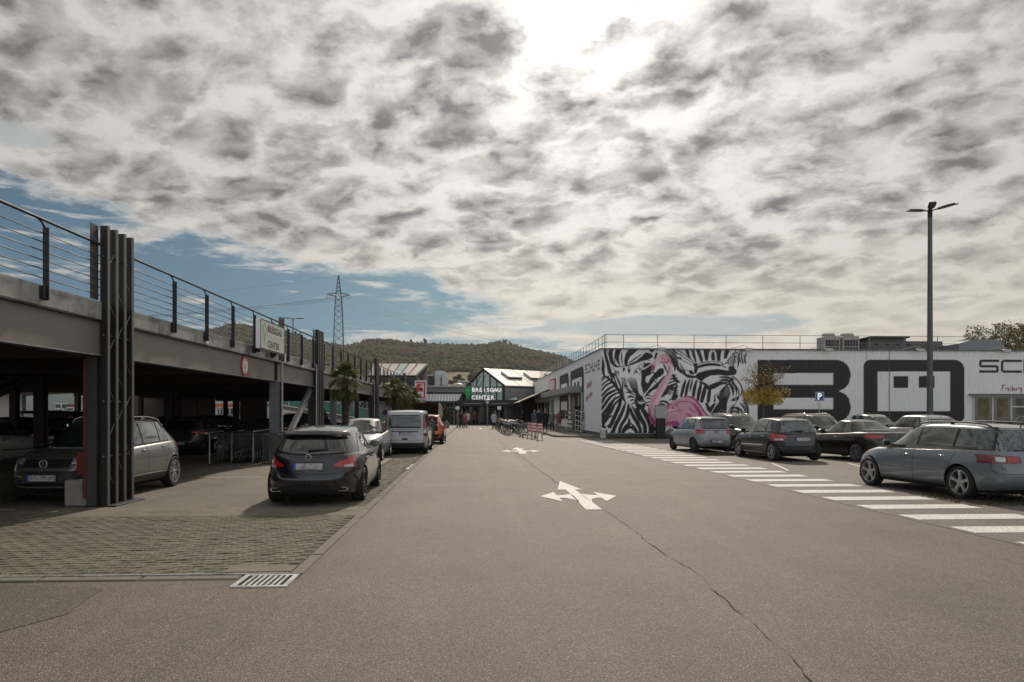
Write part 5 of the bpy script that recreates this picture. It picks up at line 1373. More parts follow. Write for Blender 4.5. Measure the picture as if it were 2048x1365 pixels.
# zebra behind the flamingo's neck
for k_ in range(6): S_(A, [(830 + k_ * 14, 745 - k_ * 20), (900 + k_ * 10, 700 - k_ * 22), (960, 660 - k_ * 20), (1000 + k_ * 10, 690 - k_ * 20)], [8, 17, 16, 8])
S_(A, [(830, 790), (900, 770), (960, 800), (970, 860)], [14, 26, 26, 10]); S_(A, [(810, 840), (880, 815), (930, 850), (915, 900)], [18, 34, 30, 10]); P_(A, [(800, 860), (870, 850), (900, 900), (870, 935), (820, 930)]); S_(A, [(815, 890), (870, 880), (890, 905)], [6, 9, 5], W_)
for k_ in range(4): S_(A, [(940 + k_ * 8, 590 - k_ * 45), (990, 560 - k_ * 45), (1040, 540 - k_ * 40), (1085, 520 - k_ * 38)], [10, 20, 18, 10])
P_(A, [(990, 570), (1030, 555), (1055, 600), (1010, 625), (975, 605)]); S_(A, [(1020, 720), (1060, 640), (1090, 560)], [16, 22, 10]); S_(A, [(975, 760), (1030, 730), (1050, 690)], [10, 22, 10]); S_(A, [(1040, 760), (1080, 700)], [30, 40])
for k_ in range(7): S_(A, [(905 + k_ * 22, 60), (950 + k_ * 20, 130), (1000 + k_ * 16, 190 + k_ * 8), (1040 + k_ * 10, 300)], [10, 12, 11, 9])
# upper right group
S_(B, [(0, 60), (60, 110), (130, 150), (200, 200), (290, 250)], [26, 16, 10, 9, 8]); S_(B, [(60, 70), (130, 110), (210, 170), (300, 230)], [14, 12, 10, 8]); S_(B, [(0, 110), (60, 170), (140, 215), (270, 280)], [16, 12, 9, 7]); S_(B, [(20, 180), (40, 260), (30, 350)], [14, 22, 14]); S_(B, [(60, 230), (90, 320), (150, 400)], [18, 20, 12]); S_(B, [(100, 250), (150, 330), (180, 380)], [10, 14, 6])
P_(B, [(75, 165), (115, 165), (125, 195), (90, 200)]); P_(B, [(280, 250), (340, 250), (350, 330), (330, 395), (290, 390), (300, 320)]); S_(B, [(292, 272), (300, 295)], 18); P_(B, [(215, 350), (270, 345), (300, 410), (240, 400)]); S_(B, [(150, 360), (210, 350), (260, 385)], [6, 9, 6])
S_(B, [(160, 400), (220, 430), (300, 440)], [18, 40, 30]); P_(B, [(0, 380), (60, 460), (120, 520), (60, 520), (0, 470)]); S_(B, [(30, 380), (90, 450), (150, 480)], [10, 16, 6], W_)
S_(B, [(190, 45), (215, 130), (250, 200)], [44, 36, 12]); S_(B, [(270, 45), (290, 130), (310, 200), (325, 250)], [40, 36, 26, 10]); S_(B, [(340, 45), (370, 130), (395, 200), (400, 240)], [46, 44, 40, 16]); P_(B, [(420, 45), (540, 45), (500, 100), (485, 220), (450, 215), (430, 130)]); P_(B, [(540, 95), (575, 100), (585, 215), (535, 215), (525, 150)])
P_(B, [(575, 45), (680, 45), (660, 130), (655, 225), (610, 222), (600, 120)]); P_(B, [(710, 45), (800, 45), (770, 110), (740, 190), (700, 190)])
S_(B, [(350, 262), (450, 235), (560, 230), (670, 240)], [8, 10, 8, 8]); S_(B, [(360, 300), (450, 275), (560, 268), (650, 280)], [34, 36, 34, 28])
P_(B, [(300, 430), (360, 380), (480, 345), (620, 330), (760, 350), (880, 370), (860, 410), (740, 425), (640, 412), (520, 420), (440, 460), (400, 505), (340, 470)])
S_(B, [(480, 590), (560, 565), (640, 530), (740, 520)], [40, 62, 50, 12]); S_(B, [(640, 440), (740, 440), (830, 470)], [10, 20, 24]); S_(B, [(630, 490), (720, 478), (790, 500)], [8, 18, 14])
for k_, (pts, w) in enumerate([([(60, 560), (30, 650), (20, 750)], 28), ([(175, 490), (150, 580), (120, 700)], [20, 40, 30]), ([(235, 480), (205, 570), (180, 700)], [20, 36, 30]), ([(270, 480), (255, 560), (235, 640)], [16, 26, 8]), ([(330, 490), (300, 600), (285, 710)], [22, 42, 34]), ([(395, 520), (370, 620), (345, 760)], [22, 44, 34]), ([(450, 550), (430, 650), (400, 770)], [24, 50, 40]), ([(510, 600), (500, 680), (490, 770)], [30, 44, 42]), ([(580, 680), (575, 770)], [10, 26])]):
    S_(B, pts, w)
S_(B, [(370, 510), (450, 540), (500, 590), (530, 620)], [20, 30, 24, 8]); P_(B, [(445, 790), (480, 790), (510, 850), (560, 800), (600, 790), (560, 870), (520, 940), (470, 890)])
S_(B, [(640, 800), (590, 880), (540, 970)], [26, 40, 40]); S_(B, [(640, 880), (600, 960), (570, 1010)], [22, 34, 20])
# head of the zebra looking at us, right
for k_ in range(9):
    t = (k_ - 4) / 4; S_(B, [(740 + t * 20, 530 + abs(t) * 30), (715 + t * 70, 640 + abs(t) * 20), (700 + t * 45, 780), (690 + t * 42, 920), (680 + t * 40, 990)], [4, 13, 11, 8, 5])
P_(B, [(600, 690), (640, 700), (650, 760), (620, 740)]); P_(B, [(790, 760), (850, 715), (900, 705), (890, 760), (830, 770)]); S_(B, [(850, 730), (870, 740)], 10, W_)
S_(B, [(790, 470), (850, 540), (900, 620), (905, 720), (870, 780)], [14, 16, 14, 12, 8]); S_(B, [(770, 520), (820, 600), (830, 690)], [20, 34, 12]); S_(B, [(820, 520), (870, 600), (880, 690)], [16, 26, 10]); S_(B, [(820, 430), (890, 490), (950, 590), (930, 700)], [16, 16, 18, 12])
for k_ in range(6): S_(B, [(760, 900 - k_ * 20 + 140), (820, 870 + k_ * 45), (890, 880 + k_ * 42), (915, 960 + k_ * 36)], [6, 26 - 2 * k_, 22, 8])
S_(B, [(880, 850), (940, 900), (960, 980), (920, 1080)], [14, 26, 24, 10]); S_(B, [(930, 800), (985, 880), (990, 980), (960, 1040)], [16, 20, 18, 8]); S_(B, [(940, 640), (985, 740), (1020, 860), (1020, 980)], [12, 16, 14, 8]); S_(B, [(960, 620), (1000, 700), (1030, 800)], [12, 12, 8]); S_(B, [(760, 920), (800, 860), (870, 800)], [8, 16, 8])
P_(B, [(670, 1020), (720, 1010), (770, 1100), (820, 1150), (800, 1190), (750, 1180), (700, 1090)]); P_(B, [(790, 1180), (830, 1180), (830, 1262), (790, 1262)]); S_(B, [(860, 1080), (850, 1262)], 20); S_(B, [(760, 1040), (830, 1000), (880, 1030)], [10, 22, 10])
# little zebra upper right
for k_ in range(6): S_(B, [(700 + k_ * 22, 270 - k_ * 26), (760 + k_ * 14, 250 - k_ * 24), (800 + k_ * 12, 290 - k_ * 26), (840, 320 - k_ * 20)], [7, 13, 13, 8])
P_(B, [(760, 300), (830, 290), (870, 340), (880, 380), (780, 400)]); S_(B, [(680, 250), (690, 290), (730, 310)], [16, 16, 10]); S_(B, [(900, 140), (910, 220), (890, 300)], [10, 18, 12]); S_(B, [(950, 90), (945, 180), (960, 260)], [16, 14, 10]); S_(B, [(1010, 110), (985, 200), (1000, 260)], [14, 18, 10]); S_(B, [(830, 120), (880, 110), (930, 130)], [16, 14, 8]); S_(B, [(870, 50), (860, 90)], 14)
# the dark foot and cabinet side
for k_ in range(4): S_(A, [(905 + k_ * 30, 1262), (940 + k_ * 30, 1200), (990 + k_ * 30, 1140)], [8, 18, 8])
# more of the herd: fine bands that pack the painting edge to edge
for k_ in range(9): S_(B, [(935 + k_ * 11, 560 + k_ * 30), (965 + k_ * 9, 640 + k_ * 30), (975 + k_ * 8, 740 + k_ * 25), (960 + k_ * 9, 820 + k_ * 22)], [4, 9, 9, 4])
for k_ in range(5): S_(B, [(650, 455 + k_ * 22), (720, 450 + k_ * 20), (800, 470 + k_ * 24), (850, 520 + k_ * 30)], [4, 12, 12, 4])
for k_ in range(6): S_(B, [(590 + k_ * 14, 660 + k_ * 22), (625 + k_ * 8, 700 + k_ * 30), (640 + k_ * 6, 790 + k_ * 26)], [4, 10, 4])
for k_ in range(5): S_(B, [(20 + k_ * 28, 260 + k_ * 10), (60 + k_ * 24, 330 + k_ * 8), (120 + k_ * 20, 390 + k_ * 5)], [5, 13, 5])
for k_ in range(6): S_(B, [(0, 560 + k_ * 34), (40, 545 + k_ * 34), (70, 520 + k_ * 30)], [12, 16, 6])
for k_ in range(5): S_(B, [(845 + k_ * 32, 110 + k_ * 6), (850 + k_ * 34, 180), (868 + k_ * 34, 250)], [6, 14, 8])
S_(B, [(880, 60), (935, 60), (990, 90)], [16, 22, 10]); S_(B, [(930, 60), (915, 130)], [20, 8])
for k_ in range(7): S_(A, [(60, 1120 - k_ * 8), (130 + k_ * 10, 1040 - k_ * 40), (180 + k_ * 14, 960 - k_ * 50)], [3, 10, 4])
for k_ in range(5): S_(A, [(455 + k_ * 16, 820 + k_ * 10), (500 + k_ * 12, 900 + k_ * 16), (540 + k_ * 12, 1000 + k_ * 22)], [4, 12, 4])
for k_ in range(5): S_(A, [(340 + k_ * 6, 455 + k_ * 34), (365 + k_ * 10, 470 + k_ * 36), (400 + k_ * 14, 500 + k_ * 38)], [4, 11, 4])
for k_ in range(4): S_(A, [(700 + k_ * 24, 420 + k_ * 40), (760 + k_ * 14, 380 + k_ * 60), (820, 420 + k_ * 66)], [6, 16, 6])
S_(A, [(260, 60), (240, 150), (236, 240)], [14, 18, 8]); S_(A, [(330, 110), (330, 200), (345, 280)], [10, 16, 6]); S_(A, [(130, 60), (160, 160), (175, 250)], [10, 12, 4]); S_(A, [(430, 250), (500, 200), (600, 130)], [10, 16, 10])
for k_ in range(4): S_(B, [(770 + k_ * 26, 1010 + k_ * 40), (840 + k_ * 10, 990 + k_ * 44), (900, 1020 + k_ * 44)], [5, 15, 5])
for k_ in range(4): S_(B, [(540 + k_ * 26, 1000 - k_ * 30), (580 + k_ * 20, 940 - k_ * 26), (630 + k_ * 6, 880 - k_ * 22)], [5, 12, 5])
# flamingo
P_(A, [(745, 260), (790, 205), (850, 150), (905, 122), (965, 140), (1000, 195), (1018, 250), (1020, 330), (1010, 400), (985, 480), (950, 570), (900, 650), (865, 730), (840, 810), (815, 900), (850, 960), (880, 990), (830, 1070), (820, 1110), (770, 1090), (735, 1080), (705, 1000), (695, 880), (720, 780), (740, 700), (800, 620), (850, 530), (900, 460), (950, 390), (975, 320), (960, 270), (900, 250), (850, 260), (800, 275), (782, 330), (760, 372), (735, 335)], PK1)
S_(A, [(985, 250), (1010, 330), (985, 430), (930, 550), (870, 660), (820, 760), (770, 880), (760, 960)], [26, 30, 36, 44, 48, 50, 50, 40], PK3)
P_(A, [(745, 262), (792, 300), (780, 345), (758, 374), (735, 335)], PK2); S_(A, [(870, 200), (880, 170), (865, 190), (872, 240), (950, 240), (975, 200), (1010, 250)], [7, 8, 6, 12, 16, 10, 14], PK2); S_(A, [(800, 260), (840, 270), (850, 240)], 6, W_); P_(A, [(790, 215), (860, 160), (880, 200), (850, 265), (800, 265), (775, 290)], PK3)
S_(A, [(965, 280), (975, 340), (940, 420)], [8, 14, 6], PK2)
S_(A, [(700, 860), (715, 960), (760, 1050), (820, 1090)], [18, 34, 52, 60], PK2); S_(A, [(800, 880), (820, 940), (880, 960), (930, 900), (980, 830), (1050, 780)], [14, 30, 44, 40, 36, 20], PK2)
def FB(p): return ZB_(p)
P_(A, [(880, 985), (950, 880), (1020, 800), (1092, 755), (1092, 1130), (1000, 1125), (900, 1120)], PK1)
P_(B, [(-6, 765), (60, 745), (160, 705), (240, 697), (310, 720), (370, 800), (440, 900), (500, 970), (525, 1010), (480, 1040), (300, 1120), (120, 1130), (-6, 1130)], PK1)
S_(B, [(0, 850), (60, 790), (160, 775), (260, 790), (330, 860), (380, 950), (390, 1030)], [8, 16, 14, 16, 44, 50, 30], PK2); S_(B, [(150, 710), (250, 715), (330, 770), (410, 880), (470, 960), (500, 1020)], [10, 24, 28, 26, 22, 14], PK2)
S_(B, [(40, 905), (100, 890), (150, 905)], [6, 18, 6], PK2); P_(B, [(160, 930), (230, 945), (290, 1000), (340, 1020), (250, 1025), (190, 1000), (240, 985)], PK2); S_(B, [(220, 850), (270, 900), (320, 920)], [8, 22, 8], PK2)
S_(A, [(910, 1090), (1000, 1070), (1092, 1080)], [50, 40, 60], PK2); P_(B, [(-6, 1040), (80, 1040), (40, 1070), (110, 1090), (60, 1130), (-6, 1130)], PK2)
S_(A, [(920, 960), (980, 900), (1080, 880)], [8, 16, 10], W_); S_(A, [(1060, 820), (1092, 830)], [10, 20], PK2); S_(B, [(0, 860), (40, 880)], [20, 8], PK2); S_(A, [(940, 1010), (1010, 950), (1092, 930)], [6, 12, 8], PK3)

def paint_front(p):
    x0, _ = fu(1203.5, 700); x1, _ = fu(1498, 700); zb0 = fu(1203, 874)[1]; p_ = MUR
    sc = abs(ZA((100, 0))[0] - ZA((0, 0))[0]) / 100.0
    for kind, z, pts, w, col in p_:
        q = [z(a) for a in pts]
        q = [(max(min(u, x1), 0.0), v) for u, v in q] if kind == 'p' else q
        if kind == 'p': p.poly(q, col)
        else: p.stroke(q, [v * sc * (1.14 if col is K_ else 1.0) for v in (w if isinstance(w, (list, tuple)) else [w] * len(q))], col)
    # clean edge right of the mural
    p.poly([(x1, .3), (x1 + 1.0, .3), (x1 + 1.0, 5.8), (x1, 5.8)], W_)
    big_letters(p, lambda px, py: fu(px, py))
    sc_letters(p, fu)
def rrect(x0, y0, x1, y1, rs, n=8):
    """rounded rectangle, photo rows downwards; rs = radii tl, tr, br, bl"""
    out = []
    for (cx, cy, r, a0) in ((x0 + rs[0], y0 + rs[0], rs[0], 180), (x1 - rs[1], y0 + rs[1], rs[1], 270), (x1 - rs[2], y1 - rs[2], rs[2], 0), (x0 + rs[3], y1 - rs[3], rs[3], 90)):
        for i in range(n + 1): out.append((cx + r * math.cos(R(a0 + 90 * i / n)), cy + r * math.sin(R(a0 + 90 * i / n))))
    return out
def big_letters(p, f, K=K_):
    F = lambda pts, col: p.poly([f(*q) for q in pts], col)
    yb_ = 845.0
    up = [(1515.5, 720), (1672, 720)] + [(1672 + 30 * math.sin(R(a)), 751 - 31 * math.cos(R(a))) for a in range(0, 91, 10)] + [(1698, 768), (1690, 777), (1677.5, 782.8), (1515.5, 782.8)]
    dn = [(1515.5, 782.8), (1677.5, 782.8), (1690, 788), (1698, 797)] + [(1672 + 30 * math.cos(R(a)), 814 + 31 * math.sin(R(a))) for a in range(0, 91, 10)] + [(1515.5, yb_)]
    F(up, K); F(dn, K)
    F([(1547.5, 746.8), (1666.5, 746.8), (1666.5, 769.8), (1547.5, 769.8)], W_); F([(1547.5, 796.2), (1666.5, 796.2), (1666.5, 818.8), (1547.5, 818.8)], W_)
    F(rrect(1727, 720, 1929, yb_, (14, 20, 12, 12)), K); F([(1755.5, 743.5), (1900.5, 743.5), (1900.5, 822.8), (1755.5, 822.8)], W_)
    F([(1787, 752.5), (1816.5, 752.5), (1816.5, 776.2), (1787, 776.2)], K); F([(1838, 752.5), (1869.5, 752.5), (1869.5, 776.2), (1838, 776.2)], K)
def sc_letters(p, f):
    F = lambda pts, w, col=K_: p.stroke([f(*q) for q in pts], w, col)
    t = .165
    def line(pts, w=t, col=K_):
        for a, b in zip(pts[:-1], pts[1:]): p.stroke([f(*a), f(*b)], w, col)
    x = 1961
    line([(1997, 722.3), (x + 2, 722.3), (x, 724.5), (x, 731), (x + 2, 733), (1993, 733), (1995.5, 735), (1995.5, 741.5), (1994, 743.5), (x, 743.5)])
    x = 2004.5
    line([(2042, 722.3), (x + 3, 722.3), (x, 725), (x, 741), (x + 3, 743.5), (2042, 743.5)])
    line([(2050, 720), (2050, 746)]); line([(2088, 720), (2088, 746)]); line([(2050, 733), (2088, 733)])
    # handwritten place name
    X0, Y0_ = 2004, 771
    def hw(pts, s=1.0): p.stroke([f(X0 + a, Y0_ + b) for a, b in pts], .050, (.20, .02, .085))
    hw([(2, 0), (1, 5), (0, 11)]); hw([(0, 1), (5, -1), (8, 0)]); hw([(1, 5), (4, 4.6)]); hw([(7, 11), (8, 6), (8.5, 7), (11, 5.5)]); hw([(12, 8.5), (15, 8), (14, 5.5), (12, 7), (12.5, 11), (16, 10)])
    hw([(18, 5.5), (17.5, 10.5)]); hw([(18.4, 2.6), (18.6, 3.1)]); hw([(21.5, 0), (20.5, 10.5), (23, 10), (24, 7), (21, 6.5)]); hw([(26, 5.5), (25.5, 9.5), (28, 10), (29.5, 5.5), (29, 10)]); hw([(31.5, 10), (32, 5.5), (35, 5)]); hw([(39.5, 5.5), (36.5, 6), (36.5, 9), (39, 8.5), (39.5, 5.5), (39, 13), (36, 14)])

shop = thing('shoe_shop', 'long white corrugated shop building with a zebra and flamingo mural and giant black letters', 'shop', (BX, BY_, 0))
ZP = .62                                             # top of the plinth
def pf(u, o, z): return (u, -o * 1.0 if False else -.0 - o * -1.0 * 0 + (-o) * 1.0, z)
def place_front(u, o, z): return (u, -o, z)          # ribs recess towards +y (o is negative)
me = corr_wall('front_wall', BL, ZP - .28, BH - .02, .033, .036, paint_front, place_front)
link('front_wall', me, shop)
def paint_side(p):
    def f(px, py):                                   # same letters as the front, further along
        # map the front lettering onto this face: columns keep their proportions
        u, z = fu(px, py); uf0 = fu(1515.5, 720)[0]; uf1 = fu(1929, 720)[0]
        ua, ub = su(1119, 800)[0], su(1167.5, 800)[0]
        t = (u - uf0) / (uf1 - uf0); return ua + (ub - ua) * t, z
    big_letters(p, f, (.045, .044, .045))
    # SCHUHE in square strokes
    a, b = su(1170.5, 740)[0], su(1200.5, 740)[0]; n = 6; w = (b - a) / n; z1, z0 = 5.02, 4.50; zm = (z0 + z1) / 2
    glyph = {'S': [[(0, 2), (0, 0)], [(1, 2), (0, 2)], [(0, 1), (1, 1)], [(1, 1), (1, 0)], [(1, 0), (0, 0)]], 'C': [[(1, 2), (0, 2)], [(0, 2), (0, 0)], [(0, 0), (1, 0)]], 'H': [[(0, 2), (0, 0)], [(1, 2), (1, 0)], [(0, 1), (1, 1)]],
             'U': [[(0, 2), (0, 0)], [(0, 0), (1, 0)], [(1, 0), (1, 2)]], 'E': [[(0, 2), (0, 0)], [(0, 2), (1, 2)], [(0, 1), (1, 1)], [(0, 0), (1, 0)]]}
    glyph['S'][0] = [(0, 2), (0, 1)]
    for i, ch in enumerate('SCHUHE'):
        for s_ in glyph[ch]: p.stroke([(a + w * (i + .12 + .62 * q[0]), z0 + (z1 - z0) * q[1] / 2) for q in s_], .115, (.045, .044, .045))
def place_side(u, o, z): return (-o, u, z)
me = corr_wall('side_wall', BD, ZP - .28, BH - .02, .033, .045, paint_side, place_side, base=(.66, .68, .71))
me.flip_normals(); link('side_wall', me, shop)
M_plinth = plain('plinth_grey', (.11, .11, .11), .85, 0, .15, 2, bmp=.2)
MB().box(.05, BL, .045, .3, 0, ZP - .28).build('plinth', M_plinth, shop); MB().box(.045, .3, .31, BD, 0, ZP - .20).build('plinth', M_plinth, shop)
MB().box(-.03, BL, -.03, .04, ZP - .34, ZP - .30).build('drip_edge', M_galv, shop)
MB().cbox(-.06, .26, -.06, .26, 0, .56, .02).build('corner_guard', plain('corner_guard', (.42, .42, .41), .7, 0, .15, 5), shop)
M_cap = plain('parapet_trim', (.16, .16, .15), .6, .2, .3, 6)
MB().box(-.04, BL, -.05, .12, BH - .02, BH + .03).build('parapet_trim', M_cap, shop); MB().box(-.05, .12, .121, BD, BH - .02, BH + .03).build('parapet_trim', M_cap, shop)
MB().box(.12, BL - .1, .12, BD - .1, BH - .25, BH - .12).build('roof', plain('roof_felt', (.10, .10, .10), .95), shop)
MB().box(BL - .05, BL, .3, BD, 0, BH - .02).build('back_wall', M_corr, shop); MB().box(.3, BL, BD - .05, BD, 0, BH - .02).build('back_wall', M_corr, shop)
# drip flashing of little teeth along the top edge
teeth = MB(); u = .05
while u < BL: teeth.box(u, u + .10, -.045, -.030, BH - .075, BH - .02); u += .165
o = teeth.build('flashing_teeth', M_cap, shop); tag(o, kind='stuff')
seam_ = MB().box(fu(1778.6, 800)[0] - .012, fu(1778.6, 800)[0] + .012, -.008, .03, .4, BH - .03).build('sheet_joint', M_cap, shop)
for px in (1733,): MB().box(fu(px, 800)[0] - .01, fu(px, 800)[0] + .01, -.008, .03, 4.9, BH - .03).build('sheet_joint', M_cap, shop)
# pink handwriting on the side
M_pink = plain('script_pink', (.36, .10, .19), .6)
for i, (txt, ya, z, s_) in enumerate((('Freiburgs', su(1173, 800)[0], 3.28, .62), ('tolle Sohlen', su(1171.5, 800)[0], 2.42, .60))):
    me_ = text_mesh(txt, s_, .004, bold=.004, shear=.35); me_.materials.append(M_pink)
    o = link('script_lettering', me_, shop); xd, ud = Vector((0, -1, 0)), Vector((0, .0, 1))
    xd = Vector((0, -1, .13)).normalized(); ud = Vector((0, .13, 1)).normalized(); nn = xd.cross(ud)
    o.matrix_local = Matrix(((xd.x, ud.x, nn.x, -.006), (xd.y, ud.y, nn.y, ya), (xd.z, ud.z, nn.z, z), (0, 0, 0, 1)))
# shop window at the right
wx0, wz1 = fu(1946, 791); wz0 = .35
win = MB(); M_frame = plain('window_frame_white', (.58, .58, .58), .45)
wr = BL - .1
shopwin = []
bar = [wx0, fu(1984, 800)[0], fu(2021, 800)[0], fu(2060, 800)[0], wr]
M_shopglass = plain('shop_glass', (.045, .050, .042), .05, 0, .6, .9, spec=1.0)
for a, b in zip(bar[:-1], bar[1:]):
    w_ = MB().box(a + .05, b - .05, -.052, -.045, wz0 + .06, wz1 - .07).build('window_pane', M_shopglass, shop)
    f = MB(); f.box(a, a + .05, -.075, -.005, wz0, wz1); f.box(b - .05, b, -.075, -.005, wz0, wz1); f.box(a + .05, b - .05, -.075, -.005, wz1 - .07, wz1); f.box(a + .05, b - .05, -.075, -.005, wz0, wz0 + .06)
    f.build('window_frame', M_frame, w_)
MB().box(bar[2] + .05, bar[3] - .05, -.078, -.058, 1.98, 2.06).build('transom', M_frame, shop)
for k, (px, c_) in enumerate(((1955, (.13, .12, .045)), (1993, (.16, .12, .06)), (2030, (.10, .12, .09)))):
    a, _ = fu(px, 800); MB().box(a, a + .75, -.0545, -.0525, 1.3, wz1 - .2).build('window_poster', plain('poster_%s' % 'abc'[k], c_, .6, 0, .6, 2.0), shop)
MB().box(wx0 - .35, wr, -.42, -.032, wz1 + .02, wz1 + .09).build('window_hood', M_cap, shop)
# canopy box and entrance on the side
ca0, ca1 = su(1093, 780)[0], su(1163, 780)[0]; ca1, ca0 = min(ca0, ca1), max(ca0, ca1)
MB().cbox(-1.0, -.02, ca1, ca0, 3.12, 3.62, .02).build('canopy', plain('canopy_grey', (.27, .28, .29), .5, .2), shop)
ya, yb2 = su(1165, 800)[0], su(1146.5, 800)[0]
MB().box(-.05, -.008, ya, yb2, .05, 3.1).build('doorway', plain('doorway_dark', (.10, .075, .05), .6, 0, .5, .8), shop)
for k in range(4): MB().box(-.085, -.055, ya + (yb2 - ya) * (k + .3) / 4, ya + (yb2 - ya) * (k + .3) / 4 + .12, .1, 3.0).build('door_post', M_frame if k % 2 else M_black, shop)
for t_ in (0, 1): MB().box(-.10, -.01, ya + (yb2 - ya) * t_ - .08, ya + (yb2 - ya) * t_ + .08, .05, 3.1).build('door_jamb', M_frame, shop)
# strip of windows further along, red blinds behind
for (pa, pb) in ((1064, 1076), (1077, 1090), (1091, 1100)):
    a, b = su(pb, 800)[0], su(pa, 800)[0]
    w_ = MB().box(-.05, -.008, a, b, .5, 2.75).build('window_pane', plain('window_reddish', (.055, .030, .030), .12, 0, .4, 1.5), shop)
    for q in (a, (a + b) / 2, b): MB().box(-.09, -.052, q - .10, q + .10, .45, 2.85).build('window_frame', M_frame, w_)
MB().box(-.16, -.03, su(1105, 800)[0], su(1108, 800)[0], .1, 2.9).build('downpipe', M_galv, shop)
# advertising banner on the wall
a, b = su(1112, 740)[0], su(1101, 740)[0]
MB().box(-.12, -.03, a, b, 3.66, 5.0).build('banner', plain('banner_pink', (.42, .10, .16), .6, 0, .2), shop); MB().box(-.126, -.121, a + .5, b - .3, 3.95, 4.85).build('banner_face', plain('banner_white', (.66, .60, .58), .6, 0, .15), shop)
# beige awning roof
aw0, aw1 = su(1103, 760)[0], su(1040, 790)[0]
aw = thing('awning', 'sloping beige awning along the shop side, left of the banner', 'awning', (BX, BY_, 0))
yA = su(1100, 770)[0]; yB = su(1072, 770)[0] + 8
M_awn = plain('awning_fabric', (.36, .32, .24), .75, 0, .1, 2)
MB().prism([(-.02, yA, 4.05), (-3.1, yA, 2.75), (-3.1, yA, 2.68), (-.02, yA, 3.98)], 0, (0, yB - yA, 0)).build('awning_cover', M_awn, aw)
MB().prism([(-.01, yA - .05, 4.12), (-3.2, yA - .05, 2.78), (-3.2, yA - .05, 2.62), (-.01, yA - .05, 3.92)], 0, (0, .05, 0)).build('awning_edge', M_steel, aw)
for k in range(5): MB().box(-3.12, -3.0, yA + k * (yB - yA) / 4.2, yA + k * (yB - yA) / 4.2 + .12, 0, 2.66).build('awning_post', M_steel, aw)
# roof railing
rr_ = thing('roof_railing', 'thin galvanised railing round the shop roof edge', 'railing', (BX, BY_, 0))
M_rr = plain('railing_weathered', (.22, .21, .20), .5, .6, .2)
zr0 = BH; zr1 = fu(1400, 669.5)[1]; zr2 = fu(1400, 684.5)[1]
pp = [1210.5, 1249.5, 1318, 1391.5, 1456, 1530, 1605, 1676, 1745, 1815, 1882, 1948, 2015, 2080]
for px in pp:
    u, _ = fu(px, 690); MB().tube([(u, .35, zr0 - .2), (u, .35, zr1)], .022, 6).build('post', M_rr, rr_)
for z in (zr1, zr2): MB().tube([(fu(1210.5, 690)[0], .35, z), (BL - .3, .35, z)], .017, 6).build('rail', M_rr, rr_); MB().tube([(.35, .35, z), (.35, BD * .84, z)], .017, 6).build('rail', M_rr, rr_)
M_rl = plain('railing_light', (.45, .44, .42), .5, .5)
yv = .35; st = 1.35
while yv < BD * .84: MB().tube([(.35, yv, zr0 - .2), (.35, yv, zr1)], .022, 6).build('post', M_rr if yv < 18 else M_rl, rr_); yv += st
# small floodlights above the edge
for k, px in enumerate((1318, 1490, 1650, 1832, 2003)):
    u, _ = fu(px, 690); fl = thing('floodlight', ['floodlight on a thin arm over the flamingo head', 'floodlight above the right end of the mural', 'floodlight above the giant letter B', 'floodlight above the letter with two dots', 'floodlight above the letters SC'][k], 'floodlight', (BX + u, BY_, 0), 0, 'floodlights on the roof edge')
    MB().tube([(-.9, .05, BH + .05), (-.15, -.25, BH + .22), (.1, -.35, BH + .10)], .018, 6).build('arm', M_rl, fl); MB().cbox(-.16, .30, -.50, -.28, BH - .16, BH + .04, .015).build('lamp_head', M_rl, fl)
# roof plant
M_plant = plain('roof_plant_metal', (.34, .33, .31), .55, .3, .15, 3); M_plantdk = plain('louvre_dark', (.04, .04, .045), .7)
def cooling_tower(px0, px1, lab):
    Yc = BY_ + 9; x0, _ = at_y(px0, Yc); x1, _ = at_y(px1, Yc); zt = at_y(px0, Yc, 673)[1]; zb_ = BH - .2
    t = thing('cooling_unit', lab, 'cooling unit', ((x0 + x1) / 2, Yc, 0), 0, 'cooling units on the roof'); w = (x1 - x0) / 2
    MB().cbox(-w, w, 0, 2 * w, zb_, zt, .03).build('casing', M_plant, t)
    MB().lathe([(w * .72, zt), (w * .78, zt + .12), (w * .70, zt + .26), (w * .55, zt + .26), (w * .55, zt)], 18, (0, w, 0)).build('fan_ring', M_plant, t)
    for i in range(5):
        for j in range(2): MB().box(-w * .82 + i * w * .34, -w * .82 + i * w * .34 + w * .26, -.03, -.004, zb_ + .7 + j * (zt - zb_ - .9) / 2, zb_ + .62 + (j + 1) * (zt - zb_ - .9) / 2).build('louvre', M_plantdk, t)
cooling_tower(1648.5, 1680.5, 'pale roof cooling unit nearest the letter B'); cooling_tower(1686, 1719, 'second pale roof cooling unit right of the first')
Yp = BY_ + 12; M_shed = plain('roof_shed', (.115, .115, .11), .7, 0, .12, 1)
x0, z0_ = at_y(1735, Yp, 674); x1, _ = at_y(1812, Yp)
sd = thing('plant_room', 'dark grey rooftop plant room with flat overhanging roof', 'plant room')
MB().box(x0, x1, Yp, Yp + 5, BH - .2, z0_ - .12).build('wall', M_shed, sd); MB().prism([(x0 - .8, Yp - .3, z0_ - .18), (x0, Yp - .3, z0_), (x1 + .15, Yp - .3, z0_ + .05), (x1 + .15, Yp - .3, z0_ - .1), (x0, Yp - .3, z0_ - .14)], 0, (0, 5.6, 0)).build('roof', plain('shed_roof', (.06, .055, .05), .6), sd)
x2, z2 = at_y(1893, Yp, 682); MB().box(x1 + .01, x2, Yp + .5, Yp + 5, BH - .2, z2).build('annexe', M_shed, sd)
for k in range(4): MB().box(x0 + .6 + k * .9, x0 + .9 + k * .9, Yp - .02, Yp - .002, z0_ - .7, z0_ - .5).build('vent', M_plantdk, sd)
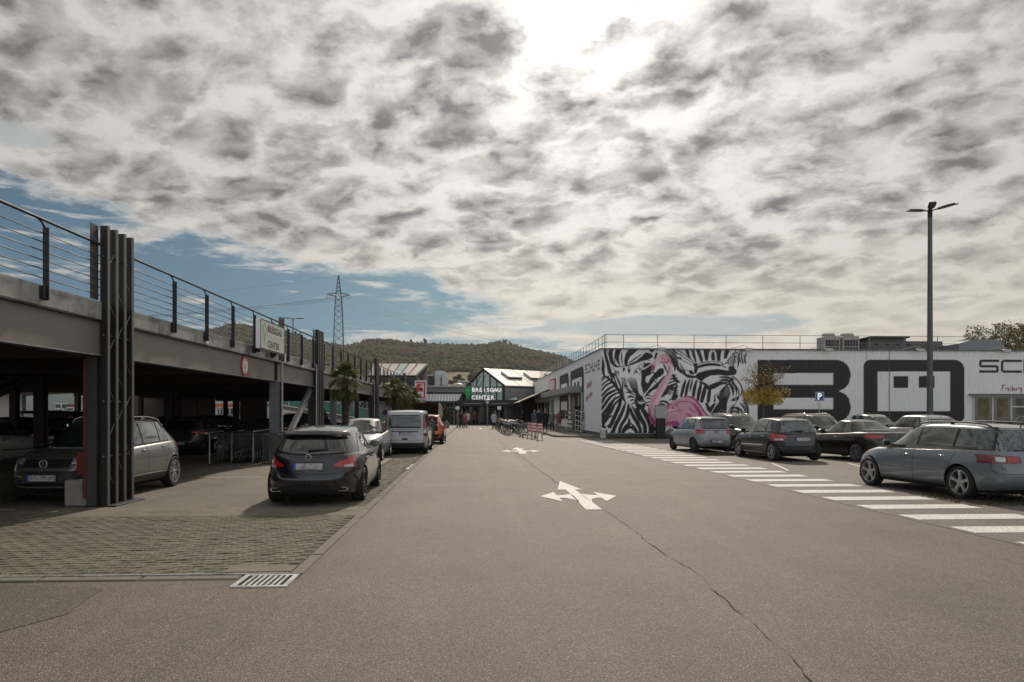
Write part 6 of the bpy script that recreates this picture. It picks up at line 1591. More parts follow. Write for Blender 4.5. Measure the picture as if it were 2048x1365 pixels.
x3, z3 = at_y(1885, Yp, 690); x4, _ = at_y(1990, Yp)
vd = MB(); vd.prism([(x3, Yp - 2, BH - .2), (x3, Yp - 2, z3 - .1), (x3 + 1, Yp - 2, z3 + .22), ((x3 + x4) / 2, Yp - 2, z3 + .30), (x4 - 1, Yp - 2, z3 + .18), (x4, Yp - 2, BH)], 0, (0, 3, 0))
tag(vd.build('ventilation_duct', plain('duct_grey', (.20, .22, .23), .5, .4), None), 'low grey ventilation duct with rounded top on the shop roof', 'duct')
# pavement in front of the side, kerb towards the road
sw = thing('shop_pavement', None, None, kind='structure')
MB().prism([(5.5, 47.6, .0), (BX + .04, 46.6, .0), (BX + .04, 100, .0), (5.2, 100, 0)], 0, (0, 0, .11)).build('pavement', plain('pavement_slab', (.20, .18, .155), .9, 0, .15, 1.2, bmp=.2), sw)
for k in range(20): MB().cbox(5.33 - k * .004, 5.47 - k * .004, 48.0 + k * 2.0, 49.99 + k * 2.0, -.02, .125, .01).build('kerb_slab', M_kerb, sw)
# electric cabinet before the mural
x, z = fu(1317, 840)
cb = thing('distribution_cabinet', 'grey wall cabinet above a black post in front of the flamingo', 'cabinet', (BX + x, BY_ - .55, 0))
MB().cbox(-.34, .34, -.16, .16, 1.28, 2.08, .015).build('box', plain('cabinet_grey', (.36, .37, .38), .5), cb); MB().box(-.36, .36, -.2, .2, 2.085, 2.12).build('lid', M_galv, cb); MB().cbox(-.28, .28, -.13, .13, 0, 1.27, .01).build('pedestal', M_black, cb)

# ------------------------------------------------------------------ centre: entrance hall and shops at the end of the road
EY = 96.0
def E_(px, py, Y=EY):
    x, z = at_y(px, Y, py); return x, z
M_dkframe = plain('hall_frame_dark', (.035, .038, .038), .5, .3, .2, 2)
M_roofw = plain('roof_pale_sheet', (.40, .375, .355), .5, .1, .12, .5)
M_hallglass = plain('hall_glass', (.38, .50, .46), .12, 0, .35, .6, spec=1.0)
M_wallgrey = plain('wall_grey_panel', (.20, .21, .22), .6, 0, .1, .7)
M_awnw = plain('awning_white_panel', (.60, .60, .60), .5, 0, .08, .6)
M_dkshop = plain('shopfront_dark', (.020, .020, .021), .25, 0, .5, .8)
hall = thing('entrance_hall', 'glazed gable entrance hall with white BREISGAU CENTER letters at the end of the road', 'entrance hall')
# gable turned towards the road; u runs along its width, v along the ridge
ga = R(-50); gu = Vector((math.cos(ga), math.sin(ga), 0)); gv_ = Vector((-math.sin(ga) * 1.0, math.cos(ga), 0))
xL, zL = at_y(929, EY + 3, 777); p0 = Vector((xL, EY + 3, 0)); Wd = 7.6
def hall_at(px):                                     # where the photo column meets the gable plane
    x, y, _ = ray(px); t = None
    # p0 + gu*s = (x,y)*k
    den = gu.x * y - gu.y * x; s = (p0.y * x - p0.x * y) / den; return s
sA, sR = hall_at(967), hall_at(1008)
def hz(s, py):
    P = p0 + gu * s; return EYE + (HOR - py) * (P.x * SY + P.y * CY) / FOC
zA, z_l, z_r = hz(sA, 739), hz(0, 778), hz(sR, 771)
base = 0.0; top_b = hz(sR / 2, 801)
LR = 24.0
T = lambda s, z, v=0: tuple(p0 + gu * s + gv_ * v + Vector((0, 0, z)))
zE = (z_l + z_r) / 2
for (s0, z0a, s1, z1a, nm) in ((-.3, z_l - .15, sA, zA, 'left'), (sR + .3, z_r - .15, sA, zA, 'right')):
    n = 9
    for k in range(n):
        va, vb = LR * k / n, LR * (k + 1) / n - .12
        MB().prism([T(s0, z0a, va), T(s1, z1a, va), T(s1, z1a + .14, va), T(s0, z0a + .14, va)], 0, tuple(gv_ * (vb - va))).build('roof_panel', M_roofw if nm == 'right' else M_hallglass, hall)
# raised roof vents
for k in range(4):
    v0 = 2.2 + k * 4.2; a_, b_ = .25, .62
    q = lambda t, v, h: tuple(Vector(T(sA + (sR - sA) * t, zA + (z_r - zA) * t, v)) + Vector((0, 0, h)))
    MB().prism([q(a_, v0, .15), q(b_, v0, .15), q(b_, v0, .42), q(a_, v0, .42)], 0, tuple(gv_ * 2.4)).build('roof_vent', M_roofw, hall)
    MB().prism([q(b_, v0 - .02, .16), q(b_ + .03, v0 - .02, .16), q(b_ + .03, v0 - .02, .40), q(b_, v0 - .02, .40)], 0, tuple(gv_ * 2.45)).build('vent_edge', M_dkframe, hall)
# glazing of the gable with frame bars
MB().add([T(0, top_b), T(sR, top_b), T(sR, z_r), T(sA, zA), T(0, z_l)], [(0, 1, 2, 3, 4)]).build('gable_glass', M_hallglass, hall, fix=False)
def hbar(a, b, w=.14, mt=M_dkframe, nm='frame_bar'):
    MB().tube([Vector(a) - gv_ * .08, Vector(b) - gv_ * .08], w / 2, 4).build(nm, mt, hall)
hbar(T(0, z_l), T(sA, zA), .3); hbar(T(sR, z_r), T(sA, zA), .3); hbar(T(0, 0), T(0, z_l), .3); hbar(T(sR, 0), T(sR, z_r), .35); hbar(T(0, zE - .1), T(sR, zE - .1), .2)
for k in range(1, 6):
    s = sR * k / 6; zt = z_l + (zA - z_l) * s / sA if s < sA else z_r + (zA - z_r) * (sR - s) / (sR - sA); hbar(T(s, top_b), T(s, zt), .12)
for k in range(4): hbar(T(sA * .1 + k * .9, zE), T(sA * .1 + k * .9 + 1.3, min(zE + 1.5, zA - .8)), .07, M_galv, 'roof_strut')
hbar(T(.3, zE + 1.0), T(2.9, zE + .2), .10, M_awnw, 'roof_strut')
for k in range(5): hbar(T(sR * .35 + k * .8, top_b + .1), T(sR * .35 + k * .8 + .8, zE - .2), .08, M_wallgrey, 'strut')
# side of the hall and low roofs on the right
MB().prism([T(sR + .1, 0), T(sR + .1, z_r - .3), T(sR + .1, z_r - .3, LR), T(sR + .1, 0, LR)], 0, tuple(gu * .2)).build('side_wall', M_wallgrey, hall)
# flat dark canopy over the doors
x0, _ = E_(914, 800, 92); x1, _ = E_(1036, 800, 92); zt = at_y(970, 92, 800.5)[1]; zb2 = at_y(970, 92, 813)[1]
MB().box(x0, x1, 92, 99, zb2, zt).build('canopy', M_dkframe, hall)
MB().box(x0 + .8, x0 + 3.2, 91.9, 91.98, zb2 + .28, zb2 + .42).build('canopy_light_strip', M_wallgrey, hall); MB().box(x1 - 3.4, x1 - 1.3, 91.9, 91.98, zb2 + .28, zb2 + .42).build('canopy_light_strip', M_wallgrey, hall)
MB().box(x0, x1, 98.9, 99.2, 0, zb2).build('door_wall', M_dkshop, hall)
for k, px in enumerate((925, 937, 948, 958, 969, 979, 991, 1003, 1015, 1027)):
    x, _ = at_y(px, 98.6); MB().box(x - .06, x + .06, 98.6, 98.8, 0, zb2).build('door_frame', M_wallgrey if k % 3 else M_frame, hall)
M_lobby = plain('lobby_glass', (.20, .21, .19), .1, 0, .5, .5)
for px0, px1 in ((938, 944), (959, 968), (971, 979)): MB().box(at_y(px0, 98.7)[0], at_y(px1, 98.7)[0], 98.75, 98.85, .1, 2.6).build('glass_door', M_lobby, hall)
# lettering
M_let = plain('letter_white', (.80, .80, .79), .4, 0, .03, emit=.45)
M_green = plain('pin_green', (.02, .30, .07), .4, 0, .05)
LY = 91.6
def L_(px, py): return at_y(px, LY, py)
(xa, zb3), (xb, zt3) = L_(943.5, 784.2), L_(1001.5, 775.4)
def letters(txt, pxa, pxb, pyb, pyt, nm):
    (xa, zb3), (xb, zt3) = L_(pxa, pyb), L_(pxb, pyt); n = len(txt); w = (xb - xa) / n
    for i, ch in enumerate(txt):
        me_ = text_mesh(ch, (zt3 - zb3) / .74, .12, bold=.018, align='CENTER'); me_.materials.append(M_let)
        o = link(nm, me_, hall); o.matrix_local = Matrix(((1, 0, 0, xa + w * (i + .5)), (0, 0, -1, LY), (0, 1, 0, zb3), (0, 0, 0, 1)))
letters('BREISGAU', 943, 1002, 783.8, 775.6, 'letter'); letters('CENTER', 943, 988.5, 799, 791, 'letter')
px_, pz = L_(935.5, 781); pr = .95
MB().prism([(a, LY - .02, b) for a, b in pin_shape(px_, pz, 1.05)], 0, (0, .12, 0)).build('map_pin_symbol', M_green, hall)
MB().prism([(px_ + .17 * math.cos(R(a)), LY - .06, pz + .12 * math.sin(R(a))) for a in range(0, 360, 30)], 0, (0, .03, 0)).build('pin_emblem', plain('pin_emblem', (.25, .42, .25), .5), hall)
# low glass roof right of the gable
xg0, zg0 = at_y(1012, 93, 800); xg1, _ = at_y(1034, 93)
MB().prism([(xg0, 93, zg0), (xg1, 93, zg0), (xg1, 97, at_y(1034, 97, 778)[1]), (xg0 + .8, 97, at_y(1034, 97, 778)[1])], 0, (0, .1, .1)).build('side_glass_roof', M_hallglass, hall)
MB().box(xg0 + .4, xg1 + 6, 97.2, 97.5, 2.9, at_y(1050, 97, 773)[1]).build('wall', M_wallgrey, hall)

# left shop wing
lw = thing('shop_wing', 'long low shop wing with grey fascia, white awning panels and dark shopfront', 'shop building')
LYW = 97.0
def Lx(px): return at_y(px, LYW)[0]
def Lz(py): return at_y(900, LYW, py)[1]
MB().box(Lx(800), Lx(931), LYW, LYW + 14, Lz(790), Lz(774.5)).build('fascia', M_wallgrey, lw); MB().box(Lx(800), Lx(931), LYW - .25, LYW + .02, Lz(774.5) - .02, Lz(773) + .05).build('fascia_edge', M_roofw, lw)
MB().box(Lx(800), Lx(931), LYW - .3, LYW, Lz(788.5), Lz(785)).build('gutter', M_dkframe, lw)
n = 14; xa, xb = Lx(842), Lx(924)
for k in range(n):
    a = xa + (xb - xa) * k / n; b = xa + (xb - xa) * (k + 1) / n - .06; d_ = 0
    if k == n - 1: b -= .0
    MB().prism([(a, LYW - .3, Lz(789)), (b, LYW - .3, Lz(789)), (b - (.6 if k == n - 1 else 0), LYW - 1.6, Lz(803)), (a, LYW - 1.6, Lz(803))], 0, (0, .05, .05)).build('awning_panel', M_awnw, lw)
MB().box(Lx(830), Lx(930), LYW - 1.75, LYW - 1.6, Lz(808), Lz(803)).build('awning_beam', M_dkframe, lw)
MB().box(Lx(800), Lx(925), LYW + .1, LYW + 1, 0, Lz(790)).build('shopfront', M_dkshop, lw)
for px in (889, 908, 917, 925): MB().box(Lx(px) - .07, Lx(px) + .07, LYW - .1, LYW + .05, 0, Lz(808)).build('window_mullion', M_frame, lw)
MB().box(Lx(884), Lx(926), LYW - .12, LYW - .06, Lz(816), Lz(815)).build('window_transom', M_frame, lw)
for i, (txt, px, py, s_) in enumerate((('DOU', 890.5, 824.5, .74), ('ZAC', 890.5, 833, .62))):
    put_text('window_lettering', txt, s_, M_wallgrey, lw, (Lx(px), LYW - .13, at_y(px, LYW - .13, py)[1]), (1, 0, 0), depth=.02, bold=.03, spacing=1.15)
for (px, py) in ((895.5, 839.5), (904, 839)):
    x, z = at_y(px, LYW - .13, py); f = MB()
    for a in range(4): f.tube([(x + .42 * math.cos(R(20 + 90 * a)), LYW - .14, z + .42 * math.sin(R(20 + 90 * a))), (x + .42 * math.cos(R(110 + 90 * a)), LYW - .14, z + .42 * math.sin(R(110 + 90 * a)))], .045, 4)
    f.build('window_square_symbol', M_wallgrey, lw)
# supermarket block at the left end with slanted glass roof and red sign
sm = thing('supermarket', 'grey supermarket wing with slanted white and pink glass roof behind the palms', 'supermarket')
SYY = 88.0
def sx(px, Y=SYY): return at_y(px, Y)[0]
def sz(py, Y=SYY): return at_y(800, Y, py)[1]
MB().box(sx(690), sx(838), SYY, SYY + 20, 0, sz(778)).build('wall', plain('market_wall', (.22, .235, .26), .7, 0, .1, .5), sm)
MB().box(sx(690), sx(838), SYY - .3, SYY, sz(778), sz(772)).build('fascia', M_wallgrey, sm)
MB().box(sx(790), sx(850), SYY - 4, SYY - .3, sz(784), sz(778)).build('porch_roof', M_dkframe, sm)
n = 6; 
for k in range(n):
    a, b = 740 + (832 - 740) * k / n, 740 + (832 - 740) * (k + 1) / n - 1; c_, d_ = 748 + (854 - 748) * k / n, 748 + (854 - 748) * (k + 1) / n - 1
    MB().prism([(sx(a), SYY - .5, sz(753)), (sx(b), SYY - .5, sz(753)), (at_y(d_, SYY + 3)[0], SYY + 3, sz(729, SYY + 3)), (at_y(c_, SYY + 3)[0], SYY + 3, sz(729, SYY + 3))], 0, (0, .06, .08)).build('roof_panel', M_roofw if k != 3 else M_hallglass, sm)
    MB().tube([(sx(a) - .08, SYY - .55, sz(753)), (at_y(c_, SYY + 3)[0] - .08, SYY + 2.9, sz(729, SYY + 3) + .1)], .07, 4).build('roof_bar', plain('roof_bar_red', (.30, .10, .10), .6), sm)
MB().tube([(sx(738), SYY - .6, sz(753.5)), (sx(833), SYY - .6, sz(753.5))], .14, 4).build('eaves_beam', M_dkframe, sm)
MB().prism([(sx(833), SYY - .5, sz(753)), (at_y(854, SYY + 3)[0], SYY + 3, sz(729, SYY + 3)), (at_y(844, SYY + 3)[0], SYY + 3, sz(762, SYY + 3))], 0, (.1, 0, 0)).build('gable_end', M_dkframe, sm)
MB().box(sx(740), sx(833), SYY, SYY + 3, sz(772), sz(756)).build('clerestory', M_dkshop, sm)
ms = thing('market_sign', 'tall white sign with red border and red emblem, left of the entrance hall', 'sign')
MSY = 84.0; m0, m1 = at_y(829.5, MSY)[0], at_y(853, MSY)[0]; mz0, mz1 = at_y(840, MSY, 799)[1], at_y(840, MSY, 761.5)[1]
MB().cbox(m0, m1, MSY, MSY + .3, mz0, mz1, .02).build('sign_box', plain('sign_pinkish_white', (.60, .57, .58), .5), ms)
t_ = .16
for (a, b, c_, d_) in ((m0 + .1, m1 - .15, mz1 - .15 - t_, mz1 - .15), (m0 + .1, m1 - .15, mz0 + .12, mz0 + .12 + t_), (m1 - .15 - t_, m1 - .15, mz0 + .12 + t_, mz1 - .15 - t_)):
    MB().box(a, b, MSY - .02, MSY - .004, c_, d_).build('red_border', M_red, ms)
kx, kz, ks = m0 + .15, (mz0 + mz1) / 2 + .25, .62
MB().prism([(kx - .1, MSY - .02, kz + ks * .5), (kx - .1, MSY - .02, kz - ks * .5), (kx - .12, MSY - .02, kz)], 0, (0, .015, 0)).build('emblem', M_red, ms)
for q in (-1, 1): MB().prism([(kx, MSY - .02, kz), (kx + .12, MSY - .02, kz + q * ks * .7), (kx + .80, MSY - .02, kz + q * ks * .7), (kx + .34, MSY - .02, kz)], 0, (0, .015, 0)).build('emblem', M_red, ms)
put_text('lettering', 'Kaufland', .42, M_red, ms, (m0 + .15 - .82, MSY - .02, mz0 + .42), (1, 0, 0), depth=.01, bold=.012)
for x in (m0 + .2, m1 - .3): MB().tube([(x, MSY + .15, 0), (x, MSY + .15, mz0)], .09, 8).build('post', M_galv, ms)
# round sign on the market wall and no-stopping sign
x, z = at_y(734, SYY - .1, 816); rs = thing('round_wall_sign', 'dark round emblem sign on the grey supermarket wall', 'sign')
MB().lathe([(0, -.06), (.85, -.06), (.85, 0), (0, 0)], 24, (x, SYY - .02, z), 'y').build('disc', M_dkframe, rs); MB().lathe([(.50, -.075), (.62, -.075), (.62, -.062), (.50, -.062)], 24, (x, SYY - .02, z), 'y', closed=True).build('ring', M_wallgrey, rs); MB().box(x - .10, x + .10, SYY - .10, SYY - .082, z - .8, z + .8).build('bar', M_wallgrey, rs)
x, z = at_y(770.5, 60, 825.5); ns = thing('no_stopping_sign', 'small round blue and red no stopping sign on a post behind the silver saloon', 'road sign', (x, 60, 0))
MB().tube([(0, .05, 0), (0, .05, z + .3)], .03, 6).build('post', M_galv, ns); MB().lathe([(0, -.02), (.24, -.02), (.24, .01), (0, .01)], 20, (0, 0, z), 'y').build('blue_disc', M_euroblue, ns); MB().lathe([(.18, -.03), (.24, -.03), (.24, -.021), (.18, -.021)], 20, (0, 0, z), 'y', closed=True).build('red_ring', M_red, ns)
for s in (-1, 1): MB().prism([(a * .9, -.03, z + b) for a, b in stroke_poly([(-.15 * s, -.15), (.15 * s, .15)], .05)], 0, (0, .008, 0)).build('red_cross_bar', M_red, ns)
# rooftop ducts
du = thing('roof_duct', 'bent silver ventilation duct on the roof left of the entrance hall', 'duct')
DYY = 104.0
def dx(px): return at_y(px, DYY)[0]
def dz(py): return at_y(880, DYY, py)[1]
M_duct = plain('duct_silver', (.42, .44, .45), .4, .4, .12, .8)
dm = MB(); dm.prism([(dx(869.5), DYY, dz(776)), (dx(880), DYY, dz(776)), (dx(880), DYY, dz(756)), (dx(882), DYY, dz(752.5)), (dx(887), DYY, dz(752.5)), (dx(887), DYY, dz(761)), (dx(892), DYY, dz(761)), (dx(892), DYY, dz(745)), (dx(889), DYY, dz(742)), (dx(873), DYY, dz(742)), (dx(870), DYY, dz(745))], 0, (0, 1.6, 0)); dm.build('duct_bend', M_duct, du)
MB().cbox(dx(884), dx(896), DYY - .3, DYY + 1.5, dz(772), dz(754), .05).build('fan_housing', M_duct, du)
vb = thing('vent_box', 'dark louvred ventilation box left of the silver roof duct', 'vent')
MB().box(dx(856), dx(868), DYY - .2, DYY + 2, dz(770), dz(753)).build('louvre_box', M_plantdk, vb); MB().tube([(dx(855), DYY - .3, dz(771)), (dx(855), DYY - .3, dz(752)), (dx(868), DYY - .3, dz(752))], .12, 5).build('frame', M_wallgrey, vb)
MB().box(Lx(800), Lx(931), LYW + 2, LYW + 14, Lz(774.5), Lz(774.5) + .1).build('flat_roof', M_wallgrey, lw)
for px, lab in ((916, 'white domed roof light nearest the entrance hall gable'),):
    x, z = at_y(px, 100, 774.5); d = MB().lathe([(0, .55), (.5, .5), (.85, .3), (.95, 0), (.95, -.3)], 14, (x, 100, z)); tag(d.build('roof_light', M_roofw, None, smooth=60), lab, 'roof light')
x, z = at_y(924, 101, 774.5); d = MB().lathe([(.6, .9), (.7, .7), (.5, .6), (.5, 0), (.3, -.2)], 12, (x, 101, z)); tag(d.build('roof_vent_cap', M_roofw, None), 'small round vent cap behind the domed roof light', 'vent')
# buildings behind the deck
def block(nm, lab, px0, px1, Y, ztop, wall, cells, deep=8):
    b = thing(nm, lab, 'building'); x0, x1 = at_y(px0, Y)[0], at_y(px1, Y)[0]
    MB().box(x0, x1, Y, Y + deep, 0, ztop).build('wall', wall, b)
    for (p0_, p1_, y0_, y1_, mt, nm_) in cells:
        a, z1 = at_y(p0_, Y - .05, y0_); c_, z0 = at_y(p1_, Y - .05, y1_)
        w = MB().box(a, c_, Y - .05, Y + .02, z0, z1).build(nm_, mt, b)
        if nm_ == 'window':
            MB().box(a - .08, c_ + .08, Y - .09, Y - .055, z1, z1 + .1).build('frame', M_frame, w); MB().box((a + c_) / 2 - .04, (a + c_) / 2 + .04, Y - .09, Y - .055, z0, z1).build('frame', M_frame, w)
    return b
M_winb = plain('far_window', (.05, .055, .06), .1, 0, .4, .8)
M_greenish = plain('pale_green_cladding', (.30, .34, .32), .6, 0, .08, .5); M_or = plain('orange_band', (.50, .13, .05), .6)
block('annex_building', 'pale grey green clad building with white framed doors behind the deck', 30, 200, 60, 3.3, M_greenish, [(112, 134, 809, 816, M_winb, 'window'), (112, 122, 819, 834, plain('brown_blind', (.16, .13, .09), .6), 'window'), (124, 128, 817, 840, M_frame, 'door'), (135, 160, 809, 814, plain('red_sign', (.22, .05, .04), .5), 'sign_panel'), (135, 160, 817, 832, M_winb, 'window'), (163, 180, 790, 796, M_frame, 'sign_panel'), (163, 180, 796.5, 798.5, M_red, 'red_stripe'), (163, 180, 818, 831, M_greenish, 'window')])
block('office_block', 'pale office block with orange band, seen through the deck', 395, 560, 82, 6.5, plain('office_pale', (.42, .43, .43), .7), [(425, 485, 808, 815, M_or, 'orange_band'), (436, 444, 817, 829, M_winb, 'window'), (453, 467, 817, 829, M_winb, 'window'), (469, 480, 817, 829, M_winb, 'window')])
block('warehouse', 'low grey hall with orange stripe behind the palms', 560, 700, 110, 5.2, plain('warehouse_grey', (.33, .34, .34), .7, 0, .1, .3), [(700, 730, 790, 795, M_or, 'orange_band')] and [(565, 600, 800, 812, M_winb, 'window')])
kk = thing('orange_awning', 'faded orange awning on the supermarket between the two palms', 'awning')
x0, z0 = at_y(722, 87, 797); x1, _ = at_y(790, 87)
MB().prism([(x0, 87.6, z0 + .75), (x0, 86.2, z0), (x0, 86.25, z0 - .08), (x0, 87.6, z0 + .65)], 0, (x1 - x0, 0, 0)).build('cover', plain('awning_orange', (.36, .17, .06), .8, 0, .25, 1), kk)

# ------------------------------------------------------------------ hills and forest
prof = [(-900, 700), (-500, 660), (-200, 655), (100, 690), (300, 705), (400, 668), (435, 660), (466, 652), (497, 655), (530, 663), (576, 672), (620, 684), (664, 691), (690, 694), (716, 692), (734, 683.5), (756, 682), (795, 686), (830, 690), (866, 692), (930, 693.5), (971, 692), (993, 688), (1010, 690), (1030, 695), (1059, 702), (1090, 709), (1120, 716), (1150, 728), (1200, 741), (1300, 762), (1500, 775), (1900, 780), (2600, 770)]
HY = 2100.0
cols = [(at_y(px, HY)[0], at_y(px, HY, py)[1]) for px, py in prof]
def ridge(x): return interp(cols, x)
def terrain(x, y):
    t = (y - 620) / (HY - 620)
    if t < 0: return -.06
    s = x * HY / max(y, 400)
    if t <= 1:
        base_ = ridge(s) * (.04 + .96 * (t ** .95 if t > 0 else 0)) * (y / HY) ** .35
    else: base_ = ridge(s) * (1 - .25 * (t - 1))
    return base_ + 12 * t * min(1, max(0, (1.02 - t) * 3)) * mnoise.noise(Vector((x / 260, y / 260, 1))) 
hm = MB(); nx, ny = 150, 46; vs = []
for j in range(ny):
    y = 640 + (HY * 1.18 - 640) * j / (ny - 1)
    for i in range(nx):
        x = (-.95 + 1.9 * i / (nx - 1)) * y; vs.append((x, y, terrain(x, y)))
hm.add(vs, [(j * nx + i, j * nx + i + 1, (j + 1) * nx + i + 1, (j + 1) * nx + i) for j in range(ny - 1) for i in range(nx - 1)])
def hillmat():
    m, g, b = newmat('hill_ground'); P = g.n('ShaderNodeNewGeometry').outputs['Position']
    n = g.noise(P, .006, 5, .6)[0]; sp = g.n('ShaderNodeSeparateXYZ', {0: P}).outputs
    rows = g.n('ShaderNodeTexWave', {'Vector': P, 'Scale': .05, 'Distortion': 1.0}).outputs[0]
    c = g.mix(g.sm(n, .42, .6), (.085, .080, .030), (.13, .10, .035)); c = g.mix(.3, c, g.mix(rows, (.6, .6, .6), (1.3, 1.3, 1.3)), 'MULTIPLY')
    lk(g, c, b, 'Base Color'); b.inputs['Roughness'].default_value = .95; return m
tag(hm.build('hills', hillmat(), None, smooth=80), kind='structure')
def forestmat():
    m, g, b = newmat('forest_crowns'); a = g.n('ShaderNodeVertexColor', layer_name='tone').outputs[0]
    P = g.n('ShaderNodeNewGeometry').outputs['Position']; n = g.noise(P, .25, 4, .7)[0]
    c = g.mix(1.0, a, g.mix(n, (.45, .45, .45), (1.5, 1.5, 1.5)), 'MULTIPLY')
    lk(g, c, b, 'Base Color'); b.inputs['Roughness'].default_value = .95; b.inputs['Specular IOR Level'].default_value = .1; return m
ico = bmesh.new(); bmesh.ops.create_icosphere(ico, subdivisions=1, radius=1); iv = np.array([v.co for v in ico.verts]); ifc = np.array([[v.index for v in f.verts] for f in ico.faces]); ico.free()
NV = len(iv); V, F, Cc = [], [], []; cnt = 0
pal = np.array([(.060, .046, .026), (.080, .056, .026), (.050, .050, .026), (.034, .040, .024), (.105, .075, .028), (.058, .042, .026), (.028, .034, .022)])
tries = 0
while cnt < 26000 and tries < 120000:
    tries += 1
    y = 640 + (HY * 1.03 - 640) * (rng.random() ** .75); x = (-.50 + .72 * rng.random()) * y
    fac = x / y
    px_s = 1024 + FOC * math.tan(math.atan(fac) - YAW)
    if px_s < 380 and rng.random() < .5: continue
    z = terrain(x, y)
    row = HOR - (z - EYE) / y * FOC
    # open vineyard slope low in the middle, fringe of trees round it
    if 880 < px_s < 945 and 745 < row < 790 and rng.random() < .97: continue
    if row > 792 and rng.random() < .7: continue
    tone = mnoise.noise(Vector((x / 110, y / 160, 3))) + .25 * rng.standard_normal()
    k = int(np.clip((tone + .6) * 5.2, 0, 6)); dark = k >= 6 or mnoise.noise(Vector((x / 200, y / 300, 9))) > .28
    r = rng.uniform(3.0, 6.0) * (1.0 if y < 1500 else 1.1); h = r * rng.uniform(.75, 1.15)
    if y > HY * .985: r *= .55 + .5 * rng.random(); h = r * rng.uniform(.7, 1.2)
    jit = iv * (1 + .2 * rng.standard_normal((NV, 1)))
    V.append(jit * (r, r, h) + (x, y, z + h * .55)); F.append(ifc + cnt * NV)
    c = (pal[3] if dark else pal[k]) * rng.uniform(.75, 1.3) * (1 + .0 * z); Cc.append(np.tile(np.append(c, 1), (NV, 1))); cnt += 1
# scattered taller trees on the crest
for px, hgt in [(704, 5), (708, 7), (712, 6), (716, 8), (722, 7), (728, 6), (753, 5), (820, 9), (833, 6), (849, 14), (853, 7), (868, 6), (881, 7), (893, 6), (905, 6), (1000, 7), (1006, 9), (1012, 10), (1018, 8), (1024, 7), (1034, 7), (1042, 6), (560, 10), (566, 12), (572, 9), (582, 8), (590, 12), (596, 8), (600, 10), (452, 6), (470, 7)]:
    x = at_y(px, HY)[0]; z = ridge(x)
    for q in range(3):
        jit = iv * (1 + .3 * rng.standard_normal((NV, 1))); V.append(jit * (hgt * .35, hgt * .35, hgt * .5) + (x + rng.uniform(-3, 3), HY, z + hgt * (.5 + .35 * q))); F.append(ifc + cnt * NV); Cc.append(np.tile((.02, .024, .014, 1), (NV, 1))); cnt += 1
# belts of trees closing the plain to both sides
for _ in range(2600):
    if rng.random() < .5: x, y = rng.uniform(-420, -170), rng.uniform(-60, 640)
    else: x, y = rng.uniform(170, 430), rng.uniform(-60, 640)
    if abs(x / max(y, 1)) < .62 and y > 0: continue
    r = rng.uniform(2.5, 4.6); h = r * rng.uniform(.9, 1.4); jit = iv * (1 + .22 * rng.standard_normal((NV, 1)))
    V.append(jit * (r, r, h) + (x, y, h * .8 + rng.uniform(0, 3))); F.append(ifc + cnt * NV); Cc.append(np.tile(np.append(pal[int(rng.integers(0, 7))], 1), (NV, 1))); cnt += 1
V = np.concatenate(V); F = np.concatenate(F); Cc = np.concatenate(Cc).astype(np.float32)
me = bpy.data.meshes.new('forest'); me.vertices.add(len(V)); me.vertices.foreach_set('co', V.astype(np.float32).ravel()); me.loops.add(len(F) * 3); me.loops.foreach_set('vertex_index', F.astype(np.int32).ravel()); me.polygons.add(len(F)); me.polygons.foreach_set('loop_start', np.arange(len(F), dtype=np.int32) * 3)
me.update(calc_edges=True); ca = me.color_attributes.new('tone', 'FLOAT_COLOR', 'POINT'); ca.data.foreach_set('color', Cc.ravel()); me.materials.append(forestmat())
tag(link('forest', me), 'autumn brown forest covering the hills behind the shopping centre', 'forest', kind='stuff')

# ------------------------------------------------------------------ lattice pylon with wires
PYY = 300.0
pxm, _ = at_y(677, PYY); pzt = at_y(677, PYY, 551)[1]; M_pyl = plain('pylon_steel', (.085, .095, .10), .6, .3, .15, .2)
py = thing('power_pylon', 'tall lattice power pylon rising behind the parking deck', 'pylon', (pxm, PYY, 0), R(12))
def half(z):
    return interp([(0, 2.5), (20, 2.2), (38, 1.75), (48, 1.25), (pzt, .08)], z)
for sx_ in (-1, 1):
    for sy_ in (-1, 1):
        MB().tube([(sx_ * half(z), sy_ * half(z), z) for z in (0, 20, 38, 48, pzt)], .16, 4).build('leg', M_pyl, py)
z = 2.0; lat = MB()
while z < pzt - 2:
    st = max(1.6, half(z) * 1.55); z2 = min(z + st, pzt - .5); a, b = half(z), half(z2)
    for s in (-1, 1):
        for (p, q) in (((-a, s * a, z), (b, s * b, z2)), ((a, s * a, z), (-b, s * b, z2)), ((s * a, -a, z), (s * b, b, z2)), ((s * a, a, z), (s * b, -b, z2))): lat.tube([p, q], .065, 3, cap=False)
    z = z2
tag(lat.build('lattice', M_pyl, py), kind='stuff')
zc_ = at_y(677, PYY, 591)[1]
arm = MB()
for s in (-1, 1):
    tip = (s * 4.7, 0, zc_ + .3)
    for q in (-1, 1): arm.tube([(s * .9, q * 1.3, zc_ - .6), tip], .10, 4); arm.tube([(s * .9, q * 1.2, zc_ + .9), tip], .10, 4)
    for k in range(1, 5):
        t = k / 5; arm.tube([(s * (.9 + 3.8 * t), -1.3 * (1 - t), zc_ - .6 + .9 * t), (s * (.9 + 3.8 * t), 1.3 * (1 - t), zc_ - .6 + .9 * t)], .06, 3)
arm.build('cross_arm', M_pyl, py)
for s in (-1, 1):
    for k in (2.2, 3.4, 4.6): MB().tube([(s * k, 0, zc_ + .1), (s * k, 0, zc_ - 1.4)], .10, 5).build('insulator', M_pyl, py)
wires = thing('power_line', 'thin power cables sagging away from the lattice pylon', 'power line', (pxm, PYY, 0))
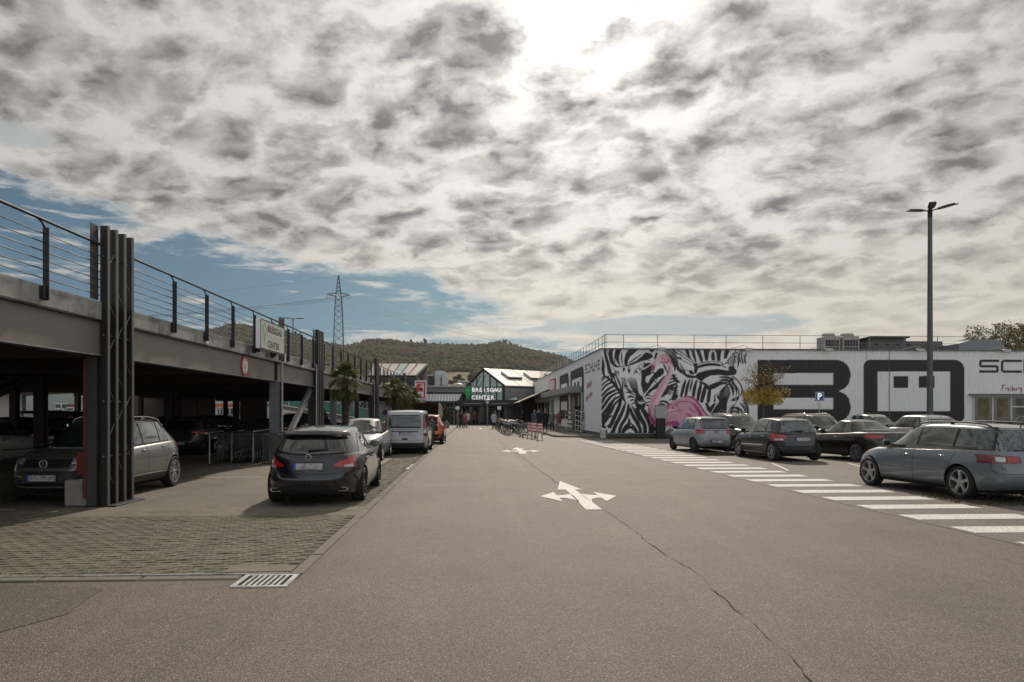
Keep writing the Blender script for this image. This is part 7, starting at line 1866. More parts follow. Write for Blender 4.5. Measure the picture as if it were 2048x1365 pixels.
for s, k, z0 in ((-1, 4.6, zc_ - 1.3), (-1, 3.4, zc_ - 1.3), (-1, 2.2, zc_ - 1.3), (1, 2.2, zc_ - 1.3), (1, 4.6, zc_ - 1.3), (0, 0, pzt)):
    for dr_ in (Vector((-.93, -.10, 0)), Vector((.72, .70, 0))):
        pts_ = []
        for i in range(15):
            t = i / 14; d = 280 * t; sag = -9 * 4 * t * (1 - t); pts_.append((s * k + dr_.x * d, dr_.y * d, z0 + sag - (6 if z0 < pzt else 16) * t))
        MB().tube(pts_, .035, 3).build('wire', M_pyl, wires)

# ------------------------------------------------------------------ lamp posts, parking sign
def lamp_post(x, y, h, lab, nm='lamp_post', heads=((180, 0), (115, 25), (15, 20)), r0=.17, r1=.11, L=1.05):
    t = thing(nm, lab, 'lamp post', (x, y, 0), 0, 'car park lamp posts')
    MB().tube([(0, 0, 0), (0, 0, .4), (0, 0, h * .5), (0, 0, h)], [r0 * 1.1, r0, (r0 + r1) / 2, r1], 14).build('pole', plain('lamp_pole_grey', (.085, .092, .098), .45, .5, .2, 2.0), t, smooth=60)
    MB().tube([(0, 0, h - .1), (0, 0, h + .35)], r1 * 1.15, 10).build('collar', M_steel, t)
    for a, tilt in heads:
        d = Vector((math.cos(R(a)), math.sin(R(a)), math.sin(R(tilt)) * .55)); s_ = Vector((-d.y, d.x, 0)).normalized(); u = d.cross(s_).normalized()
        if u.z < 0: u = -u
        c = Vector((0, 0, h + .25)); m = MB()
        ring = []
        for (q, w, th) in ((.10, .05, .03), (.35, .06, .04), (.42, .15, .05), (.7, .19, .065), (1.2, .19, .05), (L + .42, .12, .03), (L + .5, .05, .015)):
            p = c + d * q; ring.append([p - s_ * w - u * th * .2, p + s_ * w - u * th * .2, p + s_ * w * .8 + u * th, p - s_ * w * .8 + u * th])
        vs = [v for r_ in ring for v in r_]; fs = [(i * 4 + k, i * 4 + (k + 1) % 4, (i + 1) * 4 + (k + 1) % 4, (i + 1) * 4 + k) for i in range(len(ring) - 1) for k in range(4)] + [(3, 2, 1, 0), tuple(len(vs) - 4 + k for k in range(4))]
        m.add(vs, fs); lh = m.build('lamp_head', M_steel, t, smooth=30)
        m = MB(); m.obox(c + d * .95 - u * .022, d * .40, s_ * .12, u * .006); m.build('lens', plain('lamp_lens', (.14, .14, .14), .2), lh)
    return t
LPY = 38.5; lx, _ = at_y(1860, LPY); lh_ = at_y(1860, LPY, 432)[1]
lamp_post(lx, LPY, lh_, 'tall grey three-headed lamp post in front of the giant letters', heads=((182, 0), (243, 14), (-42, 16)), L=.72)
x, z = at_y(586, 90, 642); lamp_post(x, 90, z, 'lamp post whose two heads rise behind the deck railing', heads=((170, 10), (20, 6)), L=.8, r0=.08, r1=.06)
x, z = at_y(572, 31.5, 640); 
PSY = 41.5; x, zt = at_y(1639, PSY, 783.5); _, zb4 = at_y(1639, PSY, 802.5); _, zb5 = at_y(1639, PSY, 816)
ps = thing('parking_sign', 'blue parking sign with white P above a small white notice', 'road sign', (x, PSY, 0)); hw_ = (zt - zb4) / 2
MB().tube([(0, .04, 0), (0, .04, zt)], .03, 8).build('post', M_galv, ps)
MB().cbox(-hw_, hw_, -.02, .0, zb4, zt, .006).build('blue_panel', plain('parking_blue', (.015, .085, .26), .4), ps)
fr = MB(); q = .03
for (a, b, c_, d_) in ((-hw_ + .03, hw_ - .03, zt - .06, zt - .04), (-hw_ + .03, hw_ - .03, zb4 + .04, zb4 + .06), (-hw_ + .03, -hw_ + .05, zb4 + .06, zt - .06), (hw_ - .05, hw_ - .03, zb4 + .06, zt - .06)): fr.box(a, b, -.026, -.021, c_, d_)
fr.build('white_border', M_white, ps)
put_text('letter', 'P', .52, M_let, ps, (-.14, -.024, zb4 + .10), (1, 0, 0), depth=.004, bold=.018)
MB().cbox(-hw_, hw_, -.02, .0, zb5, zb4 - .04, .004).build('notice_panel', M_white, ps)
for k, (txt, w) in enumerate((('Parkplatz', .085), ('nur für', .085), ('Kunden', .085))): put_text('notice_lettering', txt, .095, M_ink, ps, (-.22 + .04 * k, -.024, zb4 - .15 - k * .11), (1, 0, 0), depth=.002)
# two small white boards on posts near the entrance
for px, py, lab in ((915, 816.5, 'small white notice board on a post left of the entrance'), (998.5, 816.5, 'small white notice board on a post beside the bicycles')):
    Yb = 74.0; x, z = at_y(px, Yb, py); t = thing('notice_board', lab, 'notice board', (x, Yb, 0), 0, 'notice boards at the entrance')
    MB().tube([(0, .03, 0), (0, .03, z)], .035, 6).build('post', M_galv, t); MB().cbox(-.20, .20, -.02, .02, z - .17, z + .17, .006).build('panel', M_white, t)
Yb = 80.0; x, z = at_y(975, Yb, 800); t = thing('globe_lamp', 'slim lamp with white shade in front of the entrance letters', 'lamp post', (x, Yb, 0))
MB().tube([(0, 0, 0), (0, 0, z)], .045, 8).build('pole', M_galv, t); MB().lathe([(0, z + .05), (.45, z), (.45, z - .06), (.16, z - .08), (.16, z - .42), (0, z - .42)], 14).build('lamp_shade', M_white, t)
x, _ = at_y(997.5, 72); b = thing('litter_bin', 'dark litter bin below the notice board by the bicycles', 'bin', (x, 72, 0)); MB().cbox(-.25, .25, -.25, .25, .05, 1.0, .03).build('body', M_coldark, b); MB().cbox(-.27, .27, -.27, .27, 1.005, 1.06, .01).build('lid', M_steel, b)

# ------------------------------------------------------------------ plants
def leafmat(name, cols, trans=.25):
    m, g, b = newmat(name); oi = g.n('ShaderNodeNewGeometry'); P = oi.outputs['Position']
    rnd = oi.outputs['Random Per Island']
    cr = g.n('ShaderNodeValToRGB', {0: rnd}); e = cr.color_ramp.elements; e[0].color = (*cols[0], 1); e[1].color = (*cols[-1], 1)
    for i, c in enumerate(cols[1:-1]): k = e.new((i + 1) / (len(cols) - 1)); k.color = (*c, 1)
    lk(g, cr.outputs[0], b, 'Base Color'); b.inputs['Roughness'].default_value = .55
    t = m.node_tree; tr = g.n('ShaderNodeBsdfTranslucent', {'Color': cr.outputs[0]}); mx = g.n('ShaderNodeMixShader', {0: trans, 1: b.outputs[0], 2: tr.outputs[0]})
    t.links.new(mx.outputs[0], t.nodes['Material Output'].inputs[0]); return m
M_bark = plain('bark', (.09, .075, .06), .9, 0, .3, 14, bmp=.5, bscale=50)
def leaves(m, rg, c, r, n, size):
    for _ in range(n):
        while True:
            p = rg.uniform(-1, 1, 3)
            if p @ p < 1: break
        p = np.array(c) + p * r; a = rg.standard_normal(3); a /= np.linalg.norm(a); b = np.cross(a, rg.standard_normal(3)); b /= np.linalg.norm(b); s = size * rg.uniform(.6, 1.4)
        m.add([tuple(p - a * s), tuple(p + b * s * .5), tuple(p + a * s), tuple(p - b * s * .5)], [(0, 1, 2, 3)])
def branches(m, rg, p, d, L, r, depth, tips):
    q = [Vector(p)]; dd = Vector(d).normalized(); n = 4
    for i in range(n):
        dd = (dd + Vector(rg.normal(0, .14, 3)) + Vector((0, 0, .05))).normalized(); q.append(q[-1] + dd * L / n)
    m.tube(q, [r * (1 - .6 * i / n) for i in range(n + 1)], 5 if depth > 1 else 4, cap=False)
    if depth == 0: tips.append(q[-1]); tips.append(q[2]); return
    for k in range(int(rg.integers(3, 5))):
        t = int(rg.integers(1, n + 1)); ax = Vector(rg.normal(0, 1, 3)); nd = (dd + ax.normalized() * .75).normalized()
        branches(m, rg, q[t], nd, L * rg.uniform(.55, .75), r * .5, depth - 1, tips)
# autumn tree in front of the mural's edge
TY = 36.5; tx, tz = at_y(1527, TY, 795)
rg = np.random.default_rng(5)
tree = thing('autumn_tree', 'small round-crowned tree with yellow and brown autumn leaves before the letter B', 'tree', (tx, TY, 0))
m = MB(); m.tube([(0, 0, 0), (.02, 0, 1.0), (-.01, 0, 2.0), (0, 0, 2.75)], [.085, .07, .062, .055], 9); m.build('trunk', M_bark, tree, smooth=60)
m = MB(); tips = []
for k in range(15):
    a = 2 * PI * k / 15 + rg.uniform(-.2, .2); el = rg.uniform(.25, 1.35)
    branches(m, rg, (0, 0, 2.3 + .45 * rg.random()), (math.cos(a) * math.cos(el), math.sin(a) * math.cos(el), math.sin(el)), rg.uniform(.7, 1.05), .030, 2, tips)
m.build('branches', M_bark, tree)
M_autumn = leafmat('autumn_leaves', [(.24, .12, .02), (.42, .25, .03), (.55, .38, .04), (.36, .30, .04), (.16, .16, .04)])
M_brownleaf = leafmat('brown_leaves', [(.06, .028, .015), (.13, .055, .02), (.10, .05, .025)])
m = MB()
for t in tips:
    low_ = t.z < 2.85
    leaves(m, rg, t, .15, 24 if low_ else 1, .05)
for _ in range(420):
    a = rg.uniform(0, 2 * PI); rr_2 = 1.0 * math.sqrt(rg.random()); leaves(m, rg, (rr_2 * math.cos(a), rr_2 * math.sin(a), 2.15 + .62 * rg.random() ** 1.3), .16, 6, .048)
tag(m.build('crown', M_autumn, tree, fix=False), kind='stuff')
m = MB()
for t in tips: leaves(m, rg, t, .20, 7, .033)
tag(m.build('withered_leaves', M_brownleaf, tree, fix=False), kind='stuff')
# trees behind the shop
M_far = leafmat('olive_leaves', [(.06, .062, .02), (.13, .115, .03), (.22, .16, .035), (.09, .09, .028)])
def big_tree(px, pytop, Y, w, lab, seed, n=40):
    rg = np.random.default_rng(seed); x, zt = at_y(px, Y, pytop); t = thing('broadleaf_tree', lab, 'tree', (x, Y, 0), 0, 'trees behind the shop')
    m = MB(); tips = []; m.tube([(0, 0, 0), (.1, 0, zt * .35), (0, .1, zt * .55)], [.35, .28, .2], 8)
    for k in range(9):
        a = 2 * PI * k / 9; branches(m, rg, (0, 0, zt * (.35 + .25 * rg.random())), (math.cos(a) * .7, math.sin(a) * .7, 1), zt * .26, .12, 2, tips)
    m.build('trunk', M_bark, t)
    m = MB()
    for tp in tips:
        if rg.random() < .8: leaves(m, rg, (tp.x, tp.y, min(tp.z, zt * .95)), w * .13, 26, .17)
    for _ in range(n): a = rg.uniform(0, 2 * PI); q = w * math.sqrt(rg.random()) * .8; leaves(m, rg, (q * math.cos(a), q * math.sin(a), zt * (.6 + .36 * rg.random())), w * .2, 36, .17)
    tag(m.build('crown', M_far, t, fix=False), kind='stuff')
big_tree(1990, 645, 108, 4.3, 'olive brown tree behind the shop roof, left one at the far right', 3)
big_tree(2052, 638, 112, 4.6, 'tallest tree behind the shop roof at the right picture edge', 4)
big_tree(1948, 668, 114, 3.0, 'lowest tree behind the shop roof beside the rounded duct', 8, 20)
# palms
M_palm = leafmat('palm_leaf', [(.045, .062, .018), (.085, .105, .028), (.14, .14, .04)], .4)
M_palmdry = leafmat('palm_leaf_dry', [(.10, .07, .035), (.16, .11, .05)])
M_palmtrunk = plain('palm_trunk_fibre', (.050, .036, .025), .95, 0, .4, 22, bmp=.9, bscale=60)
def frond_mesh(seed, droop, mat, L=.75):
    rg = np.random.default_rng(seed); m = MB(); q = [(0, 0, 0)]
    for i in range(1, 6): t = i / 5; q.append((L * t, 0, .30 * t - droop * t * t * .45))
    m.tube(q, [.014, .011, .010, .009, .008, .006], 4, cap=False)
    c = Vector(q[-1]); dr = (Vector(q[-1]) - Vector(q[-2])).normalized()
    n = 26
    for k in range(n):
        a = R(-135 + 270 * k / (n - 1)); s_ = Vector((0, 1, 0)); d = (dr * math.cos(a) + s_ * math.sin(a)).normalized(); Lb = .56 * (1 - .25 * abs(a) / 2.4) * rg.uniform(.85, 1.08)
        w = d.cross(Vector((0, 0, 1))); w = (w.normalized() if w.length > .1 else s_) * .020
        a0 = c; a1 = c + d * Lb * .55 + Vector((0, 0, -.02)); a2 = c + d * Lb + Vector((0, 0, -.16 * rg.uniform(.4, 1.6) - droop * .10))
        m.add([a0 - w * .3, a0 + w * .3, a1 + w, a1 - w, a2], [(0, 1, 2, 3), (3, 2, 4)])
    return m.mesh('frond', mat)
fr_ = [frond_mesh(1, .1, M_palm), frond_mesh(2, .5, M_palm), frond_mesh(3, 1.0, M_palm), frond_mesh(4, 1.7, M_palm)]; frd = frond_mesh(5, 2.2, M_palmdry)
def palm(px, pytop, pyc, Y, lab, seed, r=.12, sc=1.0):
    rg = np.random.default_rng(seed); x, zt = at_y(px, Y, pyc); t = thing('palm_tree', lab, 'palm tree', (x, Y, 0), 0, 'palm trees beside the deck')
    m = MB(); q, rs_ = [], []
    for i in range(26): z = zt * i / 25; q.append((.05 * math.sin(z), .03 * math.cos(z * 1.3), z)); rs_.append(r * (1.15 if i % 2 else .95) * (1 + .25 * (i / 25)))
    m.tube(q, rs_, 10); m.build('trunk', M_palmtrunk, t)
    for k in range(54):
        a = k * 2.399 + rg.uniform(-.2, .2); u = k / 53; el = R(78 - 112 * u)
        mesh_ = fr_[min(3, int(u * 4))] if u < .93 else frd
        o = link('frond', mesh_, t, (0, 0, zt)); o.rotation_euler = (rg.uniform(-.4, .4), -el * .92, a); s = sc * rg.uniform(.88, 1.12); o.scale = (s, s, s)
palm(689, 720, 762, 30.4, 'nearest palm tree, tall slim trunk beside the second fin cluster', 21, sc=.66)
palm(789, 748, 783, 45.0, 'second palm tree, wide crown above the silver van', 22, r=.18, sc=.74)
palm(806, 762, 790, 48.0, 'palm tree partly hidden behind the second one', 23, r=.15, sc=.66)
palm(826, 786, 800, 50.0, 'lowest palm tree before the red bordered sign', 24, r=.15, sc=.62)
# potted plants near the wing
M_shrub = leafmat('shrub_leaf', [(.02, .032, .010), (.04, .055, .015)])
for i, (px, Y, h, lab) in enumerate(((887, 70, 2.4, 'tall dark green shrub in a planter beyond the orange car'), (893, 74, 1.9, 'shrub in front of the dark shop window, right of the tall one'))):
    x, _ = at_y(px, Y); t = thing('potted_shrub', lab, 'shrub', (x, Y, 0), 0, 'potted shrubs by the shops'); MB().lathe([(.28, 0), (.36, .55), (.30, .55), (.28, .5), (0, .5)], 14).build('planter', M_concblock, t)
    m = MB(); rg = np.random.default_rng(i); m2 = MB().tube([(0, 0, .4), (0, 0, h * .8)], .04, 5).build('stem', M_bark, t)
    for k in range(26): leaves(m, rg, (0, 0, .8 + (h - .9) * k / 26), .42, 22, .09)
    tag(m.build('foliage', M_shrub, t, fix=False), kind='stuff')
# umbrella, closed, by the planter
x, _ = at_y(879, 62); t = thing('parasol', 'closed beige parasol standing beyond the orange hatchback', 'parasol', (x, 62, 0)); MB().tube([(0, 0, 0), (0, 0, 2.5)], .03, 6).build('pole', M_galv, t); MB().lathe([(.03, 2.45), (.22, 2.1), (.30, 1.4), (.22, 1.1), (.05, 1.1)], 10).build('canopy', M_awn, t); MB().lathe([(.3, 0), (.3, .08), (0, .08)], 12).build('base', M_coldark, t)
x, _ = at_y(884, 56); tag(MB().cbox(x - .3, x + .3, 56, 56.5, 0, .42, .02).build('planter_box', plain('terracotta', (.25, .09, .04), .8), None), 'low terracotta planter box at the kerb beyond the orange car', 'planter')

# grass at the edges of the verges
M_grass = leafmat('grass_blades', [(.035, .040, .012), (.065, .065, .02), (.10, .09, .03)])
def grass_strip(nm, lab, x0, x1, y0, y1, n, h, seed):
    rg = np.random.default_rng(seed); m = MB()
    for _ in range(n):
        x, y = rg.uniform(x0, x1), rg.uniform(y0, y1); a = rg.uniform(0, PI); hh = h * rg.uniform(.4, 1.3); w = .010
        m.add([(x - w * math.cos(a), y - w * math.sin(a), -.01), (x + w * math.cos(a), y + w * math.sin(a), -.01), (x + rg.normal(0, .03), y + rg.normal(0, .03), hh)], [(0, 1, 2)])
    tag(m.build(nm, M_grass, None, fix=False), lab, 'grass', kind='stuff')
grass_strip('grass', 'thin grass growing between the bays beside the pale hatchback', 8.9, 11.6, 27.3, 28.6, 2600, .07, 1)
grass_strip('grass', 'grass along the foot of the mural wall', BX + .4, BX + 22, BY_ - .35, BY_ - .05, 5000, .16, 2)
grass_strip('grass', 'sparse grass under the blue grey estate', 9.0, 12.5, 12.6, 14.4, 3000, .04, 3)
grass_strip('grass', 'tiny grass and moss in the joint of the gutter kerb', -12, KX - .7, 7.70, 7.76, 1600, .018, 4)

# ------------------------------------------------------------------ people
M_skin = plain('skin', (.42, .26, .19), .55, 0, .08, 10)
def cloth(name, c): return plain('cloth_' + name, c, .85, 0, .18, 9, bmp=.2)
def skin_mesh(name, pts, edges, radii, mat, sub=1):
    me = bpy.data.meshes.new(name); me.from_pydata(pts, edges, []); ob = bpy.data.objects.new(name, me); COL.objects.link(ob)
    sk = ob.modifiers.new('skin', 'SKIN'); sk.use_smooth_shade = True
    for i, r in enumerate(radii):
        v = me.skin_vertices[0].data[i]; v.radius = (r, r) if not isinstance(r, tuple) else r
    me.skin_vertices[0].data[0].use_root = True
    sb = ob.modifiers.new('sub', 'SUBSURF'); sb.levels = sub; sb.render_levels = sub
    out = bpy.data.meshes.new_from_object(ob.evaluated_get(bpy.context.evaluated_depsgraph_get())); bpy.data.objects.remove(ob)
    out.materials.clear(); out.materials.append(mat)
    return out
def person(label, loc, rz, H=1.70, stride=.22, arms='swing', coat=None, trousers=None, hair=(.05, .035, .025), hairlen=.0, coatlen=.55, group='people by the shops', hold=None, bald=False):
    k = H / 1.75; P = lambda x, y, z: (x * k, y * k, z * k)
    s = stride
    pts = [P(0, 0, .98), P(0, 0, 1.18), P(0, 0, 1.38), P(0, .0, 1.50), P(.015, 0, 1.60), P(.02, 0, 1.68)]; rad = [(.13, .16), (.12, .155), (.12, .17), (.055, .06), (.085, .075), (.075, .065)]
    E = [(0, 1), (1, 2), (2, 3), (3, 4), (4, 5)]
    for q, sg_ in ((1, 1), (-1, -1)):
        f = s * sg_; kb = max(0, -f) * .3
        b0 = len(pts); pts += [P(0, q * .10, .90), P(f * .55 + .03, q * .10, .50), P(f * 1.0 - kb, q * .10, .10 + kb * .3), P(f * 1.0 - kb + .16, q * .11, .045 + kb * .1)]; rad += [.095, .065, .045, .038]; E += [(0, b0), (b0, b0 + 1), (b0 + 1, b0 + 2), (b0 + 2, b0 + 3)]
    for q, sg_ in ((1, -1), (-1, 1)):
        b0 = len(pts)
        if arms == 'swing': a = s * sg_ * .8; el, hd = (a * .5 - .03, q * .26, 1.14), (a + .06, q * .25, .90)
        elif arms == 'push': el, hd = (.08, q * .26, 1.14), (.34, q * .20, 1.04)
        elif arms == 'fold': el, hd = (.06, q * .27, 1.14), (.24, q * .08, 1.12)
        pts += [P(0, q * .20, 1.42), P(*el), P(*hd), P(hd[0] + .03, hd[1], hd[2] - .09)]; rad += [.062, .045, .032, .03]; E += [(2, b0), (b0, b0 + 1), (b0 + 1, b0 + 2), (b0 + 2, b0 + 3)]
    body = skin_mesh('person', pts, E, [tuple(a * k for a in r) if isinstance(r, tuple) else r * k for r in rad], M_skin)
    body.materials.append(trousers); body.materials.append(coat); body.materials.append(M_black)
    for pl in body.polygons:
        z = pl.center.z / k
        pl.material_index = 0 if z > 1.50 else 2 if z > .96 else 1 if z > .09 else 3
        if .8 < z < 1.08 and abs(pl.center.y) > .2 * k: pl.material_index = 0 if z < .92 else 2
    o = link('person', body, None, loc, rz); tag(o, label, 'person', group)
    # coat as a shell over the trunk
    c = MB(); n = 14
    prof_ = [(1.0 - coatlen * .6, .155, .205), (.95, .15, .20), (1.10, .135, .18), (1.28, .14, .20), (1.42, .125, .205), (1.49, .075, .09)]
    for z, rx, ry in prof_:
        for i in range(n): t = 2 * PI * i / n; c.v.append(P(rx * math.cos(t), ry * math.sin(t), z + .01 * math.sin(3 * t)))
    for j in range(len(prof_) - 1):
        for i in range(n): c.f.append([j * n + i, j * n + (i + 1) % n, (j + 1) * n + (i + 1) % n, (j + 1) * n + i]); c.m.append(0)
    c.build('jacket', coat, o, smooth=60, fix=False)
    hm_ = plain('hair_%d' % int(hair[0] * 1000), hair, .7, 0, .2, 30, bmp=.3)
    h = MB(); bm = bmesh.new(); bmesh.ops.create_uvsphere(bm, u_segments=12, v_segments=8, radius=1)
    vv = [P(.0 + v.co.x * .098 - (.012 if v.co.x < 0 else 0) - (.02 if v.co.x > .4 and v.co.z < .2 else 0), v.co.y * .088, 1.675 + v.co.z * (.085 if v.co.z > 0 else .07 + hairlen * (1 if v.co.x < .3 else .1))) for v in bm.verts]
    keep = [[v.index for v in f.verts] for f in bm.faces if not (f.calc_center_median().x > .35 and f.calc_center_median().z < .25)]; h.add(vv, keep); bm.free(); h.build('hair', hm_, o, smooth=60, fix=False)
    fc = MB(); fc.add([P(.105, -.012, 1.63), P(.105, .012, 1.63), P(.128, 0, 1.625), P(.10, 0, 1.66)], [(0, 1, 2), (0, 2, 3), (1, 3, 2)]); fc.build('nose', M_skin, o)
    for q in (-1, 1): MB().cbox(.098 * k, .106 * k, (q * .033 - .012) * k, (q * .033 + .012) * k, 1.652 * k, 1.664 * k, .002).build('eye', M_black, o)
    MB().box(.096 * k, .104 * k, -.022 * k, .022 * k, 1.592 * k, 1.600 * k).build('mouth', plain('lips', (.25, .09, .08), .6), o)
    return o
def place_p(px, Y): return at_y(px, Y)[0]
N_, T_ = PI / 2, -PI / 2                                # walking away / towards the camera
ppl = [
    ('woman in a pale blue jacket walking away in the middle of the road', 988, 69.5, N_, dict(H=1.66, coat=cloth('paleblue', (.40, .46, .52)), trousers=cloth('navy', (.02, .022, .035)), hair=(.10, .07, .045), hairlen=.03, stride=.12)),
    ('person in black coat walking towards the camera, in front of the others', 1090.5, 54.5, T_, dict(H=1.76, coat=cloth('black', (.012, .012, .014)), trousers=cloth('black', (.012, .012, .014)), hair=(.30, .26, .2), hairlen=.03, arms='fold', stride=.18, coatlen=.9)),
    ('person in dark blue jacket walking beside the one in the black coat', 1078.5, 58.0, T_, dict(H=1.80, coat=cloth('darkblue', (.018, .022, .032)), trousers=cloth('black', (.012, .012, .014)), stride=.2)),
    ('older person with white hair in grey jacket behind the bicycles', 1069, 62.0, T_, dict(H=1.68, coat=cloth('slate', (.07, .08, .085)), trousers=cloth('black', (.012, .012, .014)), hair=(.55, .53, .5))),
    ('person in petrol blue top between the grey jacket and the dark jacket', 1075, 60.5, T_, dict(H=1.60, coat=cloth('petrol', (.06, .12, .15)), trousers=cloth('charcoal', (.03, .03, .03)), hair=(.5, .48, .42))),
    ('woman in grey jumper walking away carrying a bag beside the shop', 1104, 58.5, N_, dict(H=1.68, coat=cloth('greymauve', (.18, .17, .19)), trousers=cloth('black', (.012, .012, .014)), hair=(.03, .02, .018), stride=.18)),
    ('woman in dusky red jacket and beige trousers walking towards the shop door', 1117.5, 57.5, N_, dict(H=1.66, coat=cloth('duskyred', (.26, .09, .10)), trousers=cloth('beige', (.33, .27, .21)), hair=(.42, .34, .26), hairlen=.03, stride=.16)),
    ('person in red top pushing a trolley on the left of the entrance', 917, 77.0, T_, dict(H=1.62, coat=cloth('redbrown', (.22, .06, .045)), trousers=cloth('charcoal', (.03, .03, .03)), arms='push')),
    ('person in dark clothes between the two trolley pushers', 923, 75.0, T_, dict(H=1.74, coat=cloth('darkblue', (.018, .022, .032)), trousers=cloth('navy', (.02, .022, .035)))),
    ('person in salmon red clothes pushing the right-hand trolley', 930.5, 74.0, T_, dict(H=1.62, coat=cloth('salmon', (.34, .12, .10)), trousers=cloth('redtrousers', (.30, .05, .05)), arms='push')),
    ('person in white top near the entrance doors', 935.5, 84.0, T_, dict(H=1.66, coat=cloth('white', (.55, .52, .52)), trousers=cloth('charcoal', (.03, .03, .03)))),
    ('person in dark red coat inside the entrance canopy', 949, 90.5, N_, dict(H=1.78, coat=cloth('darkred', (.12, .03, .03)), trousers=cloth('black', (.012, .012, .014)), stride=.3)),
    ('person standing behind the woman in the pale blue jacket', 990.5, 80.0, T_, dict(H=1.82, coat=cloth('brown', (.10, .065, .04)), trousers=cloth('charcoal', (.03, .03, .03)), hair=(.20, .13, .06))),
    ('dark clothed person by the glass front behind the bicycles', 1046, 84.0, T_, dict(H=1.78, coat=cloth('black', (.012, .012, .014)), trousers=cloth('black', (.012, .012, .014)))),
    ('person leaning into the boot of the orange hatchback', 863.5, 37.0, N_, dict(H=1.45, coat=cloth('slate', (.07, .08, .085)), trousers=cloth('charcoal', (.03, .03, .03)), arms='push', stride=.02)),
]
for lab, px, Y, rz, kw in ppl: person(lab, (place_p(px, Y), Y, .11 if px > 1062 and Y < 70 else 0), rz, **kw)
# carrier bag held by the woman in grey
x = place_p(1109.5, 58.5); bg = MB().prism([(x - .17, 58.4, .28), (x + .17, 58.4, .28), (x + .14, 58.4, .72), (x - .14, 58.4, .72)], 0, (0, .16, 0)); bg.tube([(x - .09, 58.48, .72), (x - .04, 58.48, .92), (x + .04, 58.48, .92), (x + .09, 58.48, .72)], .010, 4)
tag(bg.build('carrier_bag', cloth('bagpale', (.35, .30, .31)), None), 'pale carrier bag held between the woman in grey and the one in dusky red', 'bag')

# ------------------------------------------------------------------ bicycles
M_bikeblack = plain('bike_black', (.012, .012, .013), .35, .2); M_spoke = plain('spoke_metal', (.35, .35, .36), .35, .8)
def bicycle(label, loc, rz, fmat):
    t = thing('bicycle', label, 'bicycle', loc, rz, 'bicycles parked in the rack'); Rw = .34
    for x in (-.52, .52):
        w = MB(); w.lathe([(Rw, -.018), (Rw + .012, 0), (Rw, .018), (Rw - .03, .012), (Rw - .03, -.012)], 22, (0, 0, 0), 'y', closed=True)
        wo = w.build('wheel', M_rubber, t, loc=(x, 0, Rw)); sp_ = MB()
        for k in range(12): a = PI * 2 * k / 12; sp_.tube([(0, .02 * (-1) ** k, 0), ((Rw - .03) * math.cos(a), 0, (Rw - .03) * math.sin(a))], .003, 3, cap=False)
        sp_.tube([(0, -.04, 0), (0, .04, 0)], .02, 6); sp_.build('spokes', M_spoke, wo)
        MB().lathe([(Rw + .03, -.03), (Rw + .04, 0), (Rw + .03, .03)], 22, (0, 0, 0), 'y').build('mudguard', fmat, wo) if False else None
    f = MB(); bb, st_, hd, rear, front = (-.08, 0, .30), (-.24, 0, .80), (.36, 0, .82), (-.52, 0, Rw), (.52, 0, Rw)
    for a, b, r in ((bb, st_, .016), (bb, (.38, 0, .68), .02), (st_, hd, .016), (rear, bb, .010), (rear, st_, .009), (hd, (.38, 0, .66), .02)): f.tube([a, b], r, 6)
    f.build('frame', fmat, t)
    MB().tube([(.335, 0, .95), (.38, 0, .68), (.52, 0, Rw)], .014, 6).build('fork', fmat, t)
    MB().tube([(.24, -.27, 1.0), (.33, -.16, 1.02), (.345, 0, .98), (.33, .16, 1.02), (.24, .27, 1.0)], .012, 6).build('handlebar', M_spoke, t)
    MB().prism([(-.40, -.07, .90), (-.40, .07, .90), (-.15, .02, .93), (-.12, 0, .93), (-.15, -.02, .93)], 0, (0, 0, .045)).build('saddle', M_black, t); MB().tube([st_, (-.26, 0, .91)], .012, 6).build('seat_post', M_spoke, t)
    r = MB(); r.tube([(-.30, -.06, .72), (-.75, -.06, .72)], .007, 4); r.tube([(-.30, .06, .72), (-.75, .06, .72)], .007, 4); r.tube([(-.7, -.06, .72), (-.52, 0, Rw)], .006, 4); r.tube([(-.75, -.06, .72), (-.75, .06, .72)], .006, 4); r.build('luggage_rack', M_spoke, t)
    MB().cbox(.45, .52, -.03, .03, .80, .86, .01).build('headlamp', M_white, t)
    m = MB(); m.lathe([(.09, -.004), (.09, .004), (.07, .004), (.07, -.004)], 12, (-.08, -.05, .30), 'y', closed=True); m.tube([(-.08, -.06, .30), (0, -.09, .15), (.0, -.16, .15)], .010, 4); m.tube([(-.08, .06, .30), (-.16, .09, .44), (-.16, .16, .44)], .010, 4); m.build('crank', M_spoke, t)
    return t
bm0 = bicycle('black bicycle nearest the trolleys in the row of parked bikes', (0, 0, 0), 0, M_bikeblack)
bpaints = [M_bikeblack, plain('bike_blue', (.12, .22, .35), .35), plain('bike_red', (.25, .03, .03), .35), plain('bike_silver', (.35, .36, .37), .35, .5), plain('bike_white', (.55, .55, .56), .35)]
bikes = [(1031, 50.5, 0, 'black bicycle nearest the trolleys in the row of parked bikes'), (1026, 51.6, 0, 'second nearest black bicycle in the row'), (1033, 52.5, 3, 'silver bicycle behind the two nearest black ones'), (1021, 54.2, 0, 'black bicycle standing left of the pale blue one'), (1018, 56.6, 1, 'pale blue bicycle in the middle of the row'), (1027, 55.6, 4, 'white bicycle right of the pale blue one'), (1035, 56.8, 0, 'dark bicycle close to the shop side of the row'), (1012, 60, 0, 'black bicycle behind the pale blue one'), (1021, 59.6, 3, 'silver bicycle in the rear half of the row'), (1030, 61.5, 2, 'red bicycle in the rear half of the row'), (1009, 65, 0, 'black bicycle near the far end of the row'), (1016, 64, 2, 'dark red bicycle near the far end of the row'), (1006, 69, 3, 'silver bicycle at the far end of the row'), (1042, 58, 0, 'dark bicycle nearest the shop wall')]
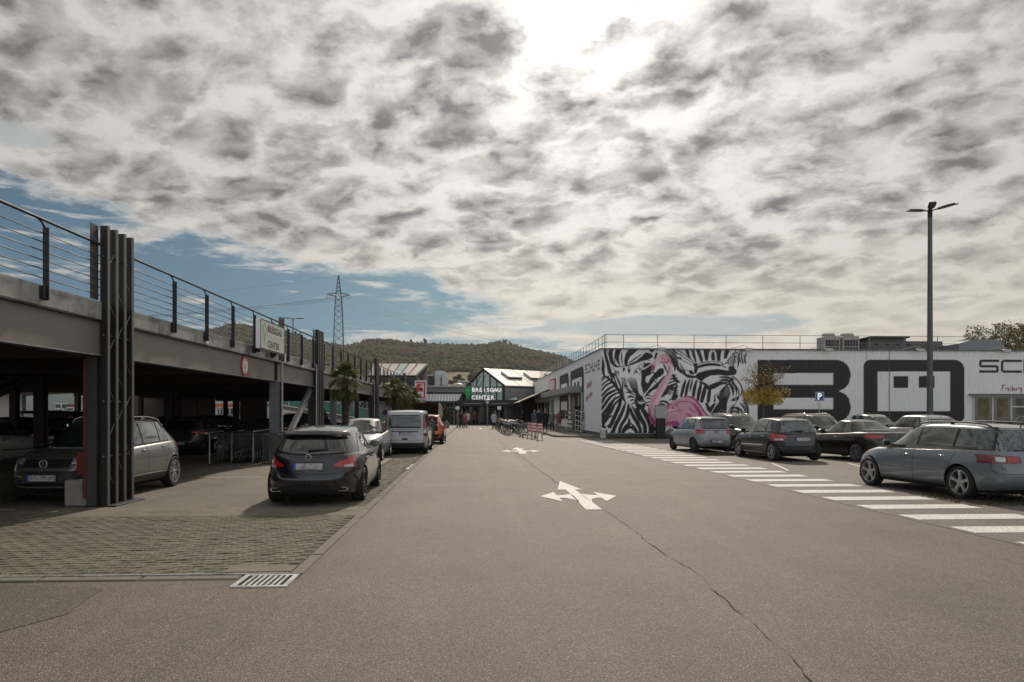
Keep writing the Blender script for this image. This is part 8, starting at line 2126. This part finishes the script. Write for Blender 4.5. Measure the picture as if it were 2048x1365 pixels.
for i, (px, Y, c, lab) in enumerate(bikes):
    x, _ = at_y(px, Y); rz_ = R(195) + random.uniform(-.25, .25)
    if i == 0: bm0.location = (x, Y, 0); bm0.rotation_euler = (R(4), 0, rz_); continue
    b = dup(bm0, None, (x, Y, 0), rz_, lab); b.rotation_euler = (R(random.uniform(-8, 8)), 0, rz_)
    if c: recolor(b, bpaints[c], M_bikeblack)

# ------------------------------------------------------------------ shopping trolleys
M_wire = plain('trolley_wire', (.15, .15, .15), .5, .5); M_handle = plain('trolley_handle', (.04, .035, .035), .5)
def trolley(label, loc, rz, group='shopping trolleys nested in the bay', hmat=None):
    t = thing('shopping_trolley', label, 'shopping trolley', loc, rz, group)
    b = MB(); x0, x1 = -.40, .42
    def rect(z, sh): k = (z - .45) / .5; a = x0 + .02 * (1 - k); c = x1 - .10 * (1 - k); w = .20 + .07 * k; return [(a, -w, z), (c, -w * .85, z), (c, w * .85, z), (a, w, z)]
    for z in (.45, .62, .78, .95): q = rect(z, 0); b.tube(q + [q[0]], .006 if z < .95 else .010, 4)
    lo_, hi_ = rect(.45, 0), rect(.95, 0)
    for s in range(4):
        for k in range(7):
            u = k / 7; a = Vector(lo_[s]).lerp(Vector(lo_[(s + 1) % 4]), u); c = Vector(hi_[s]).lerp(Vector(hi_[(s + 1) % 4]), u); b.tube([a, c], .004, 3, cap=False)
    for k in range(5): w = -.18 + .09 * k; b.tube([(x0 + .02, w, .45), (x1 - .10, w * .85, .45)], .004, 3, cap=False)
    b.build('basket', M_wire, t)
    f = MB()
    for s in (-1, 1): f.tube([(-.48, s * .26, 1.02), (-.42, s * .25, .90), (-.36, s * .22, .40), (-.40, s * .24, .16)], .012, 6); f.tube([(-.40, s * .24, .16), (.42, s * .15, .16)], .012, 6); f.tube([(-.36, s * .22, .42), (.15, s * .19, .18)], .010, 5)
    f.tube([(.42, -.15, .16), (.42, .15, .16)], .012, 6); f.build('frame', M_wire, t)
    MB().tube([(-.49, -.27, 1.02), (-.49, .27, 1.02)], .018, 8).build('handle', hmat or M_handle, t)
    for x in (-.40, .40):
        for s in (-1, 1): MB().lathe([(0, -.015), (.06, -.015), (.06, .015), (0, .015)], 12, (x, s * (.24 if x < 0 else .15), .06), 'y').build('castor', M_black, t); MB().tube([(x, s * (.24 if x < 0 else .15), .06), (x, s * (.24 if x < 0 else .15), .16)], .01, 4).build('castor_fork', M_wire, t)
    return t
def corral_pt(px, Y): return at_y(px, Y)[0]
tr0 = None; labs = ['leftmost trolley row in the bay, first trolley', 'middle trolley row in the bay, first trolley', 'right trolley row in the bay, first trolley']
rows_ = [(456, 24.6, 6), (500, 24.6, 8), (545, 24.2, 9)]
for r_, (px, Y, n) in enumerate(rows_):
    x = corral_pt(px, Y)
    for k in range(n):
        lab = labs[r_] if k == 0 else None
        if tr0 is None: tr0 = trolley(labs[0], (x, Y, 0), R(95)); continue
        c = dup(tr0, None, (x + (0.02 * k), Y + .24 * k, 0), R(95)); 
        c['label'] = lab or ['trolley nested in the leftmost row of the bay behind the first one', 'trolley nested in the middle row of the bay behind the first one', 'trolley nested in the right-hand row of the bay behind the first one'][r_]
# tubular rails of the trolley bay
def hoop(p0, p1, h, label, mids=1):
    t = thing('bay_rail', label, 'rail', (0, 0, 0), 0, 'tubular rails of the trolley bay'); a, b = Vector((*p0, 0)), Vector((*p1, 0)); u = Vector((0, 0, h))
    MB().tube([a, a + u * .97, a + u + (b - a).normalized() * .04, b + u - (b - a).normalized() * .04, b + u * .97, b], .022, 8).build('frame_tube', M_railb, t, smooth=60)
    MB().tube([a + u * .28, b + u * .28], .016, 6).build('low_bar', M_railb, t)
    for k in range(1, mids + 1): m_ = a.lerp(b, k / (mids + 1)); MB().tube([m_, m_ + u], .018, 6).build('upright', M_railb, t)
M_railb = plain('rail_galvanised_light', (.42, .40, .37), .4, .6, .15, 6)
GG = lambda px, py: G(px, py)
hoop(GG(419, 927.5), GG(446, 917), 1.0, 'leftmost tubular rail of the trolley bay', 0); hoop(GG(463.5, 927), GG(487, 916), 1.02, 'second tubular rail from the left in the trolley bay', 0)
hoop(GG(506, 927), GG(548, 912), 1.05, 'third tubular rail, longest, in the trolley bay', 1); hoop(GG(549, 915), GG(590, 904), 1.05, 'rail of the trolley bay partly behind the black estate', 1)
# loose trolleys by the bicycles and the people
for i, (px, Y, rz_, lab) in enumerate(((1058, 46.2, R(180), 'low empty trolley standing beside the bicycles'), (1052, 47.4, R(175), 'second trolley behind the low empty one'), (917, 76.2, T_, 'trolley pushed by the person in the red top'), (930.5, 73.2, T_, 'trolley pushed by the person in salmon red clothes'), (988.5, 70.2, N_, 'trolley pushed by the woman in the pale blue jacket'))):
    x, _ = at_y(px, Y); c = dup(tr0, None, (x, Y, 0), rz_, lab); c['group'] = 'trolleys in use near the entrance'
# red and white barrier boards
M_rw = None
def rw_mat():
    m, g, b = newmat('red_white_bands'); P = g.n('ShaderNodeTexCoord').outputs['Object']; z = g.n('ShaderNodeSeparateXYZ', {0: P}).outputs[2]
    f = g.m('GREATER_THAN', g.m('FRACT', g.m('MULTIPLY', z, 5.6)), .5); lk(g, g.mix(f, (.62, .60, .58), (.42, .02, .02)), b, 'Base Color'); b.inputs['Roughness'].default_value = .4; return m
M_rw = rw_mat()
br = thing('barrier_board', 'red and white barrier board nearest the road beside the trolleys', 'barrier', (0, 0, 0), 0, 'red and white barrier boards')
MB().cbox(-.15, .15, -.02, .02, .42, 1.02, .01).build('board', M_rw, br)
for s in (-1, 1): MB().tube([(s * .10, 0, .41), (s * .16, 0, .02)], .035, 8).build('leg', M_railb, br); MB().cbox(s * .16 - .07, s * .16 + .07, -.12, .12, 0, .04, .01).build('foot', M_railb, br)
x, _ = at_y(1078.5, 43.0); br.location = (x, 42.6, 0)
for px, Y, lab in ((1068, 44.4, 'middle red and white barrier board beside the trolleys'), (1059.5, 46.0, 'farthest red and white barrier board beside the trolleys')): c = dup(br, None, (at_y(px, Y)[0], Y, 0), .1, lab)
# shoe racks on castors by the shop door
def shoe_rack(px, Y, lab, rz_):
    x, _ = at_y(px, Y); t = thing('shoe_rack', lab, 'shoe rack', (x, Y, .11), rz_, 'shoe racks by the shop door')
    for xx in (-.30, .30):
        for yy in (-.22, .22): MB().tube([(xx, yy, .1), (xx, yy, 1.75)], .018, 5).build('post', M_white, t); MB().lathe([(0, -.015), (.05, -.015), (.05, .015), (0, .015)], 10, (xx, yy, .05), 'y').build('castor', M_black, t)
    for k in range(5):
        z = .18 + k * .36; sh_ = MB().prism([(-.32, -.28, z - .05), (-.32, .24, z + .05), (-.32, .24, z + .075), (-.32, -.28, z - .025)], 0, (.64, 0, 0)).build('shelf', M_white, t)
        for q in range(4):
            c_ = (-.23 + q * .155, -.04, z + .04); m = MB(); bm = bmesh.new(); bmesh.ops.create_uvsphere(bm, u_segments=8, v_segments=6, radius=1)
            m.add([(c_[0] + v.co.x * .05, c_[1] + v.co.y * .14, c_[2] + v.co.z * .045 * (1.4 if v.co.y > .2 else .9) + .02) for v in bm.verts], [[v.index for v in f.verts] for f in bm.faces]); bm.free()
            m.build('shoe', [M_black, cloth('brown', (.10, .065, .04)), M_black, cloth('navy', (.02, .022, .035))][(k + q) % 4], sh_)
shoe_rack(1159, 52.5, 'shoe rack nearest the mural corner by the shop door', R(60)); shoe_rack(1139, 57.0, 'shoe rack farther along, left of the shop door', R(60))
x, _ = at_y(1149, 54.5); tag(MB().cbox(x, x + .55, 54.5, 54.9, 1.02, 2.1, .02).build('dark_display_panel', M_black, None), 'dark display panel standing in the shop doorway above the racks', 'display panel')

# ------------------------------------------------------------------ air between here and the hills
hz_ = MB().box(-2700, 2700, -60, 2700, -1.2, 330).build('haze', None)
hz_.data.materials.clear()
hmz = bpy.data.materials.new('haze_air'); hmz.use_nodes = True; hmz.node_tree.nodes.clear()
hg = NT(hmz.node_tree); pv_ = hg.n('ShaderNodeVolumePrincipled', {'Color': (.92, .94, .96, 1), 'Density': .00005, 'Anisotropy': .2}); hg.n('ShaderNodeOutputMaterial', {'Volume': pv_.outputs[0]})
hz_.data.materials.append(hmz); tag(hz_, kind='stuff')

for o in list(bpy.data.objects):
    if o.type == 'MESH' and o.parent is None and 'kind' not in o and 'category' not in o: print('UNTAGGED', o.name)
print('OBJECTS', len(bpy.data.objects), 'TRIS', sum(len(o.data.loop_triangles) if o.data.loop_triangles else sum(p.loop_total - 2 for p in o.data.polygons) for o in bpy.data.objects if o.type == 'MESH'))
